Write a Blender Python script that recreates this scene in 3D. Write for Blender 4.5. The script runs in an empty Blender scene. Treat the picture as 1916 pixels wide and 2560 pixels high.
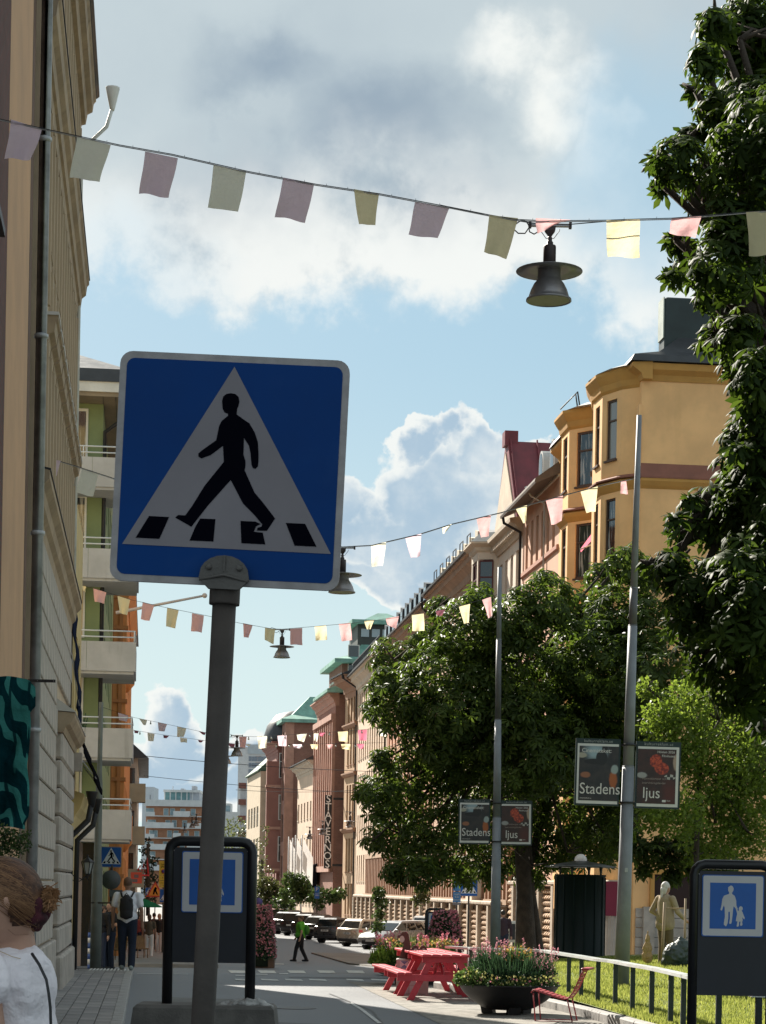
import bpy, bmesh, math, random
import numpy as np
from mathutils import Vector, Matrix, noise as mnoise
sc = bpy.context.scene
COL = sc.collection
rad = math.radians
# ------------------------------------------------------------------ camera
F = 5320.0                      # focal length in pixels of the 1916 px wide photograph
HX, HY, ROLL = 958.0, 2220.0, 0.018
CAMZ = 1.70
YAW = math.atan((958 - 370) / F)    # the street runs along +Y
CS, SN = math.cos(ROLL), math.sin(ROLL)
FWD = Vector((math.sin(YAW), math.cos(YAW), 0)); RGT = Vector((math.cos(YAW), -math.sin(YAW), 0)); UP = Vector((0, 0, 1))
CAM = Vector((0, 0, CAMZ))
cam = bpy.data.cameras.new('camera'); camo = bpy.data.objects.new('camera', cam); COL.objects.link(camo)
cam.sensor_fit = 'HORIZONTAL'; cam.sensor_width = 36; cam.lens = 36 * F / 1916
cam.shift_x = 0; cam.shift_y = (HY - 1280) / 1916
cam.clip_start = 0.1; cam.clip_end = 3000
xr = RGT * CS + UP * SN; yr = -RGT * SN + UP * CS; zr = -FWD
camo.matrix_world = Matrix(((xr.x, yr.x, zr.x, CAM.x), (xr.y, yr.y, zr.y, CAM.y), (xr.z, yr.z, zr.z, CAM.z), (0, 0, 0, 1)))
sc.camera = camo
sc.render.resolution_x = 766; sc.render.resolution_y = 1024
sc.view_settings.view_transform = 'Standard'; sc.view_settings.look = 'None'
sc.view_settings.gamma = 1; sc.view_settings.use_curve_mapping = False
EXPO = 1.28
sc.view_settings.exposure = EXPO
SUN_AZ, SUN_EL = rad(-21), rad(35.5)      # azimuth from +Y, clockwise positive towards +X

def ray(px, py):
    dx, dy = px - HX, HY - py
    x0 = dx * CS - dy * SN; z0 = dx * SN + dy * CS
    return FWD + RGT * (x0 / F) + UP * (z0 / F)
def P(px, py, d): return CAM + ray(px, py) * d            # point at camera depth d
def atX(px, py, X): r = ray(px, py); return CAM + r * (X / r.x)
def depth(p): return (Vector((p[0], p[1], 0))).dot(FWD)
def Zat(px, py, p): return CAMZ + ray(px, py).z * depth(p)
def yX(px, X, py=2215): return atX(px, py, X).y
GP = [(-60, 0), (0, 0), (27, -.10), (40, -.13), (46, -.25), (78, -1.15), (115, -1.55), (150, -1.7), (600, -2.2), (6000, -2.6)]
def gz(y):
    for (a, za), (b, zb) in zip(GP, GP[1:]):
        if y <= b: return za + (zb - za) * (y - a) / (b - a)
    return GP[-1][1]
def G(px, py, dz=0.0):                                     # point of the street surface seen at a pixel
    r = ray(px, py); lo, hi = 1.0, 900.0
    for _ in range(60):
        m = (lo + hi) / 2; q = CAM + r * m
        if q.z > gz(q.y) + dz: lo = m
        else: hi = m
    return CAM + r * lo

# ------------------------------------------------------------------ node helper
class NT:
    def __init__(s, tree): s.t = tree; s.t.nodes.clear()
    def n(s, typ, ins=None, **kw):
        nd = s.t.nodes.new(typ)
        for k, v in kw.items(): setattr(nd, k, v)
        for k, v in (ins or {}).items():
            sock = nd.inputs[k]
            if isinstance(v, bpy.types.NodeSocket): s.t.links.new(v, sock)
            else:
                if sock.type == 'RGBA' and hasattr(v, '__len__') and len(v) == 3: v = (*v, 1)
                sock.default_value = v
        return nd
    def m(s, op, a, b=0.0, c=None, clamp=False):
        ins = {0: a, 1: b}
        if c is not None: ins[2] = c
        return s.n('ShaderNodeMath', ins, operation=op, use_clamp=clamp).outputs[0]
    def mix(s, f, a, b, blend='MIX'):
        nd = s.n('ShaderNodeMix', data_type='RGBA', blend_type=blend)
        for i, v in ((0, f), (6, a), (7, b)):
            if isinstance(v, bpy.types.NodeSocket): s.t.links.new(v, nd.inputs[i])
            else: nd.inputs[i].default_value = (*v, 1) if (i and len(v) == 3) else v
        return nd.outputs[2]
    def ss(s, x, a, b):
        nd = s.n('ShaderNodeMapRange', {0: x, 1: a, 2: b, 3: 0.0, 4: 1.0}, interpolation_type='SMOOTHSTEP')
        return nd.outputs[0]
    def noise(s, vec, scale, detail=4, rough=.5, out=0):
        nd = s.n('ShaderNodeTexNoise', {'Scale': scale, 'Detail': detail, 'Roughness': rough})
        if vec is not None: s.t.links.new(vec, nd.inputs['Vector'])
        return nd.outputs[out]

# ------------------------------------------------------------------ world: sky and clouds
w = bpy.data.worlds.new('World'); sc.world = w; w.use_nodes = True
T = NT(w.node_tree)
sky = T.n('ShaderNodeTexSky', sky_type='NISHITA', sun_disc=False, sun_elevation=SUN_EL, sun_rotation=SUN_AZ % (2 * math.pi),
          air_density=1.0, dust_density=1.5, ozone_density=1.6)
geo = T.n('ShaderNodeTexCoord'); D = geo.outputs['Generated']
dirv = T.n('ShaderNodeVectorMath', {0: D}, operation='NORMALIZE').outputs[0]
def dot(v): return T.n('ShaderNodeVectorMath', {0: dirv, 1: tuple(v)}, operation='DOT_PRODUCT').outputs['Value']
xf, xs, xz = dot(FWD), dot(RGT), dot(UP)
AZ = T.m('ARCTAN2', xs, xf); EL = T.m('ARCSINE', xz)
WN = T.noise(dirv, 9, 5, .55, out=1)                      # warp
sepw = T.n('ShaderNodeSeparateColor', {0: WN})
AZw = T.m('ADD', AZ, T.m('MULTIPLY', T.m('SUBTRACT', sepw.outputs[0], .5), .10))
ELw = T.m('ADD', EL, T.m('MULTIPLY', T.m('SUBTRACT', sepw.outputs[1], .5), .085))
WN2 = T.n('ShaderNodeSeparateColor', {0: T.noise(dirv, 38, 5, .6, out=1)})
AZw = T.m('ADD', AZw, T.m('MULTIPLY', T.m('SUBTRACT', WN2.outputs[0], .5), .030))
ELw = T.m('ADD', ELw, T.m('MULTIPLY', T.m('SUBTRACT', WN2.outputs[1], .5), .028))
def azel(px, py):
    r = ray(px, py).normalized(); return math.atan2(r.dot(RGT), r.dot(FWD)), math.asin(r.z)
def blob(px, py, wx, wy, warp=True):
    a, e = azel(px, py); A, E = (AZw, ELw) if warp else (AZ, EL)
    u = T.m('DIVIDE', T.m('SUBTRACT', A, a), wx / F); v = T.m('DIVIDE', T.m('SUBTRACT', E, e), wy / F)
    return T.m('SUBTRACT', 1.0, T.m('SQRT', T.m('ADD', T.m('MULTIPLY', u, u), T.m('MULTIPLY', v, v))))
def mx(lst):
    r = lst[0]
    for q in lst[1:]: r = T.m('MAXIMUM', r, q)
    return r
f1 = T.noise(dirv, 5.5, 6, .55); f2 = T.noise(dirv, 17, 6, .6)
# upper cloud deck: everything above a ragged edge
edge = azel(800, 770)[1]
deck = T.m('SUBTRACT', ELw, edge)
deckc = T.ss(T.m('ADD', deck, T.m('MULTIPLY', T.m('SUBTRACT', f2, .5), .13)), -.008, .022)
hole = T.m('MULTIPLY', T.ss(blob(1640, 420, 300, 420), .0, .75), .75)
hole2 = T.m('MULTIPLY', T.ss(blob(330, 620, 330, 190), .0, .8), .35)
deckc = T.m('MULTIPLY', deckc, T.m('SUBTRACT', 1.0, T.m('MAXIMUM', hole, hole2)))
# cumulus
cum = mx([blob(1190, 1215, 175, 170), blob(1290, 1180, 130, 140), blob(1095, 1100, 62, 66), blob(1215, 1085, 95, 70), blob(1320, 1110, 75, 80), blob(1120, 1240, 120, 120),
          blob(930, 1275, 110, 90), blob(1030, 1350, 190, 120), blob(880, 1380, 150, 90), blob(1230, 1370, 200, 110), blob(1000, 1455, 260, 60),
          blob(700, 1330, 200, 110),
          blob(385, 1815, 90, 80), blob(470, 1880, 120, 70), blob(640, 1870, 140, 55), blob(330, 1930, 160, 90), blob(560, 1960, 260, 70)])
cumc = T.ss(T.m('ADD', cum, T.m('MULTIPLY', T.m('SUBTRACT', f2, .5), .62)), .0, .14)
cumd = T.ss(T.m('ADD', cum, T.m('MULTIPLY', T.m('SUBTRACT', T.noise(dirv, 26, 4, .55), .5), 1.5)), .18, .62)
lift = T.ss(T.m('SUBTRACT', T.m('MULTIPLY', f2, 1.0), .15), 0, .4)
# deck shading
grey = mx([T.ss(blob(640, 520, 520, 260), 0, .9), T.ss(blob(1180, 520, 380, 200), 0, .9), T.ss(blob(1000, 330, 420, 220), .0, .9), T.ss(blob(640, 210, 300, 130), .0, 1.2)])
grey = T.m('ADD', T.m('MULTIPLY', grey, .85), T.m('MULTIPLY', T.m('SUBTRACT', f1, .45), 1.3), clamp=True)
brt = mx([T.ss(blob(1280, 120, 230, 110), 0, .7), T.ss(blob(1430, 240, 170, 130), 0, .7), T.ss(blob(1530, 330, 90, 120), 0, .7), T.ss(blob(330, 800, 200, 60), 0, .8), T.ss(blob(1450, 790, 250, 80), 0, .8), T.ss(blob(820, 740, 330, 45), 0, .8)])
brt = T.m('MULTIPLY', brt, T.ss(f2, .28, .54))
SKY = T.mix(1.0, sky.outputs[0], (.118, .108, .098), 'MULTIPLY')
HAZE = T.mix(.78, SKY, (.38, .63, .79))
HAZE = T.mix(T.ss(EL, 0.27, 0.02), HAZE, (.75, .90, .89))
dcol = T.mix(grey, (.57, .66, .70), (.31, .40, .49))
dcol = T.mix(brt, dcol, (.92, .95, .92))
rim = T.m('MULTIPLY', T.ss(T.m('SUBTRACT', edge + .085, ELw), 0, .06), T.ss(f2, .30, .52)); dcol = T.mix(T.m('MULTIPLY', rim, .92), dcol, (.95, .97, .94))
ccol = T.mix(T.m('MULTIPLY', cumd, lift), (.93, .95, .92), (.42, .56, .69))
c = T.mix(deckc, HAZE, dcol)
c = T.mix(T.m('MULTIPLY', cumc, .93), c, ccol)
c = T.mix(T.ss(EL, .0, -.02), c, (.20, .20, .19))
bg = T.n('ShaderNodeBackground', {0: c, 1: 1.0 / 2 ** EXPO})
out = T.n('ShaderNodeOutputWorld', {0: bg.outputs[0]})
# ------------------------------------------------------------------ sun
sl = bpy.data.lights.new('sun', 'SUN'); sl.energy = 4.9; sl.angle = rad(.55); sl.color = (1.0, .93, .82)
so = bpy.data.objects.new('sun', sl); COL.objects.link(so)
sdir = Vector((math.sin(SUN_AZ) * math.cos(SUN_EL), math.cos(SUN_AZ) * math.cos(SUN_EL), math.sin(SUN_EL)))
so.rotation_euler = sdir.to_track_quat('Z', 'Y').to_euler(); so.location = (0, 0, 60)

# ------------------------------------------------------------------ materials
MATS = {}
def principled(T, col, rough=.7, metal=0, bump=None, bstr=.3, bdist=.01, spec=.5, alpha=None):
    ins = {'Base Color': col, 'Roughness': rough, 'Metallic': metal, 'Specular IOR Level': spec}
    if bump is not None:
        ins['Normal'] = T.n('ShaderNodeBump', {'Height': bump, 'Strength': bstr, 'Distance': bdist}).outputs[0]
    p = T.n('ShaderNodeBsdfPrincipled', ins)
    return p
def mat(name, col, rough=.75, var=.10, scale=1.2, bump=.25, bscale=60, metal=0, spec=.4, dirt=0.0, dirtcol=(.05, .045, .04), streak=False, bdist=.006):
    if name in MATS: return MATS[name]
    m = bpy.data.materials.new(name); m.use_nodes = True; T = NT(m.node_tree)
    co = T.n('ShaderNodeTexCoord').outputs['Object']
    n1 = T.noise(co, scale, 6, .6)
    lo = tuple(max(0, x * (1 - var * 1.6)) for x in col); hi = tuple(min(1, x * (1 + var * 1.6)) for x in col)
    c = T.mix(T.ss(n1, .28, .72), lo, hi)
    if dirt > 0:
        v = co
        if streak:
            v = T.n('ShaderNodeMapping', {0: co, 3: (1, 1, .12)}).outputs[0]
        n2 = T.noise(v, scale * 2.7, 6, .65)
        c = T.mix(T.m('MULTIPLY', T.ss(n2, .52, .80), dirt), c, dirtcol)
    nb = T.noise(co, bscale, 5, .6)
    rg = T.n('ShaderNodeMapRange', {0: n1, 1: .2, 2: .8, 3: max(.03, rough - .1), 4: min(1, rough + .1)}).outputs[0]
    p = principled(T, c, rg, metal, nb if bump > 0 else None, bump, bdist, spec)
    T.n('ShaderNodeOutputMaterial', {0: p.outputs[0]})
    MATS[name] = m; return m
def brickmat(name, c1, c2, mortar, bw=.25, rh=.075, ms=.012, bump=.5, var=.2):
    if name in MATS: return MATS[name]
    m = bpy.data.materials.new(name); m.use_nodes = True; T = NT(m.node_tree)
    co = T.n('ShaderNodeTexCoord').outputs['Object']; s = T.n('ShaderNodeSeparateXYZ', {0: co})
    v = T.n('ShaderNodeCombineXYZ', {0: T.m('ADD', s.outputs[0], s.outputs[1]), 1: s.outputs[2], 2: 0.0}).outputs[0]
    b = T.n('ShaderNodeTexBrick', {'Vector': v, 'Color1': c1, 'Color2': c2, 'Mortar': mortar, 'Scale': 1.0, 'Mortar Size': ms, 'Brick Width': bw, 'Row Height': rh, 'Bias': 0.0})
    n1 = T.noise(co, .8, 5, .6)
    c = T.mix(T.ss(n1, .3, .7), b.outputs[0], T.mix(1.0, b.outputs[0], (1 - var, 1 - var, 1 - var), 'MULTIPLY'))
    h = T.m('SUBTRACT', 1.0, b.outputs[1])
    p = principled(T, c, .85, 0, h, bump, .01, .25)
    T.n('ShaderNodeOutputMaterial', {0: p.outputs[0]}); MATS[name] = m; return m
def glassmat(name, dark=(.012, .016, .02), tint=(.5, .55, .6), curt=None, rough=.05):
    if name in MATS: return MATS[name]
    m = bpy.data.materials.new(name); m.use_nodes = True; T = NT(m.node_tree)
    co = T.n('ShaderNodeTexCoord').outputs['Object']
    c = dark
    if curt:
        n1 = T.noise(T.n('ShaderNodeMapping', {0: co, 3: (9, 9, .6)}).outputs[0], 1.3, 3, .5)
        c = T.mix(T.ss(n1, .5, .62), dark, curt)
    p = principled(T, c, rough, 0, T.noise(co, 1.7, 2, .5), .04, .02, 1.0)
    T.n('ShaderNodeOutputMaterial', {0: p.outputs[0]}); MATS[name] = m; return m
def clothmat(name, col, trans=.35, var=.06, fold=12):
    if name in MATS: return MATS[name]
    m = bpy.data.materials.new(name); m.use_nodes = True; T = NT(m.node_tree)
    co = T.n('ShaderNodeTexCoord').outputs['Object']
    c = T.mix(T.noise(co, 8, 4, .6), tuple(x * (1 - var) for x in col), tuple(min(1, x * (1 + var)) for x in col))
    b = T.n('ShaderNodeBump', {'Height': T.noise(co, fold, 3, .5), 'Strength': .5, 'Distance': .03}).outputs[0]
    d = T.n('ShaderNodeBsdfDiffuse', {0: c, 2: b}); t = T.n('ShaderNodeBsdfTranslucent', {0: c, 1: b})
    x = T.n('ShaderNodeMixShader', {0: trans, 1: d.outputs[0], 2: t.outputs[0]})
    T.n('ShaderNodeOutputMaterial', {0: x.outputs[0]}); MATS[name] = m; return m
def leafmat(name, a, b, trans=.35, tcol=None, tcol2=None, rough=.45, spec=.35):
    if name in MATS: return MATS[name]
    m = bpy.data.materials.new(name); m.use_nodes = True; T = NT(m.node_tree)
    at = T.n('ShaderNodeAttribute', attribute_name='rnd').outputs['Fac']
    c = T.mix(at, a, b)
    p = principled(T, c, rough, 0, None, 0, 0, spec)
    t = T.n('ShaderNodeBsdfTranslucent', {0: T.mix(at, tcol or a, tcol2 or tuple(min(1, x * 1.5) for x in b))})
    x = T.n('ShaderNodeMixShader', {0: trans, 1: p.outputs[0], 2: t.outputs[0]})
    T.n('ShaderNodeOutputMaterial', {0: x.outputs[0]}); MATS[name] = m; return m

# ------------------------------------------------------------------ mesh helpers
class MB:
    """collects faces, builds ONE mesh"""
    def __init__(s): s.v = []; s.f = []; s.mi = []; s.mats = []; s.cur = 0; s.sm = []
    def mat(s, m):
        if m not in s.mats: s.mats.append(m)
        s.cur = s.mats.index(m); return s
    def add(s, vs, fs, smooth=False, M=None):
        o = len(s.v)
        if M is not None: vs = [M @ Vector(v) for v in vs]
        s.v.extend([tuple(v) for v in vs]); s.f.extend([tuple(i + o for i in f) for f in fs])
        s.mi.extend([s.cur] * len(fs)); s.sm.extend([smooth] * len(fs)); return s
    def box(s, x0, x1, y0, y1, z0, z1, M=None):
        if x0 > x1: x0, x1 = x1, x0
        if y0 > y1: y0, y1 = y1, y0
        if z0 > z1: z0, z1 = z1, z0
        vs = [(x0, y0, z0), (x1, y0, z0), (x1, y1, z0), (x0, y1, z0), (x0, y0, z1), (x1, y0, z1), (x1, y1, z1), (x0, y1, z1)]
        return s.add(vs, [(0, 3, 2, 1), (4, 5, 6, 7), (0, 1, 5, 4), (1, 2, 6, 5), (2, 3, 7, 6), (3, 0, 4, 7)], M=M)
    def bbox(s, x0, x1, y0, y1, z0, z1, b=.01, M=None):      # bevelled box (chamfered vertical and top edges)
        if x0 > x1: x0, x1 = x1, x0
        if y0 > y1: y0, y1 = y1, y0
        rings = []
        for (z, i) in ((z0, b), (z0 + b, 0), (z1 - b, 0), (z1, b)):
            a = i
            rings.append([(x0 + a + b, y0 + a, z), (x1 - a - b, y0 + a, z), (x1 - a, y0 + a + b, z), (x1 - a, y1 - a - b, z), (x1 - a - b, y1 - a, z), (x0 + a + b, y1 - a, z), (x0 + a, y1 - a - b, z), (x0 + a, y0 + a + b, z)])
        return s.loft(rings, caps=True, M=M)
    def loft(s, rings, caps=True, closed=True, smooth=False, M=None):
        n = len(rings[0]); vs = [p for r in rings for p in r]; fs = []
        for i in range(len(rings) - 1):
            for j in range(n if closed else n - 1):
                k = (j + 1) % n
                fs.append((i * n + j, i * n + k, (i + 1) * n + k, (i + 1) * n + j))
        if caps: fs.append(tuple(reversed(range(n)))); fs.append(tuple((len(rings) - 1) * n + j for j in range(n)))
        return s.add(vs, fs, smooth, M)
    def lathe(s, prof, n=20, M=None, smooth=True, caps=True):
        rings = [[(r * math.cos(2 * math.pi * j / n), r * math.sin(2 * math.pi * j / n), z) for j in range(n)] for r, z in prof]
        return s.loft(rings, caps=caps, smooth=smooth, M=M)
    def tube(s, pts, r, n=8, smooth=True, caps=True):
        pts = [Vector(p) for p in pts]; rs = r if hasattr(r, '__len__') else [r] * len(pts)
        rings = []; prev = None
        for i, p in enumerate(pts):
            if i == 0: d = pts[1] - p
            elif i == len(pts) - 1: d = p - pts[i - 1]
            else: d = (pts[i + 1] - p).normalized() + (p - pts[i - 1]).normalized()
            d = d.normalized()
            if prev is None:
                a = Vector((0, 0, 1)) if abs(d.z) < .9 else Vector((1, 0, 0))
                e1 = d.cross(a).normalized()
            else: e1 = (prev - d * prev.dot(d)).normalized()
            prev = e1; e2 = d.cross(e1)
            rings.append([tuple(p + (e1 * math.cos(2 * math.pi * j / n) + e2 * math.sin(2 * math.pi * j / n)) * rs[i]) for j in range(n)])
        return s.loft(rings, caps=caps, smooth=smooth)
    def prism(s, poly, y0, y1, M=None):                      # poly in (x,z), extruded along y
        n = len(poly)
        a = sum(poly[i][0] * poly[(i + 1) % n][1] - poly[(i + 1) % n][0] * poly[i][1] for i in range(n))
        if a < 0: poly = list(reversed(poly))
        vs = [(x, y0, z) for x, z in poly] + [(x, y1, z) for x, z in poly]
        fs = [tuple(range(n)), tuple(reversed(range(n, 2 * n)))] + [(i, i + n, (i + 1) % n + n, (i + 1) % n) for i in range(n)]
        return s.add(vs, fs, M=M)
    def sphere(s, c, r, nu=12, nv=8, M=None):
        rx, ry, rz = r if hasattr(r, '__len__') else (r, r, r)
        rings = []
        for i in range(nv + 1):
            t = math.pi * i / nv; q = max(math.sin(t), .02)
            rings.append([(c[0] + rx * q * math.cos(2 * math.pi * j / nu), c[1] + ry * q * math.sin(2 * math.pi * j / nu), c[2] - rz * math.cos(t)) for j in range(nu)])
        return s.loft(rings, smooth=True, M=M)
    def mesh(s, name):
        me = bpy.data.meshes.new(name); me.from_pydata(s.v, [], s.f)
        for m in s.mats: me.materials.append(m)
        me.polygons.foreach_set('material_index', s.mi); me.polygons.foreach_set('use_smooth', s.sm)
        me.update(); return me
    def obj(s, name, m=None, parent=None, loc=None, rot=None):
        if m is not None and not s.mats: s.mats = [m]
        return link(name, s.mesh(name), parent, loc, rot)
def link(name, me, parent=None, loc=None, rot=None):
    o = bpy.data.objects.new(name, me); COL.objects.link(o)
    if parent is not None: o.parent = parent
    if loc is not None: o.location = loc
    if rot is not None: o.rotation_euler = rot
    return o
def tag(o, label=None, cat=None, group=None, kind=None):
    if label: o['label'] = label
    if cat: o['category'] = cat
    if group: o['group'] = group
    if kind: o['kind'] = kind
    return o
def thing(name, label, cat, loc=(0, 0, 0), rotz=0, group=None):
    o = bpy.data.objects.new(name, None); COL.objects.link(o); o.location = loc; o.rotation_euler = (0, 0, rotz)
    return tag(o, label, cat, group)
def kids(o): return [c for c in bpy.data.objects if c.parent == o]
CH = {}
def dup(root, loc, rotz=None, label=None, group=None):
    def cp(o, par):
        c = o.copy(); COL.objects.link(c); c.parent = par
        for ch in list(o.children): cp(ch, c)
        return c
    r = cp(root, None); r.location = loc
    if rotz is not None: r.rotation_euler = (0, 0, rotz)
    if label: r['label'] = label
    if group: r['group'] = group
    return r
def RZ(a): return Matrix.Rotation(a, 4, 'Z')
def TR(x, y, z): return Matrix.Translation((x, y, z))
def text(name, s, size, m, parent, loc, rot, extr=.002, align='CENTER', font_sp=1.0, sx=1.0):
    cu = bpy.data.curves.new(name, 'FONT'); cu.body = s; cu.size = size; cu.extrude = extr; cu.align_x = align; cu.align_y = 'CENTER'; cu.space_character = font_sp
    cu.materials.append(m); cu.resolution_u = 3
    o = bpy.data.objects.new(name, cu); COL.objects.link(o); dg_ = bpy.context.evaluated_depsgraph_get(); me = bpy.data.meshes.new_from_object(o.evaluated_get(dg_)); me.name = name
    bpy.data.objects.remove(o); bpy.data.curves.remove(cu)
    if not me.materials: me.materials.append(m)
    o = link(name, me, parent, loc, rot); o.scale = (sx, 1, 1); return o
# ================================================================== GROUND
ASPH = mat('asphalt', (.105, .111, .120), .58, .14, .35, .5, 220, spec=.55, dirt=.25, dirtcol=(.10, .098, .092))
def sheet(name, x0, x1, y0, y1, dz, m, nx=1, fn=None, parent=None, side=0.0):
    ys = sorted({y0, y1} | {g[0] for g in GP if y0 < g[0] < y1} | set(np.arange(math.ceil(y0 / 4) * 4, min(y1, 240), 4).tolist()))
    ys = [y for y in ys if y0 <= y <= y1]
    mb = MB(); vs = []; fs = []
    xs = [x0 + (x1 - x0) * i / nx for i in range(nx + 1)]
    for y in ys:
        for x in xs: vs.append((x, y, gz(y) + dz + (fn(x, y) if fn else 0)))
    n = nx + 1
    for i in range(len(ys) - 1):
        for j in range(nx): fs.append((i * n + j, i * n + j + 1, (i + 1) * n + j + 1, (i + 1) * n + j))
    mb.add(vs, fs)
    if side:
        for xe, fl in ((x0, 1), (x1, 0)):
            o = []
            for y in ys: o += [(xe, y, gz(y) + dz), (xe, y, gz(y) + dz - side)]
            mb.add(o, [((2 * i, 2 * i + 1, 2 * i + 3, 2 * i + 2) if fl else (2 * i, 2 * i + 2, 2 * i + 3, 2 * i + 1)) for i in range(len(ys) - 1)])
        for ye, fl in ((y0, 0), (y1, 1)):
            q = [(x0, ye, gz(ye) + dz), (x1, ye, gz(ye) + dz), (x1, ye, gz(ye) + dz - side), (x0, ye, gz(ye) + dz - side)]
            mb.add(q, [(0, 1, 2, 3) if fl else (3, 2, 1, 0)])
    return mb.obj(name, m, parent)
ground = sheet('ground', -900, 1500, -60, 5900, -.02, mat('earth', (.12, .115, .10), .95))
tag(ground, kind='structure')
road = sheet('road', -60, 40, -55, 420, 0, ASPH); tag(road, kind='structure')
PAVE = mat('paving_slab', (.27, .255, .245), .85, .12, 1.5, .5, 90, dirt=.35, dirtcol=(.09, .085, .08))
KERB = mat('granite', (.30, .29, .275), .8, .15, 6, .5, 160)
JNT = mat('joint_sand', (.045, .042, .038), .95, .1)
# near left pavement: joint bed + single slabs
pv = sheet('pavement', -1.60, -.42, 14, 46.3, .105, JNT, side=.10); tag(pv, kind='structure')
def slab_mesh(w, l, h=.02, m=PAVE, b=.006):
    mb = MB(); mb.bbox(-w / 2, w / 2, -l / 2, l / 2, 0, h, b); me = mb.mesh('slab'); me.materials.append(m); return me
PV2 = mat('paving_slab_dark', (.22, .21, .205), .85, .12, 1.5, .5, 90, dirt=.3)
slabs = [slab_mesh(.188, .68, .02, PAVE), slab_mesh(.188, .68, .02, PV2)]
random.seed(5)
n = 0
for j in range(6):
    y = 15.0 - (j % 2) * .35
    while y < 44.2:
        x = -1.50 + j * .198
        if y + .35 > 20 and n < 300:
            yc = y + .35; sl_ = math.atan2(gz(yc + .3) - gz(yc - .3), .6)
            o = link('paving_slab', random.choice(slabs), pv, (x, yc, gz(yc) + .105 + random.uniform(-.003, .003)), (sl_, 0, 0)); n += 1
        y += .70
# tactile warning slabs at the crossing
tac = MB()
for j in range(5):
    for i in range(12):
        for k in range(3):
            tac.mat(mat('tactile_white', (.62, .62, .60), .8, .08)); cx, cy = -1.15 + i * .07, 43.0 + j * .36 + 0
            if k == 0: tac.box(cx, cx + .035, cy, cy + .26, gz(cy) + .128, gz(cy) + .134)
t_ = tac.obj('tactile_strip', None, pv); t_['kind'] = 'stuff'
kerb_me = MB().mat(KERB).bbox(-.075, .075, -.49, .49, 0, .16, .012).mesh('kerb')
kb = thing('kerb', '', ''); kb['kind'] = 'structure'; kb.name = 'kerb'
y = 15.0
while y < 46.2:
    link('kerb_stone', kerb_me, kb, (-.345 + random.uniform(-.004, .004), y + .5, gz(y + .5) - .03), (math.atan2(gz(y + .9) - gz(y + .1), .8), 0, 0)); y += 1.0
# far left pavement across the side street
pf = sheet('pavement', -1.60, 2.0, 59.6, 300, .10, mat('far_paving', (.21, .20, .19), .85, .14, .7, .4, 30, dirt=.3), side=.12); tag(pf, kind='structure')
# right-hand pavement in front of the facades
pr = sheet('pavement', 13.6, 17.2, 96, 300, .10, mat('right_paving', (.24, .22, .20), .85, .14, .7), side=.12); tag(pr, kind='structure')
# pale gritty strip by the picnic tables and painted markings
grit = mat('grit', (.23, .215, .19), .95, .25, 5, .8, 60, dirt=.5, dirtcol=(.10, .09, .08))
gs = sheet('gravel_strip', 3.9, 6.25, 27.5, 41.5, .006, grit); tag(gs, kind='structure')
WP = mat('road_paint', (.52, .52, .50), .8, .15, 6, .3, 90, dirt=.45, dirtcol=(.12, .12, .12))
marks = thing('road_marking', '', ''); marks['kind'] = 'structure'
def mark(pts, name='painted_stripe', w=None):
    mb = MB(); vs = [(p[0], p[1], gz(p[1]) + .009) for p in pts]; mb.add(vs, [tuple(range(len(vs)))]); mb.obj(name, WP, marks)
for px in (578, 652, 726, 800, 873):
    a = [G(px, 2434), G(px + 40, 2434.5), G(px + 34, 2428), G(px - 8, 2427)]
    mark([(q.x, q.y) for q in a])
for px in (590, 655, 715, 775, 868, 930):
    a = [G(px, 2452), G(px + 44, 2454), G(px + 38, 2450), G(px - 3, 2448.5)]
    mark([(q.x, q.y) for q in a])
for (px, py, L) in ((590, 2441, 28), (640, 2438, 30), (685, 2412, 26), (842, 2395, 34), (700, 2436.5, 22)):
    a = [G(px, py), G(px + L, py + .4), G(px + L - 2, py - 1.6), G(px - 2, py - 2)]
    mark([(q.x, q.y) for q in a])
c0 = [G(880, 2508), G(905, 2522), G(955, 2560), G(944, 2560), G(898, 2524), G(874, 2510)]
mark([(q.x, q.y) for q in c0])
mark([(-.20, 46.2), (.9, 46.2), (.9, 46.6), (-.20, 46.6)])
for (nm, m_, pts) in (('asphalt_patch', mat('asphalt_dark', (.055, .058, .064), .6, .1, 1, .5, 220, spec=.5), ((1.2, 21.5), (2.6, 21.2), (2.9, 27.5), (1.4, 28.2))), ('asphalt_patch', mat('asphalt_dark', (.055, .058, .064)), ((3.0, 44.3), (8.0, 44.8), (8.0, 45.9), (3.0, 45.4))), ('asphalt_patch', mat('asphalt_pale', (.12, .118, .112), .7, .15, 2, .5, 200), ((.3, 30.5), (1.5, 30.2), (1.6, 33.8), (.4, 34.2)))):
    mb = MB().mat(m_); vs = [(x, y, gz(y) + .005) for x, y in pts]; mb.add(vs, [(0, 1, 2, 3)]); mb.obj(nm, None, road)
for (x, y) in ((2.2, 31.5), (4.8, 52.0), (1.6, 66.0)):
    mb = MB().mat(mat('iron_cover', (.07, .065, .06), .5, .15, 30, .6, 60, metal=.6)); mb.lathe([(.32, 0), (.32, .006), (.01, .006)], 20, TR(x, y, gz(y) + .002), smooth=False); mb.obj('manhole_cover', None, road)
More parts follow.
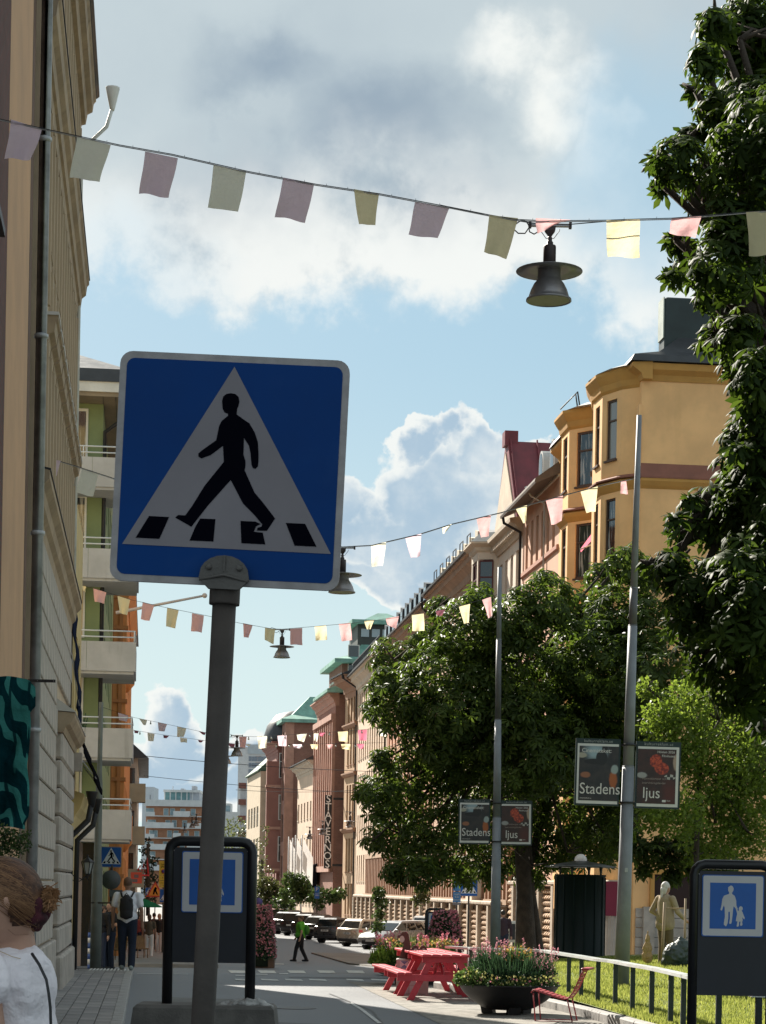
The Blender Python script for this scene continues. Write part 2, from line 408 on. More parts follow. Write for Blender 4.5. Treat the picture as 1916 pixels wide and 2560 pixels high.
for (pts_, w_) in ((((.2, 20), (.6, 24), (.4, 29), (.9, 33), (.8, 37)), .012), (((3.4, 21), (3.0, 26), (3.3, 31), (3.1, 36)), .016), (((2.0, 60), (4.5, 62), (7, 61.5), (9.5, 63)), .03), (((1.0, 82), (5.0, 80), (9.5, 83)), .04)):
    mb = MB().mat(mat('tar_seam', (.022, .022, .024), .5)); vs = []
    for x, y in pts_: vs += [(x - w_, y, gz(y) + .0075), (x + w_, y + w_, gz(y) + .0075)]
    mb.add(vs, [(2 * i, 2 * i + 1, 2 * i + 3, 2 * i + 2) for i in range(len(pts_) - 1)]); mb.obj('tar_seam', None, road)
# small traffic island at the right of the crossing
isl = MB(); isl.mat(mat('worn_asphalt', (.085, .08, .075), .9, .2, 3, .6, 90)).bbox(5.4, 7.6, 46.5, 50.5, -.3, gz(48) + .17, .03)
o = isl.obj('traffic_island'); tag(o, kind='structure')
o = sheet('pavement', 7.4, 13.6, 42.6, 96, .06, mat('park_paving', (.20, .19, .175), .9, .14, .7), side=.1); tag(o, kind='structure')

# ================================================================== BUILDING KIT
GLASS = glassmat('window_glass', (.015, .018, .022), curt=(.30, .30, .29))
GLASSD = glassmat('window_glass_dark', (.010, .012, .016))
WF_BR = mat('frame_brown', (.085, .05, .035), .6, .1)
WF_W = mat('frame_white', (.62, .61, .57), .6, .06)
WF_DK = mat('frame_dark', (.05, .045, .04), .6, .1)
WF_RED = mat('frame_maroon', (.10, .022, .022), .6, .1)
ZINC = mat('zinc_pipe', (.42, .43, .44), .55, .2, 3, .2, 30, metal=.3, dirt=.5, dirtcol=(.16, .15, .14), streak=True)
BLKM = mat('black_metal', (.018, .018, .020), .5, .15)
DKROOF = mat('black_sheet_roof', (.035, .038, .042), .45, .15, 2)
GREENCU = mat('verdigris_copper', (.17, .34, .28), .7, .16, 1.2, .3, 20, dirt=.35, dirtcol=(.08, .15, .13), streak=True)
WCACHE = {}
def window_meshes(w, h, style, fm, gm):
    k = (round(w, 2), round(h, 2), style, fm.name, gm.name)
    if k in WCACHE: return WCACHE[k]
    f = MB().mat(fm); t = min(.07, w * .09)
    f.box(-w / 2, -w / 2 + t, -.05, .05, 0, h); f.box(w / 2 - t, w / 2, -.05, .05, 0, h)
    f.box(-w / 2 + t, w / 2 - t, -.05, .05, 0, t); f.box(-w / 2 + t, w / 2 - t, -.05, .05, h - t, h)
    if 'm' in style: f.box(-t * .4, t * .4, -.04, .04, t, h - t)
    if 't' in style: f.box(-w / 2 + t, w / 2 - t, -.045, .045, h * .66 - t * .5, h * .66 + t * .5)
    p = MB().mat(gm); p.box(-w / 2 + t, w / 2 - t, -.012, .0, t, h - t)
    WCACHE[k] = (f.mesh('window'), p.mesh('pane')); return WCACHE[k]
GL2 = glassmat('window_glass_curtain', (.05, .05, .05), curt=(.42, .40, .36)); GL3 = glassmat('window_glass_blind_sheen', (.22, .20, .17), rough=.12); WR = random.Random(2)  # GL3 serves blinds and, as painted reflection, the beige house panes
def add_window(par, x, y, z, w, h, style='mt', fm=None, gm=None, rz=0):
    gm = gm or GLASS
    if gm is GLASS: gm = WR.choice((GLASS, GLASS, GLASSD, GL2, GLASSD, GL3))
    a, b = window_meshes(w, h, style, fm or WF_BR, gm)
    o = link('window', a, par, (x, y, z), (0, 0, rz)); link('pane', b, o); return o
def prof(mb, pts, x0, x1):                                # pts (y,z) extruded along x
    n = len(pts); a = sum(pts[i][0] * pts[(i + 1) % n][1] - pts[(i + 1) % n][0] * pts[i][1] for i in range(n))
    if a < 0: pts = list(reversed(pts))
    vs = [(x0, y, z) for y, z in pts] + [(x1, y, z) for y, z in pts]
    mb.add(vs, [tuple(reversed(range(n))), tuple(range(n, 2 * n))] + [(i, (i + 1) % n, (i + 1) % n + n, i + n) for i in range(n)])
def wall_mesh(mb, L, z0, z1, rows, cols, depth, t=.28):
    """rows [(zb, h)], cols [(xc, w)] -> openings; the core behind"""
    z = z0
    for zb, h in sorted(rows):
        if zb > z + .01: mb.box(0, L, -t, 0, z, zb)
        x = 0
        for xc, w in sorted(cols):
            if xc - w / 2 > x + .005: mb.box(x, xc - w / 2, -t, 0, zb, zb + h)
            x = xc + w / 2
        if L > x: mb.box(x, L, -t, 0, zb, zb + h)
        z = zb + h
    if z1 > z: mb.box(0, L, -t, 0, z, z1)
    mb.box(0, L, -depth, -t, z0, z1)
def cols_for(L, pitch, w, m=.6):
    n = max(1, int((L - 2 * m + (pitch - w)) / pitch)); s = (L - n * pitch) / 2
    return [(s + pitch * (i + .5), w) for i in range(n)]
def building(name, label, A, B, z0, z1, rows, pitch, ww, wm, depth=14, fm=None, gm=None, style='mt', cat='building', sills=True, sillm=None, cornice=None, cm=None, cols=None, group=None):
    A = Vector(A); B = Vector(B); u = B - A; L = u.length
    r = thing(name, label, cat, (A.x, A.y, 0), math.atan2(u.y, u.x), group)
    cols = cols if cols is not None else cols_for(L, pitch, ww); rows = [q_ for q_ in rows if q_[0] + q_[1] < z1 - .6]
    mb = MB().mat(wm); wall_mesh(mb, L, z0, z1, rows, cols, depth); mb.obj('wall', None, r)
    for zb, h in rows:
        for xc, w in cols:
            add_window(r, xc, -.17, zb, w - .01, h - .01, style, fm, gm)
    if sills and rows:
        s = MB().mat(sillm or cm or wm)
        s.box(-.5 * ww - .06, .5 * ww + .06, -.1, .09, -.09, -.01)
        sm_ = s.mesh('sill')
        for zb, h in rows:
            for xc, w in cols: link('window_sill', sm_, r, (xc, 0, zb))
    if cornice:
        c = MB().mat(cm or wm); prof(c, [(y, z1 + z) for y, z in cornice], -.02, L + .02); c.obj('cornice', None, r)
    return r, L
def CORN(o=.8, h=.9): return [(-.3, -h), (.03, -h), (.08, -h * .72), (.16, -h * .70), (.22, -h * .45), (o * .6, -h * .25), (o * .72, -h * .22), (o * .80, -.02), (o, 0), (o, .10), (-.3, .12)]
def roof_gable(r, L, z, over, depth, rise, m, name='roof', x0=0.0, ridge=.5):
    mb = MB().mat(m); yr = -depth * ridge
    prof(mb, [(over, z), (over, z + .08), (yr, z + rise), (-depth, z + .1), (-depth, z)], x0 - .03, L + .03); return mb.obj(name, None, r)
def downpipe(r, x, y, z0, z1, rr=.055, m=None, off=.08, kick=.5, hopper=True):
    mb = MB().mat(m or ZINC); y1 = y + off
    mb.tube([(x, y1, z0 + .25), (x, y1, z1 - kick)] + [(x, y1 + kick * .9, z1 - .12), (x, y1 + kick, z1)], rr, 8)
    z = z0 + 1.2
    while z < z1 - 1: mb.lathe([(rr * 1.25, z), (rr * 1.25, z + .05)], 8, TR(x, y1, 0)); mb.box(x - .01, x + .01, y, y1, z, z + .03); z += 2.4
    if hopper: mb.lathe([(rr, z1 - .05), (rr * 1.1, z1), (rr * 2.6, z1 + .22), (rr * 2.6, z1 + .24)], 8, TR(x, y1 + kick, 0))
    mb.tube([(x, y1, z0 + .3), (x, y1, z0 + .12), (x, y1 + .12, z0 + .04)], rr, 8)
    return mb.obj('downpipe', None, r)

# ================================================================== LEFT SIDE
XL = -1.5
BRK_DK = brickmat('dark_red_brick', (.13, .050, .042), (.17, .065, .055), (.10, .08, .07), bump=.6)
ORPL = mat('orange_plaster', (.54, .325, .19), .85, .07, .9, .45, 40, dirt=.18, dirtcol=(.30, .17, .09))
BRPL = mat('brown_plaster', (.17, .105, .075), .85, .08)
BEI = mat('beige_stucco', (.50, .39, .275), .85, .09, 1.4, .4, 50, dirt=.35, dirtcol=(.20, .155, .11), streak=True)
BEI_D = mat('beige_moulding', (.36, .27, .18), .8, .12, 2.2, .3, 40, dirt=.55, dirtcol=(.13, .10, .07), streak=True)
STONE = mat('grey_sandstone', (.40, .355, .31), .9, .12, 2.5, .6, 60, dirt=.4, dirtcol=(.15, .13, .115), streak=True)
# dark brick house at the left edge
r, L = building('brick_house', 'dark red brick house with white framed windows, at the left edge', (XL, 21.35), (XL, 10), -.1, 24,
                [(1.6 + 3.05 * i, 2.15) for i in range(7)], 2.3, 1.25, BRK_DK, fm=WF_W, gm=GLASSD, depth=10, sillm=BLKM)
# orange rendered house with a narrow front
r, L = building('orange_house', 'narrow orange rendered house front between red brick and beige facade', (XL, 25.0), (XL, 21.38), -.1, 24, [], 2, 1, ORPL, depth=10)
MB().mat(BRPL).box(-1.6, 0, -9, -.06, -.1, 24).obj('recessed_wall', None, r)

# beige house with heavy cornices
Lb = 39.3 - 26.65; z1 = 16.0
rows = [(7.25, 1.75), (10.1, 1.9), (13.15, 1.7)]
cB = [(i * .86 + .65, .52) for i in range(12)]
r, L = building('beige_stucco_house', 'beige stucco house with heavy cornices and stone base, left of the street', (XL, 39.3), (XL, 26.65), -.1, 15.5, rows, .86, .52, BEI, fm=mat('frame_tan', (.26, .20, .14), .6), gm=GL3, cols=cB, depth=10, sills=False)  # pale panes carry the reflected sky in their colour
beige = r
c = MB().mat(BEI_D)
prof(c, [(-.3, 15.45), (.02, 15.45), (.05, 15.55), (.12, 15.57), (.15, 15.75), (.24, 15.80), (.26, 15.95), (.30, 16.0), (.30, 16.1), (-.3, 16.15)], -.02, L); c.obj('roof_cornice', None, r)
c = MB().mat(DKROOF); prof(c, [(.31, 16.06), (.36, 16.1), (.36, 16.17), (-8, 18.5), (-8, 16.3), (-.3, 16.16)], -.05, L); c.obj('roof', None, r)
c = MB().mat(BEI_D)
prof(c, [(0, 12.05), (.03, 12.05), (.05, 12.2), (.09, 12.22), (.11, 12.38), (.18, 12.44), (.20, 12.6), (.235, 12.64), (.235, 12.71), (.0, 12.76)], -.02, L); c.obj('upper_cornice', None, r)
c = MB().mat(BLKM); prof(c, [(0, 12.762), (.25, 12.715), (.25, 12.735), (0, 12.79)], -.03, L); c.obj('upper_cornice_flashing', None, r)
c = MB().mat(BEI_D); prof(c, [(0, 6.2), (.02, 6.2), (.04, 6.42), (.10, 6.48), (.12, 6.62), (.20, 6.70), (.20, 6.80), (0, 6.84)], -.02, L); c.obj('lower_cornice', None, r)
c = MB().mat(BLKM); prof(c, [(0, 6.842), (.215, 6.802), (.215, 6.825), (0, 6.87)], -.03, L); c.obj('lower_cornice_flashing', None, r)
ped = MB().mat(BEI_D); prof(ped, [(0, -.12), (.03, -.12), (.05, .02), (.12, .06), (.14, .20), (.17, .22), (.17, .27), (0, .30)], -.36, .36); pm = ped.mesh('pediment')
cap_ = MB().mat(mat('pale_flashing', (.50, .47, .43), .7)); cap_.prism([(-.38, .275), (.38, .275), (.34, .33), (-.34, .33)], 0, .18); cm_ = cap_.mesh('flashing')
for zb in (9.02, 12.02 - .0):
    if zb > 12: continue
    for xc, w_ in cB:
        o = link('window_pediment', pm, r, (xc, 0, zb)); link('pediment_flashing', cm_, o)
for xc, w_ in cB:
    o = link('window_pediment', pm, r, (xc, -.03, 10.0 + 0.0)); o.scale = (.8, .55, .6)
# narrow upright strips (lesenes) on the upper floors
ls = MB().mat(BEI); ls.box(-.055, .055, 0, .06, 0, 1); lm = ls.mesh('lesene')
for z_, h_ in ((6.9, 2.0), (9.4, 2.55), (12.8, 2.6)):
    for i in range(14):
        o = link('lesene', lm, r, (.22 + i * .86, 0, z_)); o.scale = (1, 1, h_)
# stone blocks of the base
bm_ = MB().mat(STONE); bm_.bbox(.012, .848, -.02, .05, .012, .438, .014); bme = bm_.mesh('stone_block')
for k in range(12):
    for i in range(15):
        xo = (0 if k % 2 == 0 else -.43) + i * .86
        if xo < -.01 or xo + .86 > L + .01: continue
        if xo < 5.5 and k < 9: continue
        link('stone_block', bme, r, (xo, 0, .82 + k * .45))
MB().mat(STONE).bbox(5.6, L, -.02, .09, -.1, .80, .02).obj('plinth', None, r)
# projecting stone pier with its cap
pbm = MB().mat(STONE); pbm.bbox(.0, 5.5, -.02, .13, .010, .430, .035); pme = pbm.mesh('stone_block')
for k in range(8): link('stone_block', pme, r, (0, 0, .90 + k * .44 - .35))
MB().mat(STONE).bbox(-.06, 5.56, -.02, .19, -.12, .54, .04).obj('pier_foot', None, r)
c = MB().mat(BEI_D); prof(c, [(0, 4.05), (.14, 4.05), (.17, 4.14), (.24, 4.18), (.31, 4.30), (.31, 4.36), (0, 4.38)], -.08, 5.6)
c.mat(STONE).prism([(.10, 3.72), (.32, 3.72), (.38, 4.05), (.04, 4.05)], .13, .27); c.obj('pier_cap', None, r)
c = MB().mat(mat('pale_flashing', (.5, .47, .43), .7)); prof(c, [(0, 4.39), (.32, 4.37), (.32, 4.385), (0, 4.60)], -.1, 5.62); c.obj('cap_flashing', None, r)
downpipe(r, L + .42, .0, -.08, 17.5, .068, ZINC, .09, .0, False)
mb = MB().mat(mat('white_pipe', (.66, .66, .63), .6, .1, dirt=.3)); mb.tube([(.12, .06, 6.9), (.12, .06, 15.05), (.12, .50, 15.5), (.12, .60, 15.85)], .035, 8)
mb.lathe([(.035, 15.8), (.05, 15.85), (.13, 16.2), (.135, 16.22)], 10, TR(.12, .60, 0)); mb.obj('gutter_pipe', None, r)
# ochre house with black downpipes and dark awnings
OCH = mat('ochre_plaster', (.60, .45, .21), .85, .08, 1.2, .3, 40, dirt=.2, dirtcol=(.28, .20, .10))
r, L = building('ochre_house', 'ochre yellow house with black downpipes and dark blue awnings, before the side street', (XL - .03, 46.6), (XL - .03, 39.5), -.3, 9.2, [(5.1, 1.6), (7.2, 1.4)], 1.5, .8, OCH, fm=WF_W, gm=GLASSD, depth=10, sills=False)
c = MB().mat(OCH); prof(c, [(0, 2.75), (.03, 2.75), (.10, 3.0), (.20, 3.15), (.26, 3.35), (.26, 3.42), (0, 3.5)], -.02, L * .7); c.obj('eave', None, r)
for xx in (3.1, 6.6):
    mb = MB().mat(BLKM); mb.tube([(xx, .07, -.05), (xx, .09, 2.55), (xx, .40, 2.86), (xx, .46, 3.18)], .055, 8)
    mb.lathe([(.05, 3.1), (.11, 3.38), (.115, 3.40)], 8, TR(xx, .46, 0)); mb.tube([(xx, .07, -.02), (xx, .07, -.12), (xx, .2, -.16)], .055, 8); mb.obj('downpipe', None, r)
MB().mat(mat('dark_plinth', (.10, .095, .095), .8)).box(-.01, L, -.02, .03, -.3, .55).obj('plinth', None, r)
dkp = MB().mat(mat('dark_sticker_panel', (.02, .02, .025), .6)); dkp.box(L - .55, L - .1, 0, .05, .55, 2.7); dp = dkp.obj('dark_door_panel', None, r)
MB().mat(OCH).box(-.9, 6.9, -9, -.85, -.3, 17.5).obj('added_shade_mass', None, r)  # unseen block added so the near houses' shadow reaches across the road
# awnings on it
NAVY = clothmat('navy_canvas', (.022, .028, .055), .1); BLKC = clothmat('black_canvas', (.012, .012, .015), .08)
def awning(name, label, x, y0, y1, z0, z1, out0, out1, m, val=.25):
    t = thing(name, label, 'awning', (x, y0, 0))
    mb = MB().mat(m); n_ = 10; rings = []
    for i in range(n_ + 1):
        s = i / n_; z = z1 + (z0 - z1) * s; o_ = out0 + (out1 - out0) * s + .03 * math.sin(s * 17)
        rings.append([(o_, 0, z), (o_, y1 - y0, z), (o_ - .03, y1 - y0, z - .03), (o_ - .03, 0, z - .03)])
    mb.loft(rings, smooth=True)
    mb.box(out1 - .02, out1 + .01, 0, y1 - y0, z0 - val, z0)
    mb.obj('canopy', None, t)
    a = MB().mat(mat('grey_rail', (.4, .4, .42), .5, metal=.5)); a.tube([(0, .02, (z0 + z1) / 2), (out1, .02, z0)], .012, 6); a.tube([(0, y1 - y0 - .02, (z0 + z1) / 2), (out1, y1 - y0 - .02, z0)], .012, 6); a.obj('folding_arm', None, t)
    return t
awning('awning', 'navy blue awning hanging steeply on the ochre house', XL, 40.2, 41.6, 5.0, 7.0, .02, .16, NAVY, .3)
awning('awning', 'black awning over the corner window of the ochre house', XL, 39.8, 44.4, 3.62, 4.9, .02, .52, BLKC, .1)
# ---- green house with concrete balconies beyond the side street
GRN = mat('green_plaster', (.205, .255, .125), .85, .08, .9, .3, 30, dirt=.15, dirtcol=(.12, .14, .08))
CONC = mat('balcony_concrete', (.44, .44, .445), .85, .07, 1.3, .4, 30, dirt=.55, dirtcol=(.22, .21, .20), streak=True)
r = thing('green_house', 'green rendered house with five white concrete balconies beyond the side street', 'building', (-1.5, 61, 0))
frows = [(-.2 + 2.45 * i + .9, 1.4) for i in range(6)]
mb = MB().mat(GRN)
def wallX(mb, y0, y1, z0, z1, rows, cols, t=.25, depth=9):      # facade facing +X at x=0
    z = z0
    for zb, h in rows:
        mb.box(-t, 0, y0, y1, z, zb); y = y0
        for c_, w_ in cols: mb.box(-t, 0, y, c_ - w_ / 2, zb, zb + h); y = c_ + w_ / 2
        mb.box(-t, 0, y, y1, zb, zb + h); z = zb + h
    mb.box(-t, 0, y0, y1, z, z1); mb.box(-depth, -t, y0, y1, z0, z1)
gcols = [(1.6 + 2.6 * i, 1.4) for i in range(7)]
wallX(mb, 0, 20.8, -1.0, 15.3, frows, gcols); mb.obj('wall', None, r)
for zb, h in frows:
    for c_, w_ in gcols: add_window(r, -.15, c_, zb, w_ - .02, h - .02, 'm', WF_DK, GLASS, math.pi / 2)
BLIND = mat('orange_blind', (.52, .36, .19), .8, .05)
for i in range(6):
    zb = 2.45 * i + 1.3
    f = MB().mat(WF_W); f.box(-1.15, -.42, -.045, 0, zb, zb + .06); f.box(-1.15, -.42, -.045, 0, zb + 1.52, zb + 1.6); f.box(-1.15, -1.09, -.045, 0, zb + .06, zb + 1.52); f.box(-.48, -.42, -.045, 0, zb + .06, zb + 1.52)
    o = f.obj('balcony_door', None, r); p_ = MB().mat(BLIND if i in (4 - 1, 2) else GLASS); p_.box(-1.09, -.48, -.02, -.005, zb + .06, zb + 1.52); p_.obj('pane', None, o)
for i, (zb, x1) in enumerate(((2.94, .95), (5.21, .96), (7.62, 1.0), (10.2, 1.03), (12.74, .62))):
    mb = MB().mat(CONC); mb.box(-2.2, x1, -1.25, 1.6, zb - .10, zb + .05)
    o = mb.obj('balcony', None, r)
    for (a, b) in ((-2.2, -.005), (.005, x1)):
        if i == 4: a, b = ((-2.2, -.25), (-.24, x1))[0 if a < -1 else 1]
        else: a, b = ((-2.2, -.32), (-.31, x1))[0 if a < -1 else 1]
        MB().mat(CONC).box(a, b, -1.30, -1.25, zb - .02, zb + .80).obj('balcony_panel', None, o)
    MB().mat(CONC).box(x1, x1 + .05, -1.30, 1.6, zb - .02, zb + .80).obj('side_panel', None, o)
    rl = MB().mat(mat('rail_white', (.66, .67, .68), .5, .04))
    for z in (zb + .93, zb + 1.10): rl.tube([(-2.2, -1.27, z), (x1 + .02, -1.27, z), (x1 + .02, 1.6, z)], .022, 6)
    for x in (-1.9, -.5, x1): rl.tube([(x, -1.27, zb + .80), (x, -1.27, zb + 1.10)], .018, 6)
    rl.obj('handrail', None, o)
mb = MB().mat(mat('soffit_wood', (.24, .19, .13), .8, .1)); mb.box(-9, 1.0, -1.0, 14, 15.3, 15.45)
for k in range(3): mb.mat(BLKM).box(-.0 + .35 * k, .012 + .35 * k, -.98, 14, 15.292, 15.3)
mb.obj('eave_soffit', None, r)
MB().mat(mat('white_fascia', (.60, .60, .57), .7)).box(-9, 1.02, -1.05, -1.0, 15.42, 15.70).box(1.0, 1.05, -1.05, 14, 15.42, 15.70).obj('fascia', None, r)
mb = MB().mat(DKROOF); mb.loft([[(-9, -1.1, 15.7), (1.08, -1.1, 15.7), (1.08, 14, 15.7), (-9, 14, 15.7)], [(-9, -.9, 16.1), (.75, -.9, 16.1), (.75, 14, 16.1), (-9, 14, 16.1)], [(-9, 3, 17.6), (-1.6, 3, 17.6), (-1.6, 12, 17.6), (-9, 12, 17.6)]]); mb.obj('roof', None, r)
mb = MB().mat(BLKM)
for z in (17.7, 17.85): mb.tube([(-6, 2.9, z), (-1.0, 2.9, z - .0)], .015, 5)
for k in range(12): mb.tube([(-5.6 + k * .4, 2.9, 17.4), (-5.6 + k * .4, 2.9, 17.9)], .012, 5)
mb.obj('roof_railing', None, r)
MB().mat(GRN).box(-10, -1.5, 10, 20.7, 15, 21).obj('added_shade_mass', None, r)  # hidden mass, added to lengthen the green house's shadow on the street
mb = MB().mat(BLKM); mb.tube([(.95, -.9, 15.55), (.75, -.6, 14.9), (.06, -.05, 14.5), (.06, .05, 12.9), (.06, .05, 0)], .06, 8); mb.obj('downpipe', None, r)
mb = MB().mat(mat('cactus_green', (.06, .10, .05), .8))
for k in range(9): a = k * .7; mb.tube([(-.62, -.9, 5.3), (-.62 + .18 * math.cos(a), -.9 + .15 * math.sin(a), 5.9 + .1 * (k % 3)), (-.62 + .26 * math.cos(a), -.9 + .2 * math.sin(a), 6.35 + .1 * (k % 4))], [.03, .03, .015], 5)
o = mb.obj('cactus'); o.location = (-1.5 + .1, 61, 0); tag(o, 'tall branching cactus standing on the second lowest balcony', 'plant')
r = bpy.data.objects['green_house']; MB().mat(mat('mauve_render', (.25, .205, .195), .85, .08)).box(-9, -.36, -.05, 0, -1.0, 2.82).obj('ground_floor_wall', None, r); MB().mat(GLASSD).box(-.36, .0, -.03, 0, -1.0, 2.82).obj('shop_opening', None, r)
# ---- orange house
ORG = mat('orange_facade', (.56, .235, .075), .85, .08, 1, .3, 30, dirt=.2, dirtcol=(.3, .13, .05))
ORG_D = mat('orange_moulding', (.40, .165, .06), .85, .08)
r = thing('orange_facade_house', 'bright orange house with pilasters behind the green balcony house', 'building', (-.98, 82, 0))
mb = MB().mat(ORG); wallX(mb, 0, 23.5, -1.3, 13.2, [(1.0 + 2.9 * i, 1.7) for i in range(4)], [(1.6 + 1.9 * i, .9) for i in range(7)]); mb.obj('wall', None, r)
for i in range(4):
    for k in range(7): add_window(r, -.15, 1.6 + 1.9 * k, 1.0 + 2.9 * i, .88, 1.68, 'mt', WF_DK, GLASS, math.pi / 2)
mb = MB().mat(ORG_D)
for x in (-.62, -.28): mb.box(x, x + .14, -.08, 0, -1.2, 12.6)
for z in (1.9, 4.8, 5.6, 8.6, 11.4): mb.box(-.70, .06, -.10, .5, z, z + .14)
mb.obj('pilasters', None, r)
mb = MB().mat(ORG); mb.loft([[(-.7, -.1, 12.6), (.04, -.1, 12.6), (.04, 16, 12.6), (-.7, 16, 12.6)], [(-.7, -.2, 13.1), (.28, -.2, 13.1), (.28, 16, 13.1), (-.7, 16, 13.1)], [(-.7, -.2, 13.3), (.3, -.2, 13.3), (.3, 16, 13.3), (-.7, 16, 13.3)]]); mb.obj('cornice', None, r)
mb = MB().mat(DKROOF); mb.loft([[(-8, -.2, 13.3), (.32, -.2, 13.3), (.32, 23, 13.3), (-8, 23, 13.3)], [(-8, 1, 15), (-2.5, 1, 15), (-2.5, 22, 15), (-8, 22, 15)]]); mb.obj('roof', None, r)
MB().mat(ORG_D).box(-14, -1.7, 2.0, 23, 12.9, 18.6).obj('added_shade_mass', None, r)  # unseen upper mass put in to shade the road beside this house
for z in (3.4, 9.6):
    mb = MB().mat(ORG); mb.lathe([(.05, z - .5), (.3, z - .2), (.32, z), (.32, z + .9), (.28, z + .95)], 12, TR(.02, 1.2, 0)); mb.obj('bay_corbel', None, r)
# ---- white house with little grey-green balconies
r = thing('white_house', 'white house with small grey green balconies, far down the left side', 'building', (-.62, 106, 0))
mb = MB().mat(mat('dirty_white', (.52, .50, .46), .85, .1)); wallX(mb, 0, 20, -1.7, 7.9, [(-.2 + 2.1 * i, 1.2) for i in range(4)], [(1.2 + 2.2 * i, 1.0) for i in range(8)]); mb.obj('wall', None, r)
for i in range(4):
    for k in range(8): add_window(r, -.15, 1.2 + 2.2 * k, -.2 + 2.1 * i, .98, 1.18, 'm', WF_DK, GLASS, math.pi / 2)
    f = MB().mat(WF_DK); f.box(-.36, -.12, -.04, 0, -.1 + 2.1 * i, 1.1 + 2.1 * i); o = f.obj('window', None, r); MB().mat(GLASSD).box(-.34, -.14, -.05, -.04, -.06 + 2.1 * i, 1.06 + 2.1 * i).obj('pane', None, o)
    mb = MB().mat(mat('balcony_greygreen', (.33, .35, .28), .85, .08)); mb.box(-.4, .42, -1.0, .6, -.6 + 2.1 * i, .30 + 2.1 * i); mb.obj('balcony', None, r)
mb = MB().mat(DKROOF); mb.loft([[(-8, -.4, 7.9), (.55, -.4, 7.9), (.55, 20, 7.9), (-8, 20, 7.9)], [(-8, .3, 9.3), (-1.0, .3, 9.3), (-1.0, 19, 9.3), (-8, 19, 9.3)]]); mb.obj('roof', None, r)
MB().mat(BEI).box(-14, -2.5, 2, 60, -1, 25).obj('added_shade_mass', None, r)  # tall hidden block added to keep the far roadway in shade
mb = MB().mat(DKROOF); mb.box(-.75, -.35, -.35, .6, 8.0, 9.1); mb.obj('dormer', None, r)

# ================================================================== FAR END OF THE STREET
WHT = mat('white_concrete', (.55, .56, .56), .85, .05)
ORB = mat('orange_brick_far', (.40, .195, .115), .85, .08)
def Pz(px, py, d): return P(px, py, d)
d = 380.0; pL = P(362, 2215, d); pR = P(640, 2215, d)
r = thing('apartment_block', 'orange apartment block with white balcony bands closing the far end of the street', 'building', (pL.x, pL.y, 0), -YAW)
S = d / F
def hz(py): return CAMZ + (2211 - py) * S
W_ = (pR - pL).length
W_ = 165 * S
mb = MB().mat(ORB); mb.box(0, W_, 0, 16, -3, hz(2017)); mb.obj('wall', None, r)
mb = MB().mat(WHT); mb.box(-.3, W_ + .3, -.8, 16.3, hz(2017), hz(2001)); mb.obj('parapet', None, r)
FL = [2041, 2070, 2096, 2124, 2149, 2176]
for k, py in enumerate(FL):
    MB().mat(WHT).box(-.1, W_ + .2, -1.5, 0, hz(py + 2), hz(py)).obj('floor_slab', None, r)
    MB().mat(WHT).box(0, 24 * S, -1.5, -1.4, hz(py), hz(py - (13 if k % 2 else 9))).obj('balcony_panel', None, r)
    a_, b_ = ((70, 112), (24, 72), (70, 90), (24, 80), (60, 110), (24, 70))[k]
    MB().mat(WHT).box(a_ * S, b_ * S, -1.5, -1.4, hz(py), hz(py - 12)).obj('balcony_panel', None, r)
    if k in (1, 3): MB().mat(WHT).box(105 * S, W_, -1.5, -1.4, hz(py), hz(py - 12)).obj('balcony_panel', None, r)
wm_ = MB().mat(WF_W); wm_.box(-.45, .45, -.12, 0, 0, 1.25); wme = wm_.mesh('window'); wp = MB().mat(mat('far_glass', (.22, .30, .34), .3)); wp.box(-.38, .38, -.16, -.12, .06, 1.19); wpe = wp.mesh('pane')
for k, py in enumerate(FL):
    for i in range(6):
        x = (5, 14, 50, 66, 92, 118)[i] + (k % 3) * 5
        if x * S < W_ - 1: o = link('window', wme, r, (x * S, 0, hz(py) + .1)); link('pane', wpe, o)
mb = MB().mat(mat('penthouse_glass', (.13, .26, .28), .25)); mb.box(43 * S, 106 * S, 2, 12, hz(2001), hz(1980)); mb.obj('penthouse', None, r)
MB().mat(mat('grey_panel', (.36, .38, .42), .6)).box(106 * S, 130 * S, 2, 12, hz(2001), hz(1980)).obj('penthouse_side', None, r)
mb = MB().mat(WHT); mb.box(40 * S, 132 * S, 1.6, 12.4, hz(1980), hz(1974))
for k in range(6): mb.box((43 + 14 * k) * S - .1, (43 + 14 * k) * S + .1, 1.9, 2.0, hz(2001), hz(1980))
mb.mat(mat('grey_panel', (.36, .38, .42), .6)).box(108 * S, 118 * S, 4, 8, hz(1974), hz(1962)); mb.box(80 * S, 88 * S, 4, 8, hz(1974), hz(1969)); mb.tube([(62 * S, 3, hz(1974)), (62 * S, 3, hz(1964))], .08, 5); mb.obj('penthouse_roof', None, r)
# white slab beside it
a = P(352, 2215, 460); r = thing('white_block', 'plain pale block peeking over the apartment block on its left', 'building', (a.x, a.y, 0), -YAW); S2 = 460 / F
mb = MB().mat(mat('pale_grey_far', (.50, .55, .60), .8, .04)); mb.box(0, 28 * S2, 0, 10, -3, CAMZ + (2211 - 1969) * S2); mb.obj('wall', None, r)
MB().mat(mat('far_slit', (.2, .22, .25), .5)).box(19 * S2, 20.5 * S2, -.1, 0, CAMZ + 190 * S2, CAMZ + 222 * S2).obj('window_strip', None, r)
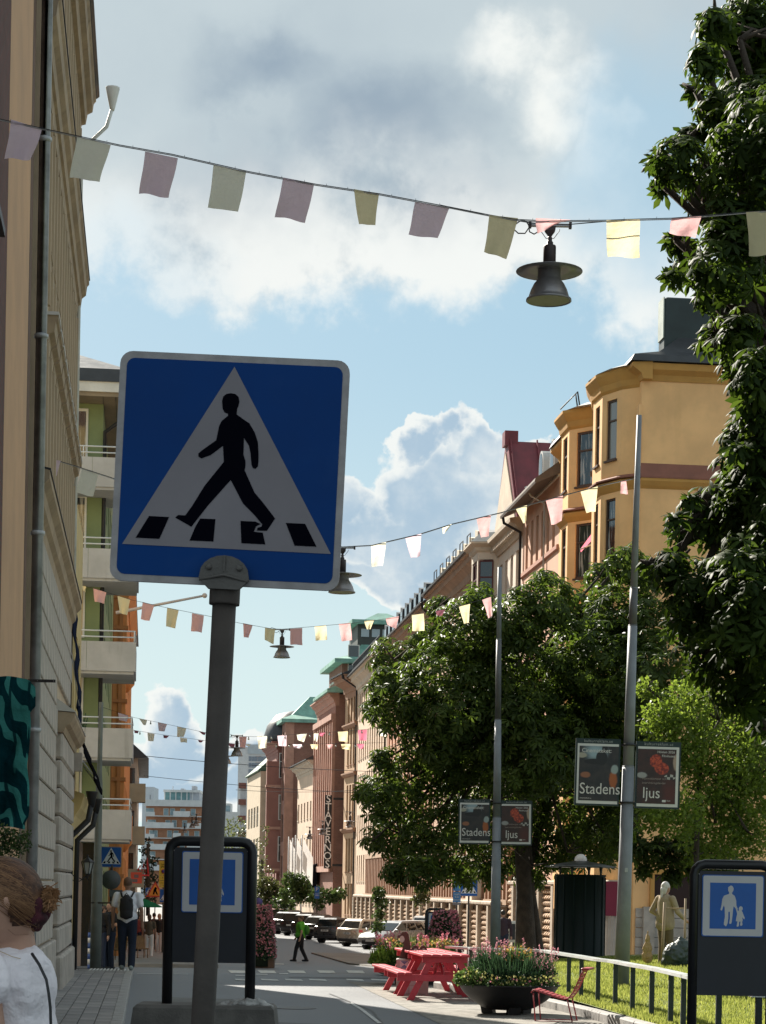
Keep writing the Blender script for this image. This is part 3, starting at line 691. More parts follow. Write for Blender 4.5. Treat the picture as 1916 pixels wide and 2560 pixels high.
# white high-rise
dT = 620.0; S3 = dT / F; a = P(590, 2215, dT)
r = thing('high_rise', 'tall pale high-rise with a window grid, far behind the brick houses', 'building', (a.x, a.y, 0), -YAW)
ht = lambda py: CAMZ + (2214 - py) * S3
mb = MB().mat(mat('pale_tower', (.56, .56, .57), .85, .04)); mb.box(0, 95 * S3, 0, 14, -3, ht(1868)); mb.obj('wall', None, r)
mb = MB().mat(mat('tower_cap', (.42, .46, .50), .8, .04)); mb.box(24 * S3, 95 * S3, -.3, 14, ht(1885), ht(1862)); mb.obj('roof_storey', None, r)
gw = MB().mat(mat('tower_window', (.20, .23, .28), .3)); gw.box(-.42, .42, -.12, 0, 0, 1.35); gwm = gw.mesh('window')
for i in range(12):
    for j in range(5):
        for q in (0, 1): link('window', gwm, r, ((30 + j * 15 + q * 8) * S3, 0, ht(1903 + i * 16)))
for i in range(12): MB().mat(mat('tower_band', (.42, .32, .27), .8)).box(43 * S3, 58 * S3, -.06, -.0, ht(1902 + i * 16), ht(1890 + i * 16)).obj('brown_panel', None, r)
# brown balcony house in front of it
a = P(597, 2215, 520); S4 = 520 / F; r = thing('balcony_house', 'narrow grey house with stacked brown balconies at the end of the street', 'building', (a.x, a.y, 0), -YAW)
h4 = lambda py: CAMZ + (2214 - py) * S4
mb = MB().mat(mat('pale_grey2', (.45, .45, .46), .8, .05)); mb.box(0, 15 * S4, 0, 10, -3, h4(1960)); mb.obj('wall', None, r)
for k in range(5): MB().mat(mat('brown_balcony', (.20, .085, .065), .8)).box(-.4, 15 * S4, -.9, 0, h4(1972 + k * 41), h4(1958 + k * 41)).obj('balcony', None, r)
# mid-distance low white roofs and crane
a = P(480, 2215, 560); S5 = 560 / F; r = thing('white_hall', 'low white building in the gap beyond the apartment block', 'building', (a.x, a.y, 0), -YAW); h5 = lambda py: CAMZ + (2213 - py) * S5
mb = MB().mat(WHT); mb.box(0, 120 * S5, 0, 12, -3, h5(2030)); mb.box(75 * S5, 92 * S5, 2, 9, h5(2030), h5(2008)); mb.obj('wall', None, r)
MB().mat(mat('far_glass2', (.2, .28, .32), .3)).box(77 * S5, 90 * S5, 1.7, 1.9, h5(2028), h5(2014)).obj('window_band', None, r)
# ================================================================== RIGHT SIDE
XR = 17.0
def line2(px):                                            # facade line that bends left beyond Y 167
    r = ray(px, 2215); k = (17 + .039 * 167) / (r.x + .039 * r.y); return Vector((r.x * k, r.y * k))
YEL = mat('yellow_plaster', (.82, .49, .225), .85, .07, .7, .4, 30, dirt=.22, dirtcol=(.50, .28, .09), streak=True)
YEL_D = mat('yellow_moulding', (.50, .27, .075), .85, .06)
REDB = mat('maroon_band', (.24, .10, .07), .8, .1)
# --- yellow corner house
r = thing('yellow_corner_house', 'yellow rendered corner house with two bay window columns and black roof', 'building', (17, 73.6, 0), math.pi / 2)
# local: x = +Y (away), y = -X (towards street)
L = 15.0; zt = 20.1
def frow(z): return (z, 1.95)
zr = [1.2 + 3.62 * i for i in range(4)]
mb = MB().mat(YEL); wall_mesh(mb, L, -1.6, zt, [(z + .9, 1.9) for z in [.3 + 3.62 * i for i in range(5)]], [(5.75, .8), (12.2, 1.0)], 16); mb.obj('wall', None, r)
for i in range(5):
    for c_ in (5.75, 12.2): add_window(r, c_, -.17, 1.2 + 3.62 * i, .98 if c_ > 6 else .78, 1.88, 'mt', WF_BR, GLASS)
def bay(xc, R, out, z0, z1, nseg, zs, hw, label=None, wh=2.0):
    b = MB().mat(YEL)
    pts = [(xc + a * R, b_ * out) for a, b_ in nseg]
    z = z0; wins = []
    def ring(z, k=1.0): return [(xc + (x - xc) * k, y * k, z) for x, y in pts]
    rows = sorted(zs)
    # piers/bands as thick shell segments
    t = .18
    for i in range(len(pts) - 1):
        (xa, ya), (xb, yb) = pts[i], pts[i + 1]
        ux, uy = xb - xa, yb - ya; Ls = math.hypot(ux, uy); ux /= Ls; uy /= Ls; nx, ny = -uy, ux   # outward (y up, x right): left of u
        M = Matrix(((ux, nx, 0, xa), (uy, ny, 0, ya), (0, 0, 1, 0), (0, 0, 0, 1)))
        haswin = Ls > .55 and not (len(pts) == 6 and i in (0, 4))
        z = z0
        for zz in rows:
            b.box(0, Ls, -t, 0, z, zz, M)
            if haswin:
                w_ = min(hw, Ls - .25); s_ = (Ls - w_) / 2
                b.box(0, s_, -t, 0, zz, zz + wh, M); b.box(Ls - s_, Ls, -t, 0, zz, zz + wh, M)
                c_ = M @ Vector((Ls / 2, -.10, zz)); wins.append((c_, w_, math.atan2(uy, ux)))
            else: b.box(0, Ls, -t, 0, zz, zz + wh, M)
            z = zz + wh
        b.box(0, Ls, -t, 0, z, z1, M)
    core = [(x * .0 + xc + (x - xc) * .8, y * .6) for x, y in pts]
    o = b.obj('bay', None, r)
    for c_, w_, a_ in wins:
        add_window(r, c_.x, c_.y, c_.z, w_ - .01, wh - .01, 't', WF_BR, GLASS, a_)
        s = MB().mat(WF_BR); s.box(-w_ / 2 - .05, w_ / 2 + .05, 0, .18, -.08, -.01); link('window_sill', s.mesh('sill'), r, c_, (0, 0, a_))
    # moulding between storeys and cornice
    def mould(zb, prof_, m, nm):
        rings = []
        c = MB().mat(m)
        for (o_, dz) in prof_:
            kx = (R + o_) / R; ky = (out + o_) / out
            rings.append([(xc + (x - xc) * kx, y * ky, zb + dz) for x, y in pts])
        c.loft(rings, closed=True, caps=True); c.obj(nm, None, r)
    return mould
ztop = 20.1
# bay rows measured in the photograph
m1 = bay(2.75, 2.4, 1.05, 1.0, 20.1, [(-1, 0), (-.8, .5), (-.35, .95), (.2, 1), (.7, .75), (1, 0)], [3.0, 6.55, 10.1, 13.65, 17.2], .62, wh=2.15)
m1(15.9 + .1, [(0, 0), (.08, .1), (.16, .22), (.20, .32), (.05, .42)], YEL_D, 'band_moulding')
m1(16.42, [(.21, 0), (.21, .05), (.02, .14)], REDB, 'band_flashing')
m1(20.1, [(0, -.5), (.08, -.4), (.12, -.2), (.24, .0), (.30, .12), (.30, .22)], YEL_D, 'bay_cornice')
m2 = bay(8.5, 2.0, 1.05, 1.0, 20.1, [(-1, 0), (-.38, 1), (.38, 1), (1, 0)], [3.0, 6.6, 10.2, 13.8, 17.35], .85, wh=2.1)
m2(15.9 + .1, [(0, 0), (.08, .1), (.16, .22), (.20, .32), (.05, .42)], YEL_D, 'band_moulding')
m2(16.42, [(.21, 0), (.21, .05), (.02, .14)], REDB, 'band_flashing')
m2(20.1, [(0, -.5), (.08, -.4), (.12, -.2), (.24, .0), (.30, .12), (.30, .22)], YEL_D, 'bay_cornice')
c = MB().mat(YEL_D); prof(c, [(-.3, 19.75), (.04, 19.75), (.1, 19.95), (.3, 20.1), (.42, 20.2), (.42, 20.32), (-.3, 20.36)], -.35, L)
c.mat(YEL_D)
# cornice and band along the end wall (faces the camera)
vs = [(-.0, z) for z in ()]
def endprof(mb, pts, y0, y1):                              # pts (x out of the end wall, z), extruded along local y
    n_ = len(pts); P1 = [(-x, y0, z) for x, z in pts] + [(-x, y1, z) for x, z in pts]
    mb.add(P1, [tuple(range(n_)), tuple(reversed(range(n_, 2 * n_)))] + [(i, i + n_, (i + 1) % n_ + n_, (i + 1) % n_) for i in range(n_)])
endprof(c, [(0, 19.75), (.04, 19.75), (.1, 19.95), (.3, 20.1), (.34, 20.32), (0, 20.36)], -16, -.3); c.obj('cornice', None, r)
c = MB().mat(YEL_D); endprof(c, [(0, 15.95), (.10, 16.05), (.2, 16.2), (.2, 16.3), (0, 16.3)], -16, .0); c.obj('end_band', None, r)
c = MB().mat(REDB); endprof(c, [(0, 16.302), (.22, 16.302), (.22, 16.36), (0, 16.85)], -16, .02); c.obj('end_band_flashing', None, r)
MB().mat(YEL).box(-.05, .35, .0, .10, 12.0, 18.9).obj('corner_strip', None, r)
mb = MB().mat(DKROOF)
mb.loft([[(-.45, .5, 20.36), (L, .5, 20.36), (L, -16, 20.36), (-.45, -16, 20.36)], [(-.3, .35, 20.62), (L, .35, 20.62), (L, -16, 20.62), (-.3, -16, 20.62)], [(-.05, -.6, 20.8), (L, -.6, 20.8), (L, -16, 20.8), (-.05, -16, 20.8)], [(.9, -1.7, 21.7), (L, -1.7, 21.7), (L, -16, 21.7), (.9, -16, 21.7)],
         [(.95, -1.8, 21.8), (L, -1.8, 21.8), (L, -16, 21.8), (.95, -16, 21.8)], [(3.4, -4.6, 23.6), (L, -4.6, 23.6), (L, -16, 23.6), (3.4, -16, 23.6)]], smooth=False); mb.obj('roof', None, r)
for (xc, R, o_) in ((2.75, 2.75, 1.35), (8.5, 2.35, 1.35)):
    mb = MB().mat(mat('pale_tin', (.45, .44, .42), .5, .1, metal=.3)); pts = [(xc - R * math.cos(math.pi * i / 8), o_ * math.sin(math.pi * i / 8)) for i in range(9)]
    mb.loft([[(x, y, 20.33) for x, y in pts], [(xc + (x - xc) * .55, y * .45, 20.66) for x, y in pts], [(xc + (x - xc) * .3, y * .15 - .1, 20.75) for x, y in pts]]); mb.obj('bay_roof', None, r)
mb = MB().mat(mat('chimney_tin', (.022, .035, .036), .5, .15)); mb.bbox(.7, 1.6, -3.6, -.95, 21.0, 22.95, .05); mb.obj('chimney', None, r)
MB().mat(mat('pale_green_tin', (.34, .38, .34), .6, .1)).box(.72, 1.5, -.94, -.90, 21.5, 22.95).obj('chimney_side', None, r)
mb = MB().mat(BLKM); mb.tube([(9.2, .3, 20.5), (9.0, .5, 21.4), (12.5, .5, 21.5)], .03, 6); mb.tube([(9.6, .3, 20.5), (9.4, .5, 21.4)], .03, 6); mb.tube([(9.1, .4, 20.9), (12.5, .4, 21.0)], .02, 6); mb.obj('roof_rail', None, r)
mb = MB().mat(REDB); mb.tube([(6.2, .12, 15), (6.2, .15, 18.8), (6.2, .35, 19.2), (6.2, .4, 20.0)], .06, 8); mb.obj('downpipe', None, r)
# yellow-orange ground floor with the entrance seen under the trees
mb = MB().mat(STONE)
for k in range(8): mb.bbox(-.10, -.0, -16 + .0, -.1, -1.6 + k * .345, -1.6 + k * .345 + .33, .01)
mb.obj('stone_base', None, r)

# --- salmon house
SAL = mat('salmon_plaster', (.60, .36, .25), .85, .06, .7, .3, 30, dirt=.28, dirtcol=(.35, .19, .13), streak=True); SAL_D = mat('salmon_reveal', (.44, .22, .16), .85, .08)
SOF = mat('brown_soffit', (.13, .10, .08), .8, .12)
Ys = [88.6, 97.5, 107.5, 127.0, 153.0, 175.0]
rows = [(16.4 - 3.1 * i, 2.05) for i in range(5)][::-1]
r, L = building('salmon_house', 'salmon pink house with dark eaves, first behind the yellow corner house', (XR, Ys[0]), (XR, Ys[1]), -1.7, 19.35, rows, 1.3, .62, SAL, fm=WF_BR, depth=12, sills=False)
mb = MB().mat(SOF); prof(mb, [(-.3, 19.36), (.02, 19.36), (1.05, 18.9), (1.08, 19.0), (1.05, 19.12), (-1.5, 21.0), (-9, 22.5), (-9, 19.4)], -.05, L); mb.obj('roof', None, r)
mb = MB().mat(mat('pale_line', (.55, .50, .42), .7)); prof(mb, [(.0, 19.25), (.07, 19.25), (.07, 19.355), (0, 19.355)], 0, L); mb.obj('eave_moulding', None, r)
mb = MB().mat(SAL_D); prof(mb, [(.0, rows[-1][0] - .28), (.10, rows[-1][0] - .22), (.10, rows[-1][0] - .05), (0, rows[-1][0] - .02)], 0, L); mb.obj('sill_band', None, r)
for x in (1.6, 4.2):
    mb = MB().mat(mat('pale_tin', (.45, .44, .42), .5)); n_ = 8
    poly = [(-.5, 0), (.5, 0), (.5, .9)] + [(.5 * math.cos(math.pi * i / n_), .9 + .5 * math.sin(math.pi * i / n_)) for i in range(1, n_)] + [(-.5, .9)]
    mb.prism([(x + a_, 19.75 + b_) for a_, b_ in poly], -1.6, .05); o = mb.obj('dormer', None, r)
    MB().mat(GLASSD).prism([(x + a_ * .7, 19.85 + b_ * .85) for a_, b_ in poly], .05, .07).obj('dormer_window', None, o)
mb = MB().mat(mat('pale_tin', (.45, .44, .42), .5)); mb.tube([(2.9, .95, 19.3), (2.9, .7, 18.9), (2.9, .1, 18.6), (2.9, .1, 0)], .055, 8); mb.obj('downpipe', None, r)
mb = MB().mat(BLKM); mb.tube([(L - .1, 1.0, 19.2), (L - .1, .9, 18.7), (L - .1, .12, 18.3), (L - .1, .12, 0)], .07, 8); mb.obj('downpipe', None, r)
# --- cream house with red cross gable and corner bay
CRM = mat('cream_plaster', (.64, .54, .44), .85, .06, .7, .3, 30, dirt=.28, dirtcol=(.38, .30, .23), streak=True); CRM_D = mat('cream_moulding', (.52, .43, .33), .85, .08)
r, L = building('cream_house', 'cream house with red metal gable roof and a round corner bay', (XR, Ys[1]), (XR, Ys[2] - 1.2), -1.7, 18.9, [(15.6 - 3.2 * i, 2.1) for i in range(5)], 1.55, .75, CRM, fm=WF_RED, depth=12, sills=False)
mb = MB().mat(CRM_D); prof(mb, [(0, 18.2), (.1, 18.2), (.15, 18.35), (.35, 18.7), (.6, 18.8), (.62, 18.98), (0, 19.1)], 0, L)
for k in range(22): mb.box(.1 + k * L / 22, .25 + k * L / 22, .1, .42, 18.38, 18.56)
mb.obj('dentil_cornice', None, r)
REDR = mat('red_sheet_roof', (.17, .030, .038), .5, .12, 1.5, .2, 20)
mb = MB().mat(REDR)
mb.prism([(1.0, 19.1), (L - 1.0, 19.1), (L / 2 + .3, 23.4), (L / 2 - .3, 23.4)], -12, .1); mb.obj('roof', None, r)
rs = MB().mat(REDR)
for k in range(9):
    y_ = .0 - k * 1.3
    rs.add([(1.02, y_, 19.12), (1.02, y_ - .06, 19.12), (L / 2 - .32, y_ - .06, 23.45), (L / 2 - .32, y_, 23.45), (.92, y_, 19.17), (.92, y_ - .06, 19.17), (L / 2 - .42, y_ - .06, 23.5), (L / 2 - .42, y_, 23.5)], [(0, 3, 2, 1), (4, 5, 6, 7), (0, 1, 5, 4), (1, 2, 6, 5), (2, 3, 7, 6), (3, 0, 4, 7)])
rs.obj('roof_seams', None, r)
mb = MB().mat(CRM_D); mb.prism([(1.25, 19.1), (L - 1.25, 19.1), (L / 2, 22.9)], .1, .16); o = mb.obj('gable_wall', None, r)
mb = MB().mat(REDR); mb.box(L / 2 - .4, L / 2 + .4, -.4, .25, 23.2, 23.9); mb.obj('gable_cap', None, r)
# bay between cream and pink
rb = r; r_save = r
bx = L - .7
mb = MB().mat(CRM); pts = [(bx - 1.3, 0), (bx - 1.0, 1.0), (bx + 1.0, 1.0), (bx + 1.3, 0)]
mb.loft([[(x, y, -1) for x, y in pts], [(x, y, 15.6) for x, y in pts]], caps=True); mb.loft([[(x, y, 18.1) for x, y in pts], [(x, y, 18.75) for x, y in pts]])
mb.box(bx - .75, bx + .75, -.0, .75, 15.6, 18.1)
mb.box(bx - 1.0, bx - .75, .7, .99, 15.6, 18.1); mb.box(bx + .75, bx + 1.0, .7, .99, 15.6, 18.1)
mb.add([(bx - 1.3, 0, 15.6), (bx - 1.22, .25, 15.6), (bx - 1.22, .25, 18.1), (bx - 1.3, 0, 18.1)], [(0, 1, 2, 3)])
mb.obj('bay', None, r)
add_window(r, bx, .9, 15.6, 1.4, 2.45, 'mt', WF_RED, GLASSD); add_window(r, bx - 1.13, .58, 15.6, .72, 2.45, 't', WF_RED, GLASS, math.atan2(1.0, .3))
mb = MB().mat(CRM_D); mb.loft([[(bx + (x - bx) * k, y * k2, z) for x, y in pts] for k, k2, z in ((1, 1, 18.45), (1.08, 1.1, 18.55), (1.1, 1.15, 18.7), (1.3, 1.4, 18.85), (1.3, 1.4, 18.93))]); mb.obj('bay_cornice', None, r)
mb = MB().mat(mat('pale_tin', (.45, .44, .42), .5)); mb.loft([[(bx + (x - bx) * k, y * k2, z) for x, y in pts] for k, k2, z in ((1.3, 1.4, 18.94), (.8, .8, 19.5), (.4, .3, 19.7))]); mb.obj('bay_roof', None, r)
# --- pink house and the next ones along the row
def row_house(name, label, y0, y1, zc, wm, fm, over, roofm, corn, rowsz, pitch, ww, extras=None, cm=None, plane=None, rise=3.0):
    A, B = ((XR, y0), (XR, y1)) if plane is None else plane
    r, L = building(name, label, A, B, -1.9, zc, rowsz, pitch, ww, wm, fm=fm, depth=12, cornice=corn, cm=cm)
    roof_gable(r, L, zc + .13, over, 12, rise, roofm)
    g = MB().mat(BLKM); prof(g, [(over - .02, zc + .10), (over + .12, zc + .10), (over + .14, zc + .22), (over + .10, zc + .22), (over, zc + .14)], -.05, L + .05); g.obj('gutter', None, r)
    mb = MB().mat(BLKM); mb.tube([(.15, over, zc + .1), (.15, over - .1, zc - .3), (.15, .12, zc - 1.0), (.15, .12, -1.5)], .075, 8); mb.lathe([(.07, -.3), (.16, .1), (.16, .14)], 8, TR(.15, over, zc)); mb.obj('downpipe', None, r)
    return r, L
PNK = mat('pink_plaster', (.55, .375, .265), .85, .06, .7, .3, 30, dirt=.28, dirtcol=(.34, .22, .16), streak=True); PNK_D = mat('pink_cornice', (.34, .23, .16), .85, .12)
r, L = row_house('pink_house', 'pale pink house with a row of roof hatches, right side middle of the row', Ys[2], Ys[3], 19.15, PNK, WF_BR, .85, DKROOF, CORN(.85, 1.3), [(15.6 - 3.2 * i, 2.0) for i in range(5)][::-1], 1.75, .85, cm=PNK_D)
CB = mat('cream_box', (.50, .44, .34), .7)
hb = MB().mat(CB); hb.prism([(-.45, 0), (.45, 0), (.45, .9), (-.45, .7)], -.9, .3); hm = hb.mesh('dormer')
for k in range(7): link('dormer', hm, r, (1.6 + k * 2.2, .1, 19.5))
mb = MB().mat(BLKM)
for k in range(6):
    x = 2.4 + k * 2.6; mb.tube([(x, .6, 19.3), (x, .6, 20.3), (x + 1.1, .6, 20.3), (x + 1.1, .6, 19.3)], .03, 5); mb.tube([(x, .6, 19.8), (x + 1.1, .6, 19.8)], .02, 5)
mb.obj('roof_ladder_rails', None, r)
RDO = mat('coral_plaster', (.56, .30, .19), .85, .06, .7, .3, 30, dirt=.28, dirtcol=(.36, .15, .10), streak=True)
r, L = row_house('coral_house', 'coral red house with black dormers and a green balcony, middle of the row', Ys[3], Ys[4], 18.8, RDO, WF_BR, .85, DKROOF, CORN(.85, 1.3), [(15.0 - 3.2 * i, 2.3) for i in range(5)][::-1], 1.9, .9, cm=PNK_D)
db = MB().mat(mat('black_dormer', (.022, .024, .03), .5)); db.prism([(-.62, 0), (.62, 0), (.62, 1.5), (-.62, 1.25)], -1.1, .4); dm_ = db.mesh('dormer')
dg = MB().mat(mat('dormer_glass', (.12, .15, .19), .15, .05)); dg.box(-.5, .5, .405, .42, .35, 1.1); dgm = dg.mesh('dormer_window')
for k in range(10): o = link('dormer', dm_, r, (1.6 + k * 2.4, .15, 18.95)); link('dormer_window', dgm, o)
mb = MB().mat(mat('green_balcony', (.02, .17, .14), .6)); mb.box(5.6, 7.6, .98, 1.02, 15.7, 16.7); mb.box(5.6, 5.64, .02, 1.0, 15.7, 16.7); mb.box(5.6, 7.6, .02, 1.0, 15.6, 15.7)
for k in range(10): mb.box(5.65 + k * .2, 5.73 + k * .2, 1.021, 1.05, 15.75, 16.65)
mb.mat(BLKM).tube([(5.6, 1.0, 17.0), (7.6, 1.0, 17.0)], .03, 5); mb.obj('balcony', None, r)
CR2 = mat('cream2_plaster', (.60, .45, .33), .85, .06, .7, .3, 30, dirt=.28, dirtcol=(.40, .31, .23), streak=True)
r, L = row_house('pale_cream_house', 'pale cream house with a black roof fence, right side of the street', Ys[4], Ys[5], 18.9, CR2, WF_BR, .85, DKROOF, CORN(.85, 1.3), [(15.4 - 3.3 * i, 2.1) for i in range(5)][::-1], 1.7, .8, cm=CRM_D)
mb = MB().mat(BLKM)
for k in range(26): mb.box(.6 + k * .8, .68 + k * .8, .55, .62, 19.0, 20.1)
mb.box(.5, L - .5, .55, .62, 20.0, 20.08); mb.box(.5, L - .5, .55, .62, 19.5, 19.56); mb.obj('snow_fence', None, r)
# --- brown house with big ribbed windows
BRN = mat('brown_stone', (.46, .305, .185), .85, .08, .6, .4, 30, dirt=.2, dirtcol=(.25, .15, .09))
BRN_D = mat('brown_reveal', (.30, .165, .10), .85, .08)
pA, pB = Vector((17, 175)), line2(856)
r, L = row_house('brown_stone_house', 'brown stone house with tall ribbed window bands and deep wooden eaves', 0, 0, 19.2, BRN, WF_BR, 1.3, DKROOF, CORN(1.3, 1.6), [(-.6, 2.6), (3.0, 2.8), (7.3, 3.0), (12.0, 3.1), (15.6, 2.5)], 1.25, .75, cm=BRN_D, plane=(pA, pB))
for z in (6.5, 11.2, 15.3): mb = MB().mat(BRN_D); prof(mb, [(0, z - .25), (.12, z - .2), (.3, z), (.3, z + .12), (0, z + .16)], 0, L); mb.obj('string_course', None, r)
# --- brick houses beyond
BRK = brickmat('red_brick', (.26, .105, .075), (.32, .14, .10), (.28, .20, .16), bump=.4); BRKP = mat('brick_piers', (.42, .235, .175), .85, .1)
def quadbox(mb, x0, x1, y0, y1, z0, z1): mb.box(x0, x1, y0, y1, z0, z1)
def hip(mb, x0, x1, y0, y1, z, rise, ov=.4, ridge=.35):
    w_ = (x1 - x0); d_ = (y1 - y0); mb.loft([[(x0 - ov, y0 - ov, z), (x1 + ov, y0 - ov, z), (x1 + ov, y1 + ov, z), (x0 - ov, y1 + ov, z)], [(x0 - ov, y0 - ov, z + .35), (x1 + ov, y0 - ov, z + .35), (x1 + ov, y1 + ov, z + .35), (x0 - ov, y1 + ov, z + .35)],
             [(x0 + w_ * .12, y0 + d_ * .12, z + rise * .30), (x1 - w_ * .12, y0 + d_ * .12, z + rise * .30), (x1 - w_ * .12, y1 - d_ * .12, z + rise * .30), (x0 + w_ * .12, y1 - d_ * .12, z + rise * .30)],
             [(x0 + w_ * ridge, y0 + d_ * ridge, z + rise), (x1 - w_ * ridge, y0 + d_ * ridge, z + rise), (x1 - w_ * ridge, y1 - d_ * ridge, z + rise), (x0 + w_ * ridge, y1 - d_ * ridge, z + rise)]])
def corner(px, Y): q = ray(px, 2215); return Vector((q.x * Y / q.y, Y))
def along(A, px):
    q = ray(px, 2215); s_ = q.x / q.y; k = (A.x - s_ * A.y) / (s_ + .039); return A + Vector((-.039 * k, k))
A8 = corner(832, 183); B8 = along(A8, 786)
zA = Zat(832, 1735, A8)
r, L = building('brick_hotel', 'red brick tower house with green copper roofs and a vertical letter sign', A8, B8, -2, zA, [(3.5 + 4.4 * i, 3.8) for i in range(5)], 3.0, 1.9, BRK, fm=WF_DK, gm=GLASSD, depth=26, cornice=CORN(.7, 1.0), cm=BRKP, sills=False)
hotel = r
c = MB().mat(BRKP)
for k in range(int(L / 1.5) + 1): c.box(.0 + k * 1.5, .32 + k * 1.5, .0, .28, 3.0, zA - 2.2)
for z in (3.0, zA - 2.2): c.box(0, L, 0, .4, z, z + .5)
c.obj('brick_piers', None, r)
c = MB().mat(GREENCU); prof(c, [(-.5, zA + .1), (.9, zA + .1), (.9, zA + .35), (-1.4, zA + 1.2), (-1.4, zA + .12)], -1.0, L * .7); c.obj('copper_eave', None, r)
zT = Zat(818, 1655, A8)
mb = MB().mat(BRK); mb.box(1.0, 10, -9, -.6, zA + .2, zT); mb.obj('upper_tower_wall', None, r)
for k in range(5): add_window(r, 2.2 + k * 1.6, -.57, zA + 1.5, 1.1, zT - zA - 2.6, 'm', WF_W, GLASSD)
for k in range(1):
    o = add_window(r, .96, -1.6, zA + 1.2, 1.0, 3.2, 't', WF_W, GLASSD, math.pi / 2)
lv = MB().mat(mat('louvre', (.42, .45, .47), .5))
for i in range(8): lv.box(.90, .99, -5.2, -2.5, zT - 4.6 + i * .5, zT - 4.35 + i * .5)
lv.obj('louvres', None, r)
mb = MB().mat(GREENCU); hip(mb, .6, 10.4, -9.2, -.4, zT, Zat(900, 1572, A8) - zT, .55, .36)
for k in range(0): mb.box(.3 + .01, .34, -2 - k * 1.6, -1.9 - k * 1.6, zT + .36, zT + .9)
mb.obj('copper_roof', None, r)
zL = Zat(900, 1592, A8)
mb = MB().mat(mat('dark_lantern', (.05, .055, .05), .6)); mb.box(3.0, 8.5, -7.2, -2.2, zL - .6, zL + 1.5); mb.obj('roof_lantern_wall', None, r)
for k in range(5): MB().mat(mat('lantern_pane', (.34, .40, .44), .2, .05)).box(2.95, 2.99, -3.2 - k * .95, -2.5 - k * .95, zL + .4, zL + 1.1).obj('lantern_window', None, r)
mb = MB().mat(GREENCU); hip(mb, 2.8, 8.7, -7.4, -2.0, zL + 1.5, Zat(980, 1512, A8) - zL - 1.5, .4, .42); mb.obj('lantern_roof', None, r)
mb = MB().mat(BLKM); mb.box(2, 2.2, -2.2, -2.0, zT + .5, zT + 1.8); mb.obj('roof_vent', None, r)
mb = MB().mat(REDB); mb.box(14, 15.0, -1.3, -.55, zA + .2, Zat(790, 1712, A8)); mb.obj('chimney', None, r); mb = MB().mat(GREENCU); mb.box(13.9, 15.1, -1.4, -.45, Zat(790, 1712, A8), Zat(790, 1704, A8)); mb.obj('chimney_cap', None, r)
# vertical letters, standing out from the facade and facing up the street
LET = mat('letter_white', (.85, .80, .78), .6, .05)
zS0, zS1 = Zat(820, 1990, A8), Zat(820, 2172, A8)
word = 'STAVERNOS'; hh = (zS0 - zS1) / len(word)
sp = corner(818, 181.5)
sg = thing('letter_sign', 'vertical sign of white letters on the red brick tower house', 'sign', (sp.x, sp.y, 0), -YAW * .3)
MB().mat(BLKM).box(-.30, .30, .12, .16, zS1, zS0).box(.42, 2.2, .10, .16, zS0 - .4, zS0 - .2).box(.42, 2.2, .10, .16, zS1 + .2, zS1 + .4).obj('backing', None, sg)
for i, ch in enumerate(word): text('letter', ch, hh * 1.32, LET, sg, (0, .05, zS0 - hh * (i + .5)), (math.pi / 2, 0, 0), .06, sx=.95)
# black canopy at its foot
ac = line2(815); t = thing('awning', 'black entrance canopy of the red brick tower house', 'awning', (ac.x - 3.2, ac.y, 0)); MB().mat(BLKC).loft([[(0, 0, 1.6), (2.4, 0, 1.6), (2.4, 8, 1.6), (0, 8, 1.6)], [(0, 0, 2.6), (2.4, 0, 3.8), (2.4, 8, 3.8), (0, 8, 2.6)]]).obj('canopy', None, t)
# low cream house
A9 = B8 + Vector((0, .05)); B9 = along(A9, 740); z9 = Zat(750, 1925, B9)
r, L = building('low_cream_house', 'low cream house between the two red brick towers', A9, B9, -2, z9, [(0, 2.0), (4.0, 2.4), (8.2, 1.6), (12.0, 1.6)], 2.6, 1.1, CR2, fm=WF_DK, depth=10, cornice=CORN(.8, 1.0), cm=CRM_D)
roof_gable(r, L, z9 + .1, 1.0, 10, 3.0, DKROOF)
# big brick house with copper hip roof, its end wall facing the camera
A10 = corner(707, B9.y + 3); B10 = along(A10, 699); z10 = Zat(710, 1806, A10)
r, L = building('brick_tower_house', 'big red brick house with a green copper hip roof, farther down on the right', A10, B10, -2, z10, [(2 + 4.2 * i, 2.8) for i in range(6)], 3.2, 1.6, BRK, fm=WF_DK, depth=20, sills=False)
mb = MB().mat(GREENCU); hip(mb, 0, max(L, 7), -6.6, 0, z10, Zat(775, 1735, A10) - z10, .45, .42); mb.obj('copper_roof', None, r)
mb = MB().mat(BRKP); mb.box(-.06, 0, -.9, 0, -2, z10); mb.obj('corner_pier', None, r)
for k in range(4): add_window(r, -.05, -4.6 - k * 3.1, z10 - 2.2, 2.6, 1.5, 'm', WF_DK, GLASS, math.pi / 2)
for i in range(4): add_window(r, -.05, -5.6, .5 + i * 3.3, 1.5, 3.0, 'mt', WF_W, GLASSD, math.pi / 2)
pt = P(790, 2215, depth(A10) + 30); t = thing('copper_turret', 'green copper clad gable showing between the two brick towers', 'building', (pt.x - 1, pt.y, 0), -YAW)
MB().mat(GREENCU).box(-1.2, 4, 0, 6, -2, Zat(775, 1872, pt)).obj('wall', None, t); MB().mat(mat('turret_pane', (.07, .13, .12), .4)).box(.1, 2.1, -.05, 0, Zat(775, 1900, pt), Zat(775, 1882, pt)).obj('window', None, t)
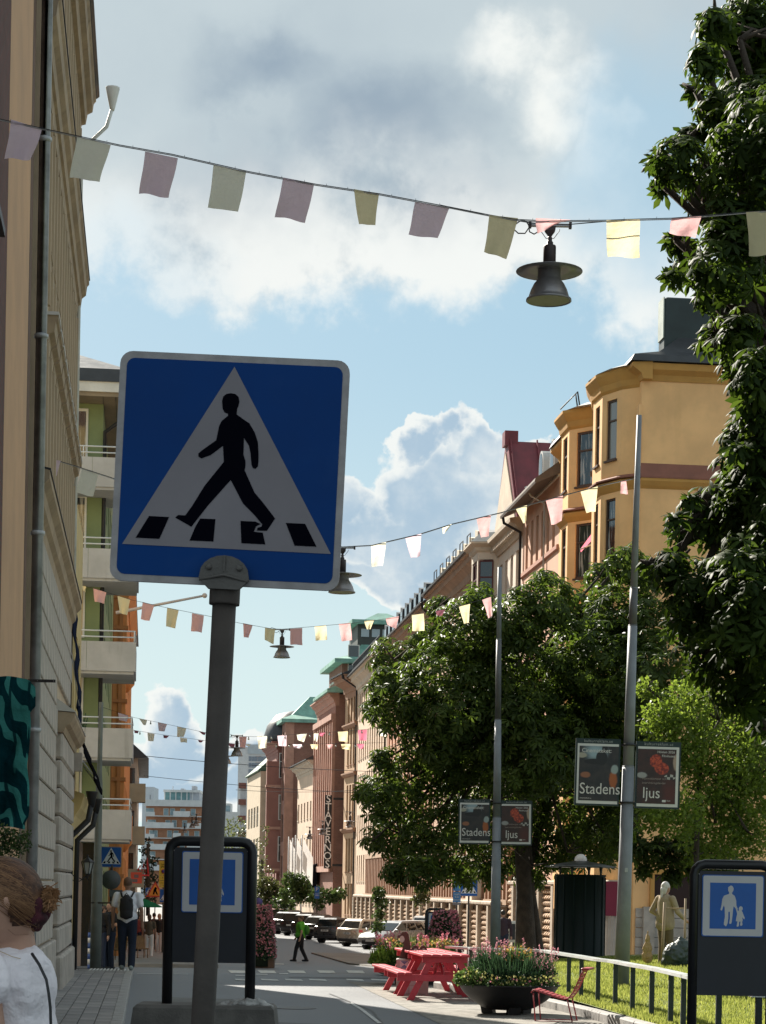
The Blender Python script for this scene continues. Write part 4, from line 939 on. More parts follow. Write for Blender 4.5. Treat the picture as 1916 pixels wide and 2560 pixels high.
# red-brown house with bays
A11 = corner(690, B10.y + 1); B11 = along(A11, 662); z11 = Zat(690, 1856, A11)
BRR = mat('redbrown_plaster', (.27, .125, .10), .85, .08, .5)
r, L = building('redbrown_house', 'red brown house with stacked bays and a dark dome roof', A11, B11, -2, z11, [(1.5 + 4.3 * i, 2.6) for i in range(5)], 3.0, 1.4, BRR, fm=WF_W, depth=14, cornice=CORN(.7, 1.0))
mb = MB().mat(BRR); mb.box(-.7, .0, -2.6, 1.2, 3, z11 - 2); o = mb.obj('bay', None, r)
for i in range(3): add_window(r, -.75, -.7, 4.2 + i * 4.3, 1.3, 2.6, 'mt', WF_W, GLASS, math.pi / 2)
for i in range(4): MB().mat(BRKP).box(-.85, .0, -2.7, 1.3, 3.2 + i * 4.3, 3.5 + i * 4.3).obj('bay_band', None, r)
mb = MB().mat(DKROOF); mb.lathe([(3.2, 0), (3.2, .5), (2.8, 1.8), (1.9, 2.9), (.5, 3.3), (.05, 3.4)], 14, TR(2.4, -1.8, z11 + .1)); mb.obj('dome_roof', None, r)
MB().mat(DKROOF).box(0, L, -14, -1, z11 + .12, z11 + 1.8).obj('roof', None, r)
# tan house, green roof
A12 = corner(647, B11.y + 1); B12 = along(A12, 614); z12 = Zat(650, 1928, A12)
TAN = mat('tan_plaster', (.52, .42, .30), .85, .06)
r, L = building('tan_house', 'tan house with green roof, last on the right before the high-rise', A12, B12, -2, z12, [(1 + 3.6 * i, 2.3) for i in range(6)], 3.6, 2.2, TAN, fm=WF_W, depth=12, sills=False)
roof_gable(r, L, z12 + .05, .3, 12, 6, mat('dark_green_roof', (.05, .11, .07), .7))
# --- the rough stone base wall with ribs, right side: single wall thing with stone blocks
RST = mat('rough_stone', (.42, .29, .19), .9, .22, 3, 1.0, 18, dirt=.3, dirtcol=(.17, .11, .075))
CPM = mat('coping_stone', (.44, .36, .28), .85, .12)
def stonewall(name, label, ya, yb, X, zb, zt, ribs=True):
    t = thing(name, label, 'wall', (X, ya, 0), math.pi / 2); L = yb - ya
    MB().mat(mat('mortar', (.20, .15, .11), .95)).box(0, L, -.5, -.06, zb - .6, zt).obj('core', None, t)
    bw, bh = .46, .25; me = []
    for v in range(3):
        b = MB().mat(RST); random.seed(v); q = [random.uniform(-.03, .03) for _ in range(4)]
        b.loft([[(.012, -.07, .012), (bw - .012, -.07, .012), (bw - .012, -.07, bh - .012), (.012, -.07, bh - .012)], [(.03, .02, .03), (bw - .03, .02, .03), (bw - .03, .02, bh - .03), (.03, .02, bh - .03)], [(.12, .08 + q[0], .09), (bw - .12, .08 + q[1], .09), (bw - .12, .08 + q[2], bh - .09), (.12, .08 + q[3], bh - .09)]])
        me.append(b.mesh('stone_block'))
    nb = 0; k = 0; z = zb
    allb = []
    while z + bh < zt:
        x = -(k % 2) * .23
        while x < L - bw:
            if x >= 0: allb.append((x, z))
            x += bw
        z += bh; k += 1
    allb.sort()
    rest = MB().mat(RST)
    for i, (x, z) in enumerate(allb):
        if i < 300: link('stone_block', me[i % 3], t, (x, 0, z))
        else:
            v = me[i % 3]; rest.add([(p.co.x + x, p.co.y, p.co.z + z) for p in v.vertices], [tuple(f.vertices) for f in v.polygons])
    if rest.v: o = rest.obj('stone_blocks', None, t); o['kind'] = 'stuff'
    if ribs:
        rb = MB().mat(CPM); rb.box(-.22, .22, -.05, .22, zb - .5, zt + .02); rm = rb.mesh('pier')
        x = 1.2
        while x < L: link('pier', rm, t, (x, 0, 0)); x += 3.1
    cp = MB().mat(CPM); cp.bbox(0, 2.98, -.3, .26, zt + .025, zt + .22, .05); cpm = cp.mesh('coping_stone')
    x = 0
    while x + 3 < L: link('coping_stone', cpm, t, (x, 0, 0)); x += 3.0
    return t
stonewall('stone_wall', 'rough stone wall with pale coping behind the parked cars', 96.5, 165, 15.9, -1.5, .95)
stonewall('stone_wall', 'rough stone wall section half hidden behind the tree trunk', 74, 96, 16.4, -1.2, 1.9, True)
# upright brown ribs (tall narrow piers) above the wall seen under the crown
rib = MB().mat(mat('rib_brown', (.34, .20, .13), .85, .1)); rib.box(-.16, .16, 0, .3, 0, 1); rbm = rib.mesh('rib')
rt = thing('ribbed_screen', 'row of tall brown stone ribs above the rough stone wall', 'wall', (16.75, 97, 0), math.pi / 2)
for k in range(62): o = link('rib', rbm, rt, (k * 1.05, 0, 1.25)); o.scale = (1, 1, 2.6)
MB().mat(mat('rib_top', (.44, .30, .2), .85)).box(-.2, 65.2, -.05, .34, 3.86, 4.2).box(-.2, 65.2, -.05, .34, 1.0, 1.24).obj('rail', None, rt)
# ================================================================== SIGNS AND STREET FURNITURE
STEEL = mat('galvanised_post', (.060, .050, .044), .7, .18, 5, .4, 60, metal=.35, dirt=.5, dirtcol=(.07, .055, .045), streak=True)
POLEG = mat('pole_paint', (.20, .215, .235), .6, .10, 2.5, .3, 80, metal=.15, dirt=.4, dirtcol=(.11, .11, .115), streak=True)
POLEB = mat('pole_lower', (.105, .105, .11), .55, .12, 2.5, .3, 80, metal=.2, dirt=.3, dirtcol=(.06, .055, .05), streak=True)
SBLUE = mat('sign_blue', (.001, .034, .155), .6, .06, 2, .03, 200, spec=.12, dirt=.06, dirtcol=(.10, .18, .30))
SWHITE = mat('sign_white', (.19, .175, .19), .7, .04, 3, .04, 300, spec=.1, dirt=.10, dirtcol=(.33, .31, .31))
SBLACK = mat('sign_black', (.002, .002, .005), .9, .05, spec=.02)
SRIM = mat('sign_rim', (.27, .25, .25), .55, .12, 14, .15, 90, dirt=.45, dirtcol=(.22, .205, .20))
MANP = [(850, 350), (880, 356), (900, 375), (905, 405), (898, 435), (890, 452), (888, 488), (925, 515), (970, 545), (1005, 605), (1025, 665), (1030, 740), (1030, 790), (1026, 825), (1010, 840), (993, 835), (985, 815), (978, 740), (968, 690), (935, 640), (932, 750), (945, 790), (945, 820), (940, 850), (1005, 995), (1060, 1060), (1138, 1162), (1085, 1242), (1020, 1240), (1025, 1222), (1050, 1215), (1055, 1200), (1000, 1135), (930, 1065), (850, 912), (700, 1080), (595, 1215), (490, 1155), (510, 1138), (555, 1142), (600, 1080), (680, 950), (805, 795), (800, 690), (720, 750), (660, 772), (640, 760), (640, 740), (660, 722), (755, 655), (775, 560), (790, 530), (833, 495), (830, 482), (810, 475), (797, 450), (793, 400), (800, 372), (820, 355)]
TRI = [(873, 178), (1500, 1392), (145, 1325)]
STR = [[(320, 1145), (450, 1152), (387, 1293), (233, 1285)], [(652, 1162), (751, 1166), (738, 1311), (584, 1304), (620, 1218)], [(914, 1178), (1010, 1182), (1045, 1198), (1015, 1212), (1000, 1248), (1058, 1254), (1075, 1330), (920, 1322)], [(1208, 1191), (1333, 1197), (1407, 1345), (1265, 1338)]]
def sgn(p):                                                # crop pixels -> unit square coordinates (-.5 .. .5)
    x, y = (p[0] - 842) / 1448, (850 - p[1]) / 1448; t = .049
    return (x * math.cos(t) - y * math.sin(t), x * math.sin(t) + y * math.cos(t))
def rrect(w, h, r, n=5, cx=0, cz=0):
    pts = []
    for (sx, sz, a0) in ((1, -1, -90), (1, 1, 0), (-1, 1, 90), (-1, -1, 180)):
        for i in range(n + 1):
            a = rad(a0 + 90 * i / n); pts.append((cx + sx * (w / 2 - r) + r * math.cos(a), cz + sz * (h / 2 - r) + r * math.sin(a)))
    return pts
def plate(parent, name, poly, y, m, t=.0012, back=None):   # polygon facing -y (towards the camera), front face at y
    mb = MB().mat(m); mb.prism(poly, y, y + t); return mb.obj(name, None, parent)
SB2 = mat('sign_blue_bright', (.01, .09, .35), .5, .05); SW2 = mat('sign_white_bright', (.62, .62, .64), .5, .05)
def crossing_sign(parent, S, y=0.0, detail=True, flip=False, SBLUE=SBLUE, SWHITE=SWHITE):
    fx = -1 if flip else 1
    mb = MB().mat(SRIM); mb.prism(rrect(S, S, S * .055), y, y + .012); pl = mb.obj('sign_plate', None, parent)
    k = max(.0012, S * .002)
    plate(pl, 'blue_face', rrect(S * .94, S * .94, S * .035), y - k, SBLUE, k)
    plate(pl, 'white_triangle', [(fx * a * S * .97, b * S * .97) for a, b in map(sgn, TRI)], y - 2 * k, SWHITE, k)
    plate(pl, 'walking_figure', [(fx * a * S * .97, b * S * .97) for a, b in map(sgn, MANP)], y - 3 * k, SBLACK, k)
    for s in STR: plate(pl, 'stripe', [(fx * a * S * .97, b * S * .97) for a, b in map(sgn, s)], y - 3 * k, SBLACK, k)
    return pl
# ---- the big crossing sign in the foreground
dS = 5.6; c_ = P(577, 1182, dS); S_ = .603
t = thing('crossing_sign', 'big blue pedestrian crossing sign on a leaning grey post, in the foreground', 'traffic sign', (0, 0, 0))
til = .033
base = P(508, 2560, dS); ax = (P(562, 1510, dS) - base).normalized(); foot = base + ax * (-(base.z) / ax.z)
t.location = foot; t.rotation_euler = (0, til, -YAW - .02)
Mi = (Matrix.Translation(foot) @ t.rotation_euler.to_matrix().to_4x4()).inverted()
lc = Mi @ c_
holder = bpy.data.objects.new('sign_head', None)
pl = crossing_sign(t, S_); pl.location = (lc.x, lc.y - .03, lc.z)
mb = MB().mat(STEEL); lt = (Mi @ P(562, 1508, dS)).z
mb.tube([(0, .0, 0), (0, 0, lt)], .0315, 20); mb.obj('post', None, t)
mb = MB().mat(STEEL); mb.lathe([(.040, lt - .005), (.0405, lt), (.0405, lt + .075), (.038, lt + .08)], 20)
mb.obj('collar', None, t)
mb = MB().mat(mat('cast_bracket', (.085, .078, .072), .6, .15, 8, .5, 90))
pts = []
for i in range(11): a = math.pi * i / 10; pts.append((.064 * math.cos(a), lt + .068 + .050 * math.sin(a)))
pts = [(.040, lt + .03)] + [(.066, lt + .055)] + pts[1:-1] + [(-.066, lt + .055), (-.040, lt + .03)]
mb.prism(pts, -.052, -.034); mb.prism([(-.002, lt + .075), (.002, lt + .075), (.002, lt + .116), (-.002, lt + .116)], -.056, -.052)
for s in (-1, 1): mb.lathe([(.007, 0), (.008, .004), (.005, .007)], 8, Matrix.Translation((s * .040, -.052, lt + .085)) @ Matrix.Rotation(math.pi / 2, 4, 'X'))
mb.tube([(-.064, -.050, lt + .052), (0, -.056, lt + .066), (.064, -.050, lt + .052)], .004, 6)
mb.obj('clamp', None, t)
# ---- boards with the walking-zone sign
PMAN = [(1197, 1258), (1209, 1264), (1215, 1278), (1212, 1294), (1205, 1303), (1205, 1312), (1222, 1324), (1232, 1352), (1234, 1385), (1244, 1408), (1238, 1414), (1228, 1402), (1216, 1390), (1213, 1412), (1211, 1440), (1208, 1474), (1204, 1500), (1194, 1503), (1190, 1495), (1194, 1470), (1193, 1425), (1184, 1425), (1184, 1465), (1180, 1500), (1170, 1519), (1157, 1508), (1156, 1500), (1162, 1460), (1160, 1400), (1155, 1385), (1148, 1400), (1143, 1419), (1133, 1414), (1140, 1380), (1144, 1345), (1154, 1324), (1186, 1312), (1187, 1303), (1180, 1290), (1180, 1270)]
PKID = [(1262, 1388), (1273, 1394), (1275, 1408), (1268, 1417), (1275, 1430), (1288, 1462), (1286, 1472), (1276, 1464), (1272, 1458), (1276, 1480), (1272, 1486), (1275, 1508), (1265, 1515), (1260, 1508), (1262, 1486), (1254, 1486), (1252, 1515), (1240, 1520), (1238, 1512), (1243, 1486), (1232, 1484), (1236, 1455), (1240, 1440), (1236, 1422), (1230, 1408), (1236, 1405), (1244, 1416), (1252, 1418), (1249, 1406), (1252, 1394)]
def pz(p): return ((p[0] - 1212) / 392, (1388 - p[1]) / 392)
BRDB = mat('board_black', (.012, .012, .014), .35, .1, 3, .05, 50); BRDP = mat('board_panel', (.016, .017, .024), .42, .15, 1.2, .08, 20)
ZBLUE = mat('zone_blue', (.015, .10, .38), .4, .05, 3, .03)
ZWHITE = mat('zone_white', (.52, .51, .52), .5, .04)
def board(label, pxL, pxR, pyT, d, zb, signsz=.60, slx=0, panel_bot=None, mirror=1, group=None, rz=0):
    pL, pR = P(pxL, pyT, d), P(pxR, pyT, d); W = (pR - pL).length; mid = (pL + pR) / 2
    t = thing('notice_board', label, 'notice board', (mid.x, mid.y, zb), -YAW + rz, group); H = mid.z - zb
    R = .044 * W / .79
    f = MB().mat(BRDB); path = [(-W / 2 + R, 0, 0)] + [(-W / 2 + R, 0, H - .16)] + [(-W / 2 + R + .10 * (1 - math.cos(a)), 0, H - .16 + .10 * math.sin(a)) for a in (rad(30), rad(60), rad(90))]
    path += [(-x, y, z) for x, y, z in reversed(path)]
    f.tube(path, R, 12); f.obj('frame', None, t)
    pb = H - (1.20 if panel_bot is None else panel_bot)
    p_ = MB().mat(BRDP); p_.box(-W / 2 + R * 1.6, W / 2 - R * 1.6, -.02, .02, pb, H - .12); p_.obj('panel', None, t)
    sg = MB().mat(ZBLUE); sg.prism(rrect(signsz, signsz, .02), -.035, -.02); zc = H - .155 - signsz / 2; s_ = sg.obj('sign_plate', None, t); s_.location = (slx, 0, zc)
    plate(s_, 'white_border', rrect(signsz * .97, signsz * .97, .018), -.037, ZWHITE); plate(s_, 'blue_field', rrect(signsz * .745, signsz * .745, .002), -.0385, ZBLUE)
    k = signsz * 1.0
    plate(s_, 'adult_figure', [(mirror * a * k, b * k) for a, b in map(pz, PMAN)], -.040, ZWHITE); plate(s_, 'child_figure', [(mirror * a * k, b * k) for a, b in map(pz, PKID)], -.040, ZWHITE)
    for s in (-1, 1):
        b = MB().mat(SRIM); b.lathe([(.006, 0), (.006, .004)], 8, Matrix.Translation((s * (W / 2 - R * 1.9), -.024, H - .15)) @ Matrix.Rotation(math.pi / 2, 4, 'X')); b.obj('bolt', None, t)
    return t, W, H
dB = 20.0
blk_z = Zat(500, 2512, P(500, 2512, dB))
board('tall black notice board with walking zone sign, standing on the concrete block', 412, 645, 2088, dB, blk_z, .575, .02)
a, b = P(341, 2512, dB), P(688, 2512, dB); mid = (a + b) / 2; Wb = (b - a).length
CONB = mat('concrete_block', (.135, .125, .115), .85, .15, 4, .9, 45, dirt=.5, dirtcol=(.07, .065, .06)); CONT = mat('concrete_top', (.25, .25, .25), .9, .12, 5, .7, 40)
mb = MB().mat(CONB); mb.loft([[(-Wb / 2 - .05, -.30, 0), (Wb / 2 + .05, -.30, 0), (Wb / 2 + .05, .35, 0), (-Wb / 2 - .05, .35, 0)], [(-Wb / 2 - .04, -.30, .30), (Wb / 2 + .04, -.30, .30), (Wb / 2 + .04, .35, .30), (-Wb / 2 - .04, .35, .30)], [(-Wb / 2, -.27, blk_z + .05), (Wb / 2, -.27, blk_z + .05), (Wb / 2, .35, blk_z + .05), (-Wb / 2, .35, blk_z + .05)], [(-Wb / 2 + .03, -.24, blk_z + .08), (Wb / 2 - .03, -.24, blk_z + .08), (Wb / 2 - .03, .32, blk_z + .08), (-Wb / 2 + .03, .32, blk_z + .08)]])
o = mb.obj('concrete_block'); o.location = (mid.x, mid.y, gz(mid.y)); o.rotation_euler = (0, 0, -YAW); tag(o, 'grey concrete block carrying the tall notice board', 'concrete block')
# crumpled cloth/sandbag on the block
bag = MB().mat(mat('sandbag', (.36, .35, .34), .9, .2, 9, 1.0, 30)); random.seed(3)
for (x, y, z, r1, r2, r3) in ((0, 0, .05, .16, .12, .05), (.10, .02, .06, .10, .10, .055), (-.14, .0, .035, .12, .09, .035), (.20, -.02, .03, .07, .08, .035), (.04, -.04, .085, .07, .05, .03)): bag.sphere((x, y, z), (r1, r2, r3), 12, 7)
o = bag.obj('sandbag'); q = P(612, 2520, dB); o.location = (q.x, q.y, blk_z - .04); o.rotation_euler = (0, 0, -YAW); tag(o, 'crumpled pale sandbag lying on the concrete block', 'sandbag')
mdr = o.modifiers.new('remesh', 'REMESH'); mdr.mode = 'VOXEL'; mdr.voxel_size = .012
tx = bpy.data.textures.new('crumple', 'CLOUDS'); tx.noise_scale = .07; md = o.modifiers.new('crumple', 'DISPLACE'); md.texture = tx; md.strength = .05
board('black notice board with walking zone sign beside the lawn, at the right edge', 1725, 1945, 2146, 19.5, .02, .565, -.005, panel_bot=1.26)
q = P(1722, 2552, 20); mb = MB().mat(CONT); mb.bbox(-.05, 1.3, -.3, .4, -.3, .06, .02); o = mb.obj('foundation_block'); o.location = (q.x - .2, q.y, gz(q.y)); o.rotation_euler = (0, 0, -YAW); tag(o, 'low concrete foot under the right notice board', 'concrete block')

# ---- tall tapering poles with posters
def rich(name, base, **k): return mat(name, base, **k)
PWHITE = mat('poster_margin', (.62, .62, .61), .5, .03); PGREEN = mat('poster_case', (.012, .028, .030), .45, .1)
def postermat(name, kind):
    m = bpy.data.materials.new(name); m.use_nodes = True; T = NT(m.node_tree)
    co = T.n('ShaderNodeTexCoord').outputs['Object']; s = T.n('ShaderNodeSeparateXYZ', {0: co}); X, Z = s.outputs[0], s.outputs[2]
    n1 = T.noise(co, 7, 5, .6); n2 = T.noise(co, 22, 4, .6)
    def bl(cx, cz, wx, wz, e=.35, nz=.5):
        u = T.m('DIVIDE', T.m('SUBTRACT', X, cx), wx); v = T.m('DIVIDE', T.m('SUBTRACT', Z, cz), wz)
        q = T.m('SUBTRACT', 1.0, T.m('SQRT', T.m('ADD', T.m('MULTIPLY', u, u), T.m('MULTIPLY', v, v))))
        return T.ss(T.m('ADD', q, T.m('MULTIPLY', T.m('SUBTRACT', n1, .5), nz)), 0, e)
    if kind == 0:
        c = T.mix(T.ss(n1, .3, .7), (.012, .014, .018), (.035, .028, .028))
        c = T.mix(bl(-.04, .36, .26, .20, .8), c, (.28, .38, .44)); c = T.mix(bl(-.26, .30, .10, .05), c, (.34, .32, .26))
        c = T.mix(bl(.06, .26, .10, .13, .15, .25), c, (.010, .010, .012)); c = T.mix(bl(-.04, .20, .20, .05, .15, .2), c, (.010, .010, .012)); c = T.mix(bl(.11, .42, .05, .06, .15, .2), c, (.010, .010, .012))
        c = T.mix(bl(-.20, -.02, .10, .06), c, (.26, .10, .05)); c = T.mix(bl(.26, -.10, .08, .16), c, (.34, .09, .02)); c = T.mix(bl(.28, .08, .07, .09), c, (.28, .34, .34))
    else:
        c = T.mix(T.ss(n1, .3, .7), (.022, .010, .009), (.050, .016, .012))
        g = bl(-.04, .26, .11, .12, .2, .4); c = T.mix(g, c, T.mix(T.ss(n2, .4, .6), (.16, .012, .008), (.50, .07, .025)))
        g = bl(.06, .14, .13, .11, .2, .4); c = T.mix(g, c, T.mix(T.ss(n2, .4, .6), (.16, .012, .008), (.50, .07, .025)))
        c = T.mix(bl(-.26, .02, .10, .06), c, (.30, .30, .30)); c = T.mix(bl(.20, -.26, .2, .3, .8), c, (.075, .012, .008)); c = T.mix(bl(.30, .24, .07, .16), c, (.36, .26, .20))
        ck = T.n('ShaderNodeTexChecker', {'Vector': co, 'Color1': (.4, .38, .36, 1), 'Color2': (.02, .015, .015, 1), 'Scale': 20.0}).outputs[0]; c = T.mix(bl(.20, .0, .10, .045, .1, .1), c, ck)
    p = principled(T, c, .4, 0, None, 0, 0, .5); T.n('ShaderNodeOutputMaterial', {0: p.outputs[0]}); return m
PM0, PM1 = postermat('poster_print_grey', 0), postermat('poster_print_red', 1)
LETW = mat('print_white', (.62, .60, .58), .5, .02)
def poster(par, cx, z0, z1, w, side, serif):
    mb = MB().mat(PGREEN); mb.box(cx - w / 2, cx + w / 2, -.03, .03, z0 - .03, z1 + .085); cs = mb.obj('poster_case', None, par)
    H = z1 - z0
    mb = MB().mat(PWHITE); mb.box(cx - w / 2 + .03, cx + w / 2 - .03, -.034, -.03, z0, z1); mb.obj('poster_margin', None, cs)
    pr = MB().mat(PM1 if side else PM0); pr.box(-w / 2 + (.03 if side else .062), w / 2 - (.075 if side else .03), -.038, -.034, -H / 2 + .05, H / 2 - .04); o = pr.obj('poster_print', None, cs); o.location = (cx, 0, (z0 + z1) / 2)
    def tx(s, size, x, z, al='LEFT', m=LETW, sp=1.0, sx=1.0):
        q = text('poster_lettering', s, size, m, cs, (x, -.0395, z), (math.pi / 2, 0, 0), .0008, al, sp, sx); return q
    tx('kulturreklam.se', .068, cx, z1 + .042, 'CENTER', mat('case_lettering', (.32, .34, .34), .5), 1.1)
    if side == 0:
        tx('Cinemateket:', .095, cx - w / 2 + .10, z1 - .115, sx=.95); tx('Stadens', .26, cx - w / 2 + .075, z0 + .24, sx=.84); tx('cinemateket.se', .032, cx - w / 2 + .085, z0 + .09)
    else:
        tx('Hösten 2026', .055, cx + w / 2 - .10, z1 - .085, 'RIGHT'); tx('Filmhuset', .055, cx + w / 2 - .10, z1 - .15, 'RIGHT'); tx('Nymodslampor och', .05, cx - w / 2 + .11, z0 + .46, m=mat('print_dim', (.30, .24, .22), .5)); tx('övervintringsländer', .05, cx - w / 2 + .11, z0 + .39, m=mat('print_dim', (.30, .24, .22), .5))
        tx('ljus', .26, cx - w / 2 + .12, z0 + .22, sx=.86); mb = MB().mat(LETW); mb.box(cx + .08, cx + .14, -.0395, -.038, z0 + .08, z0 + .115); mb.obj('logo_block', None, cs); tx('FILM', .03, cx + .155, z0 + .1)
def pole(label, pxb, pyb, pxt, pyt, d, rb, rt, zg, breaks, pl_, pr_, poy):
    b0 = P(pxb, pyb, d); tp = P(pxt, pyt, d); t = thing('street_pole', label, 'pole', (b0.x, b0.y, zg), -YAW, 'tall grey poles carrying posters')
    ztop = tp.z; H = ztop - zg
    zs = [zg] + breaks + [ztop]
    tilt = ((tp - b0).dot(RGT)) / (tp.z - b0.z)
    t.rotation_euler = (0, tilt, -YAW)
    rr = [rb, rb * .86, rb * .72, rt]
    for i in range(len(zs) - 1):
        m = POLEB if i == len(zs) - 3 else POLEG
        mb = MB().mat(m); r0 = rb + (rt - rb) * (zs[i] - zg) / H; r1 = rb + (rt - rb) * (zs[i + 1] - zg) / H
        k = 1 - i * .07
        mb.lathe([(r0 * k, zs[i] - zg + .001), (r1 * k, zs[i + 1] - zg), ], 20)
        mb.lathe([(r0 * k * 1.05, zs[i] - zg + .001), (r0 * k * 1.05, zs[i] - zg + .02)], 20)
        mb.obj('pole_section', None, t)
    S = d / F
    zt_, zb_ = poy; ztt = Zat(pxb, zt_, b0) - zg; zbb = Zat(pxb, zb_, b0) - zg
    cxp = 0
    pc0 = ((pl_[0] + pl_[1]) / 2); rel = lambda px: (px - poy_c) * S
    poy_c = pxb + (pxt - pxb) * ((pyb - (zt_ + zb_) / 2) / (pyb - pyt))
    poster(t, rel(pc0) - .02, zbb, ztt, (pl_[1] - pl_[0]) * S, 0, None)
    poster(t, rel((pr_[0] + pr_[1]) / 2) - .02, zbb - .02, ztt - .02, (pr_[1] - pr_[0]) * S, 1, None)
    st = MB().mat(BLKM); 
    for z in (zbb + .02, ztt - .02): st.lathe([(rb * .98, z), (rb * .98, z + .03)], 16)
    st.obj('strap', None, t)
    return t, ztop
d2 = 35.0
t, zz = pole('tall grey pole at the lawn edge with two film posters, the nearer one', 1554, 2481, 1599, 1038, d2, .128, .052, .05, [Zat(1565, 1918, P(1560, 1918, d2)), Zat(1590, 1565, P(1590, 1565, d2)), Zat(1590, 1563, P(1590, 1563, d2)) + .6], (1441, 1553), (1592, 1704), (1862, 2012))
mb = MB().mat(mat('sticker', (.36, .38, .38), .5, .2, 30)); mb.box(-.02, .03, -.132, -.128, 1.98, 2.05); mb.obj('sticker', None, t)
t, zz = pole('tall grey pole behind the planter with two film posters, the farther one', 1238, 2440, 1250, 1418, 49.5, .125, .060, -.3, [Zat(1240, 2045, P(1240, 2045, 49.5)), Zat(1243, 1800, P(1243, 1800, 49.5)), Zat(1246, 1600, P(1246, 1600, 49.5))], (1149, 1228), (1253, 1333), (2008, 2108))
# lamp post at the side street
q = G(238, 2432); t = thing('grey_mast', 'plain grey green mast at the corner by the waiting people', 'pole', (q.x, q.y, q.z), -YAW)
mb = MB().mat(mat('mast_greygreen', (.15, .16, .14), .6, .12, 3, .2, 50)); mb.lathe([(.125, 0), (.122, 2.0), (.118, 2.3), (.085, 2.45), (.075, 4.2), (.055, 4.4), (.05, 6.0)], 14, Matrix.Rotation(.004, 4, 'Y')); mb.obj('shaft', None, t)
mb = MB().mat(STEEL); mb.tube([(-.1, -.1, 1.55), (.95, -.1, 1.55), (.95, -.1, 1.2)], .02, 6); mb.obj('bracket_rail', None, t)
q = G(222, 2425); t = thing('marker_post', 'thin blue and white striped marker post beside the grey mast', 'post', (q.x, q.y, q.z))
for k in range(7): MB().mat(mat('mark_blue', (.05, .10, .30), .5) if k % 2 == 0 else mat('mark_white', (.6, .6, .62), .5)).lathe([(.035, k * .13), (.035, k * .13 + .13)], 10).obj('band', None, t)

# ---- hanging street lamps
LMET = mat('lamp_bronze', (.055, .045, .045), .5, .15, 4, .2, 60, metal=.4); LGREY = mat('lamp_grey', (.30, .285, .29), .38, .12, 4, .1, 60, metal=.5); LGL = mat('lamp_glass', (.30, .31, .13), .3, .1)
def lamp(label, px, py, d, s=1.0):
    q = P(px, py, d); t = thing('hanging_lamp', label, 'street lamp', (q.x, q.y, q.z), -YAW, 'lamps hung over the street on wires'); t.scale = (s, s, s)
    mb = MB().mat(LMET); mb.lathe([(.012, -.09), (.02, -.11), (.02, -.14), (.03, -.15), (.03, -.175), (.053, -.18), (.056, -.19), (.056, -.385)], 16); mb.obj('neck', None, t)
    mb = MB().mat(LGREY); mb.lathe([(.05, -.375), (.16, -.385), (.293, -.405), (.294, -.409), (.16, -.398), (.05, -.392)], 32); mb.obj('brim', None, t)
    mb = MB().mat(LGREY); mb.lathe([(.10, -.385), (.102, -.47), (.11, -.49), (.135, -.52), (.160, -.57), (.176, -.62), (.182, -.645), (.200, -.652), (.201, -.668), (.192, -.67), (.18, -.66)], 28, caps=False); mb.obj('shade', None, t)
    mb = MB().mat(LGL); mb.lathe([(.0, -.660), (.182, -.664)], 24, caps=False); mb.obj('lens', None, t)
    mb = MB().mat(mat('lamp_bar', (.36, .36, .37), .4, .1, metal=.6)); mb.box(-.19, .19, -.02, .02, -.012, .012); mb.obj('crossbar', None, t)
    mb = MB().mat(LMET); mb.loft([[(-.05, -.03, -.012), (.05, -.03, -.012), (.05, .03, -.012), (-.05, .03, -.012)], [(-.045, -.03, -.05), (.045, -.03, -.05), (.045, .03, -.05), (-.045, .03, -.05)], [(-.012, -.01, -.10), (.012, -.01, -.10), (.012, .01, -.10), (-.012, .01, -.10)]])
    mb.box(-.19, -.165, -.025, .025, -.025, .025); mb.box(.165, .19, -.025, .025, -.025, .025); mb.obj('hanger', None, t)
    mb = MB().mat(LMET)
    for k in (-1, 1): mb.tube([(k * .085, 0, -.03), (k * .082, 0, -.05), (k * .035, 0, -.115), (0, 0, -.118)], .0035, 5)
    if s <= 1: mb.tube([(-.05, 0, -.02), (-.09, 0, -.05), (-.14, 0, -.08), (-.18, 0, -.06), (-.19, 0, .0), (-.21, 0, .03), (-.25, 0, .045), (-.31, 0, .0), (-.32, 0, -.04), (-.28, 0, -.075), (-.22, 0, -.075), (-.19, 0, -.03)], .006, 6)
    mb.obj('cable', None, t)
    return t
lamp('biggest hanging lamp, on the nearest bunting line', 1376, 563, 18.75)
lamp('hanging lamp half hidden behind the edge of the crossing sign', 857, 1369, 31.5)
lamp('hanging lamp just right of the sign post, on the third bunting line', 706, 1574, 50.5)
lamp('small hanging lamp close to the post, under the twin bunting lines', 593, 1839, 69)
lamp('small hanging lamp mostly hidden behind the post', 566, 1862, 75)
for i, (x, y, d, lb) in enumerate(((491, 2035, 118, 'tiny dark lamp seen before the apartment block, the highest of the three'), (481, 2042, 128, 'tiny dark lamp seen before the apartment block, the middle one'), (462, 2058, 145, 'tiny dark lamp seen before the apartment block, the lowest one'), (775, 2068, 118, 'small lamp hanging before the low cream house'), (808, 2053, 105, 'small lamp hanging before the letter sign'), (876, 2030, 92, 'small lamp hanging before the brown stone house'))): lamp(lb, x, y, d, 1.01)

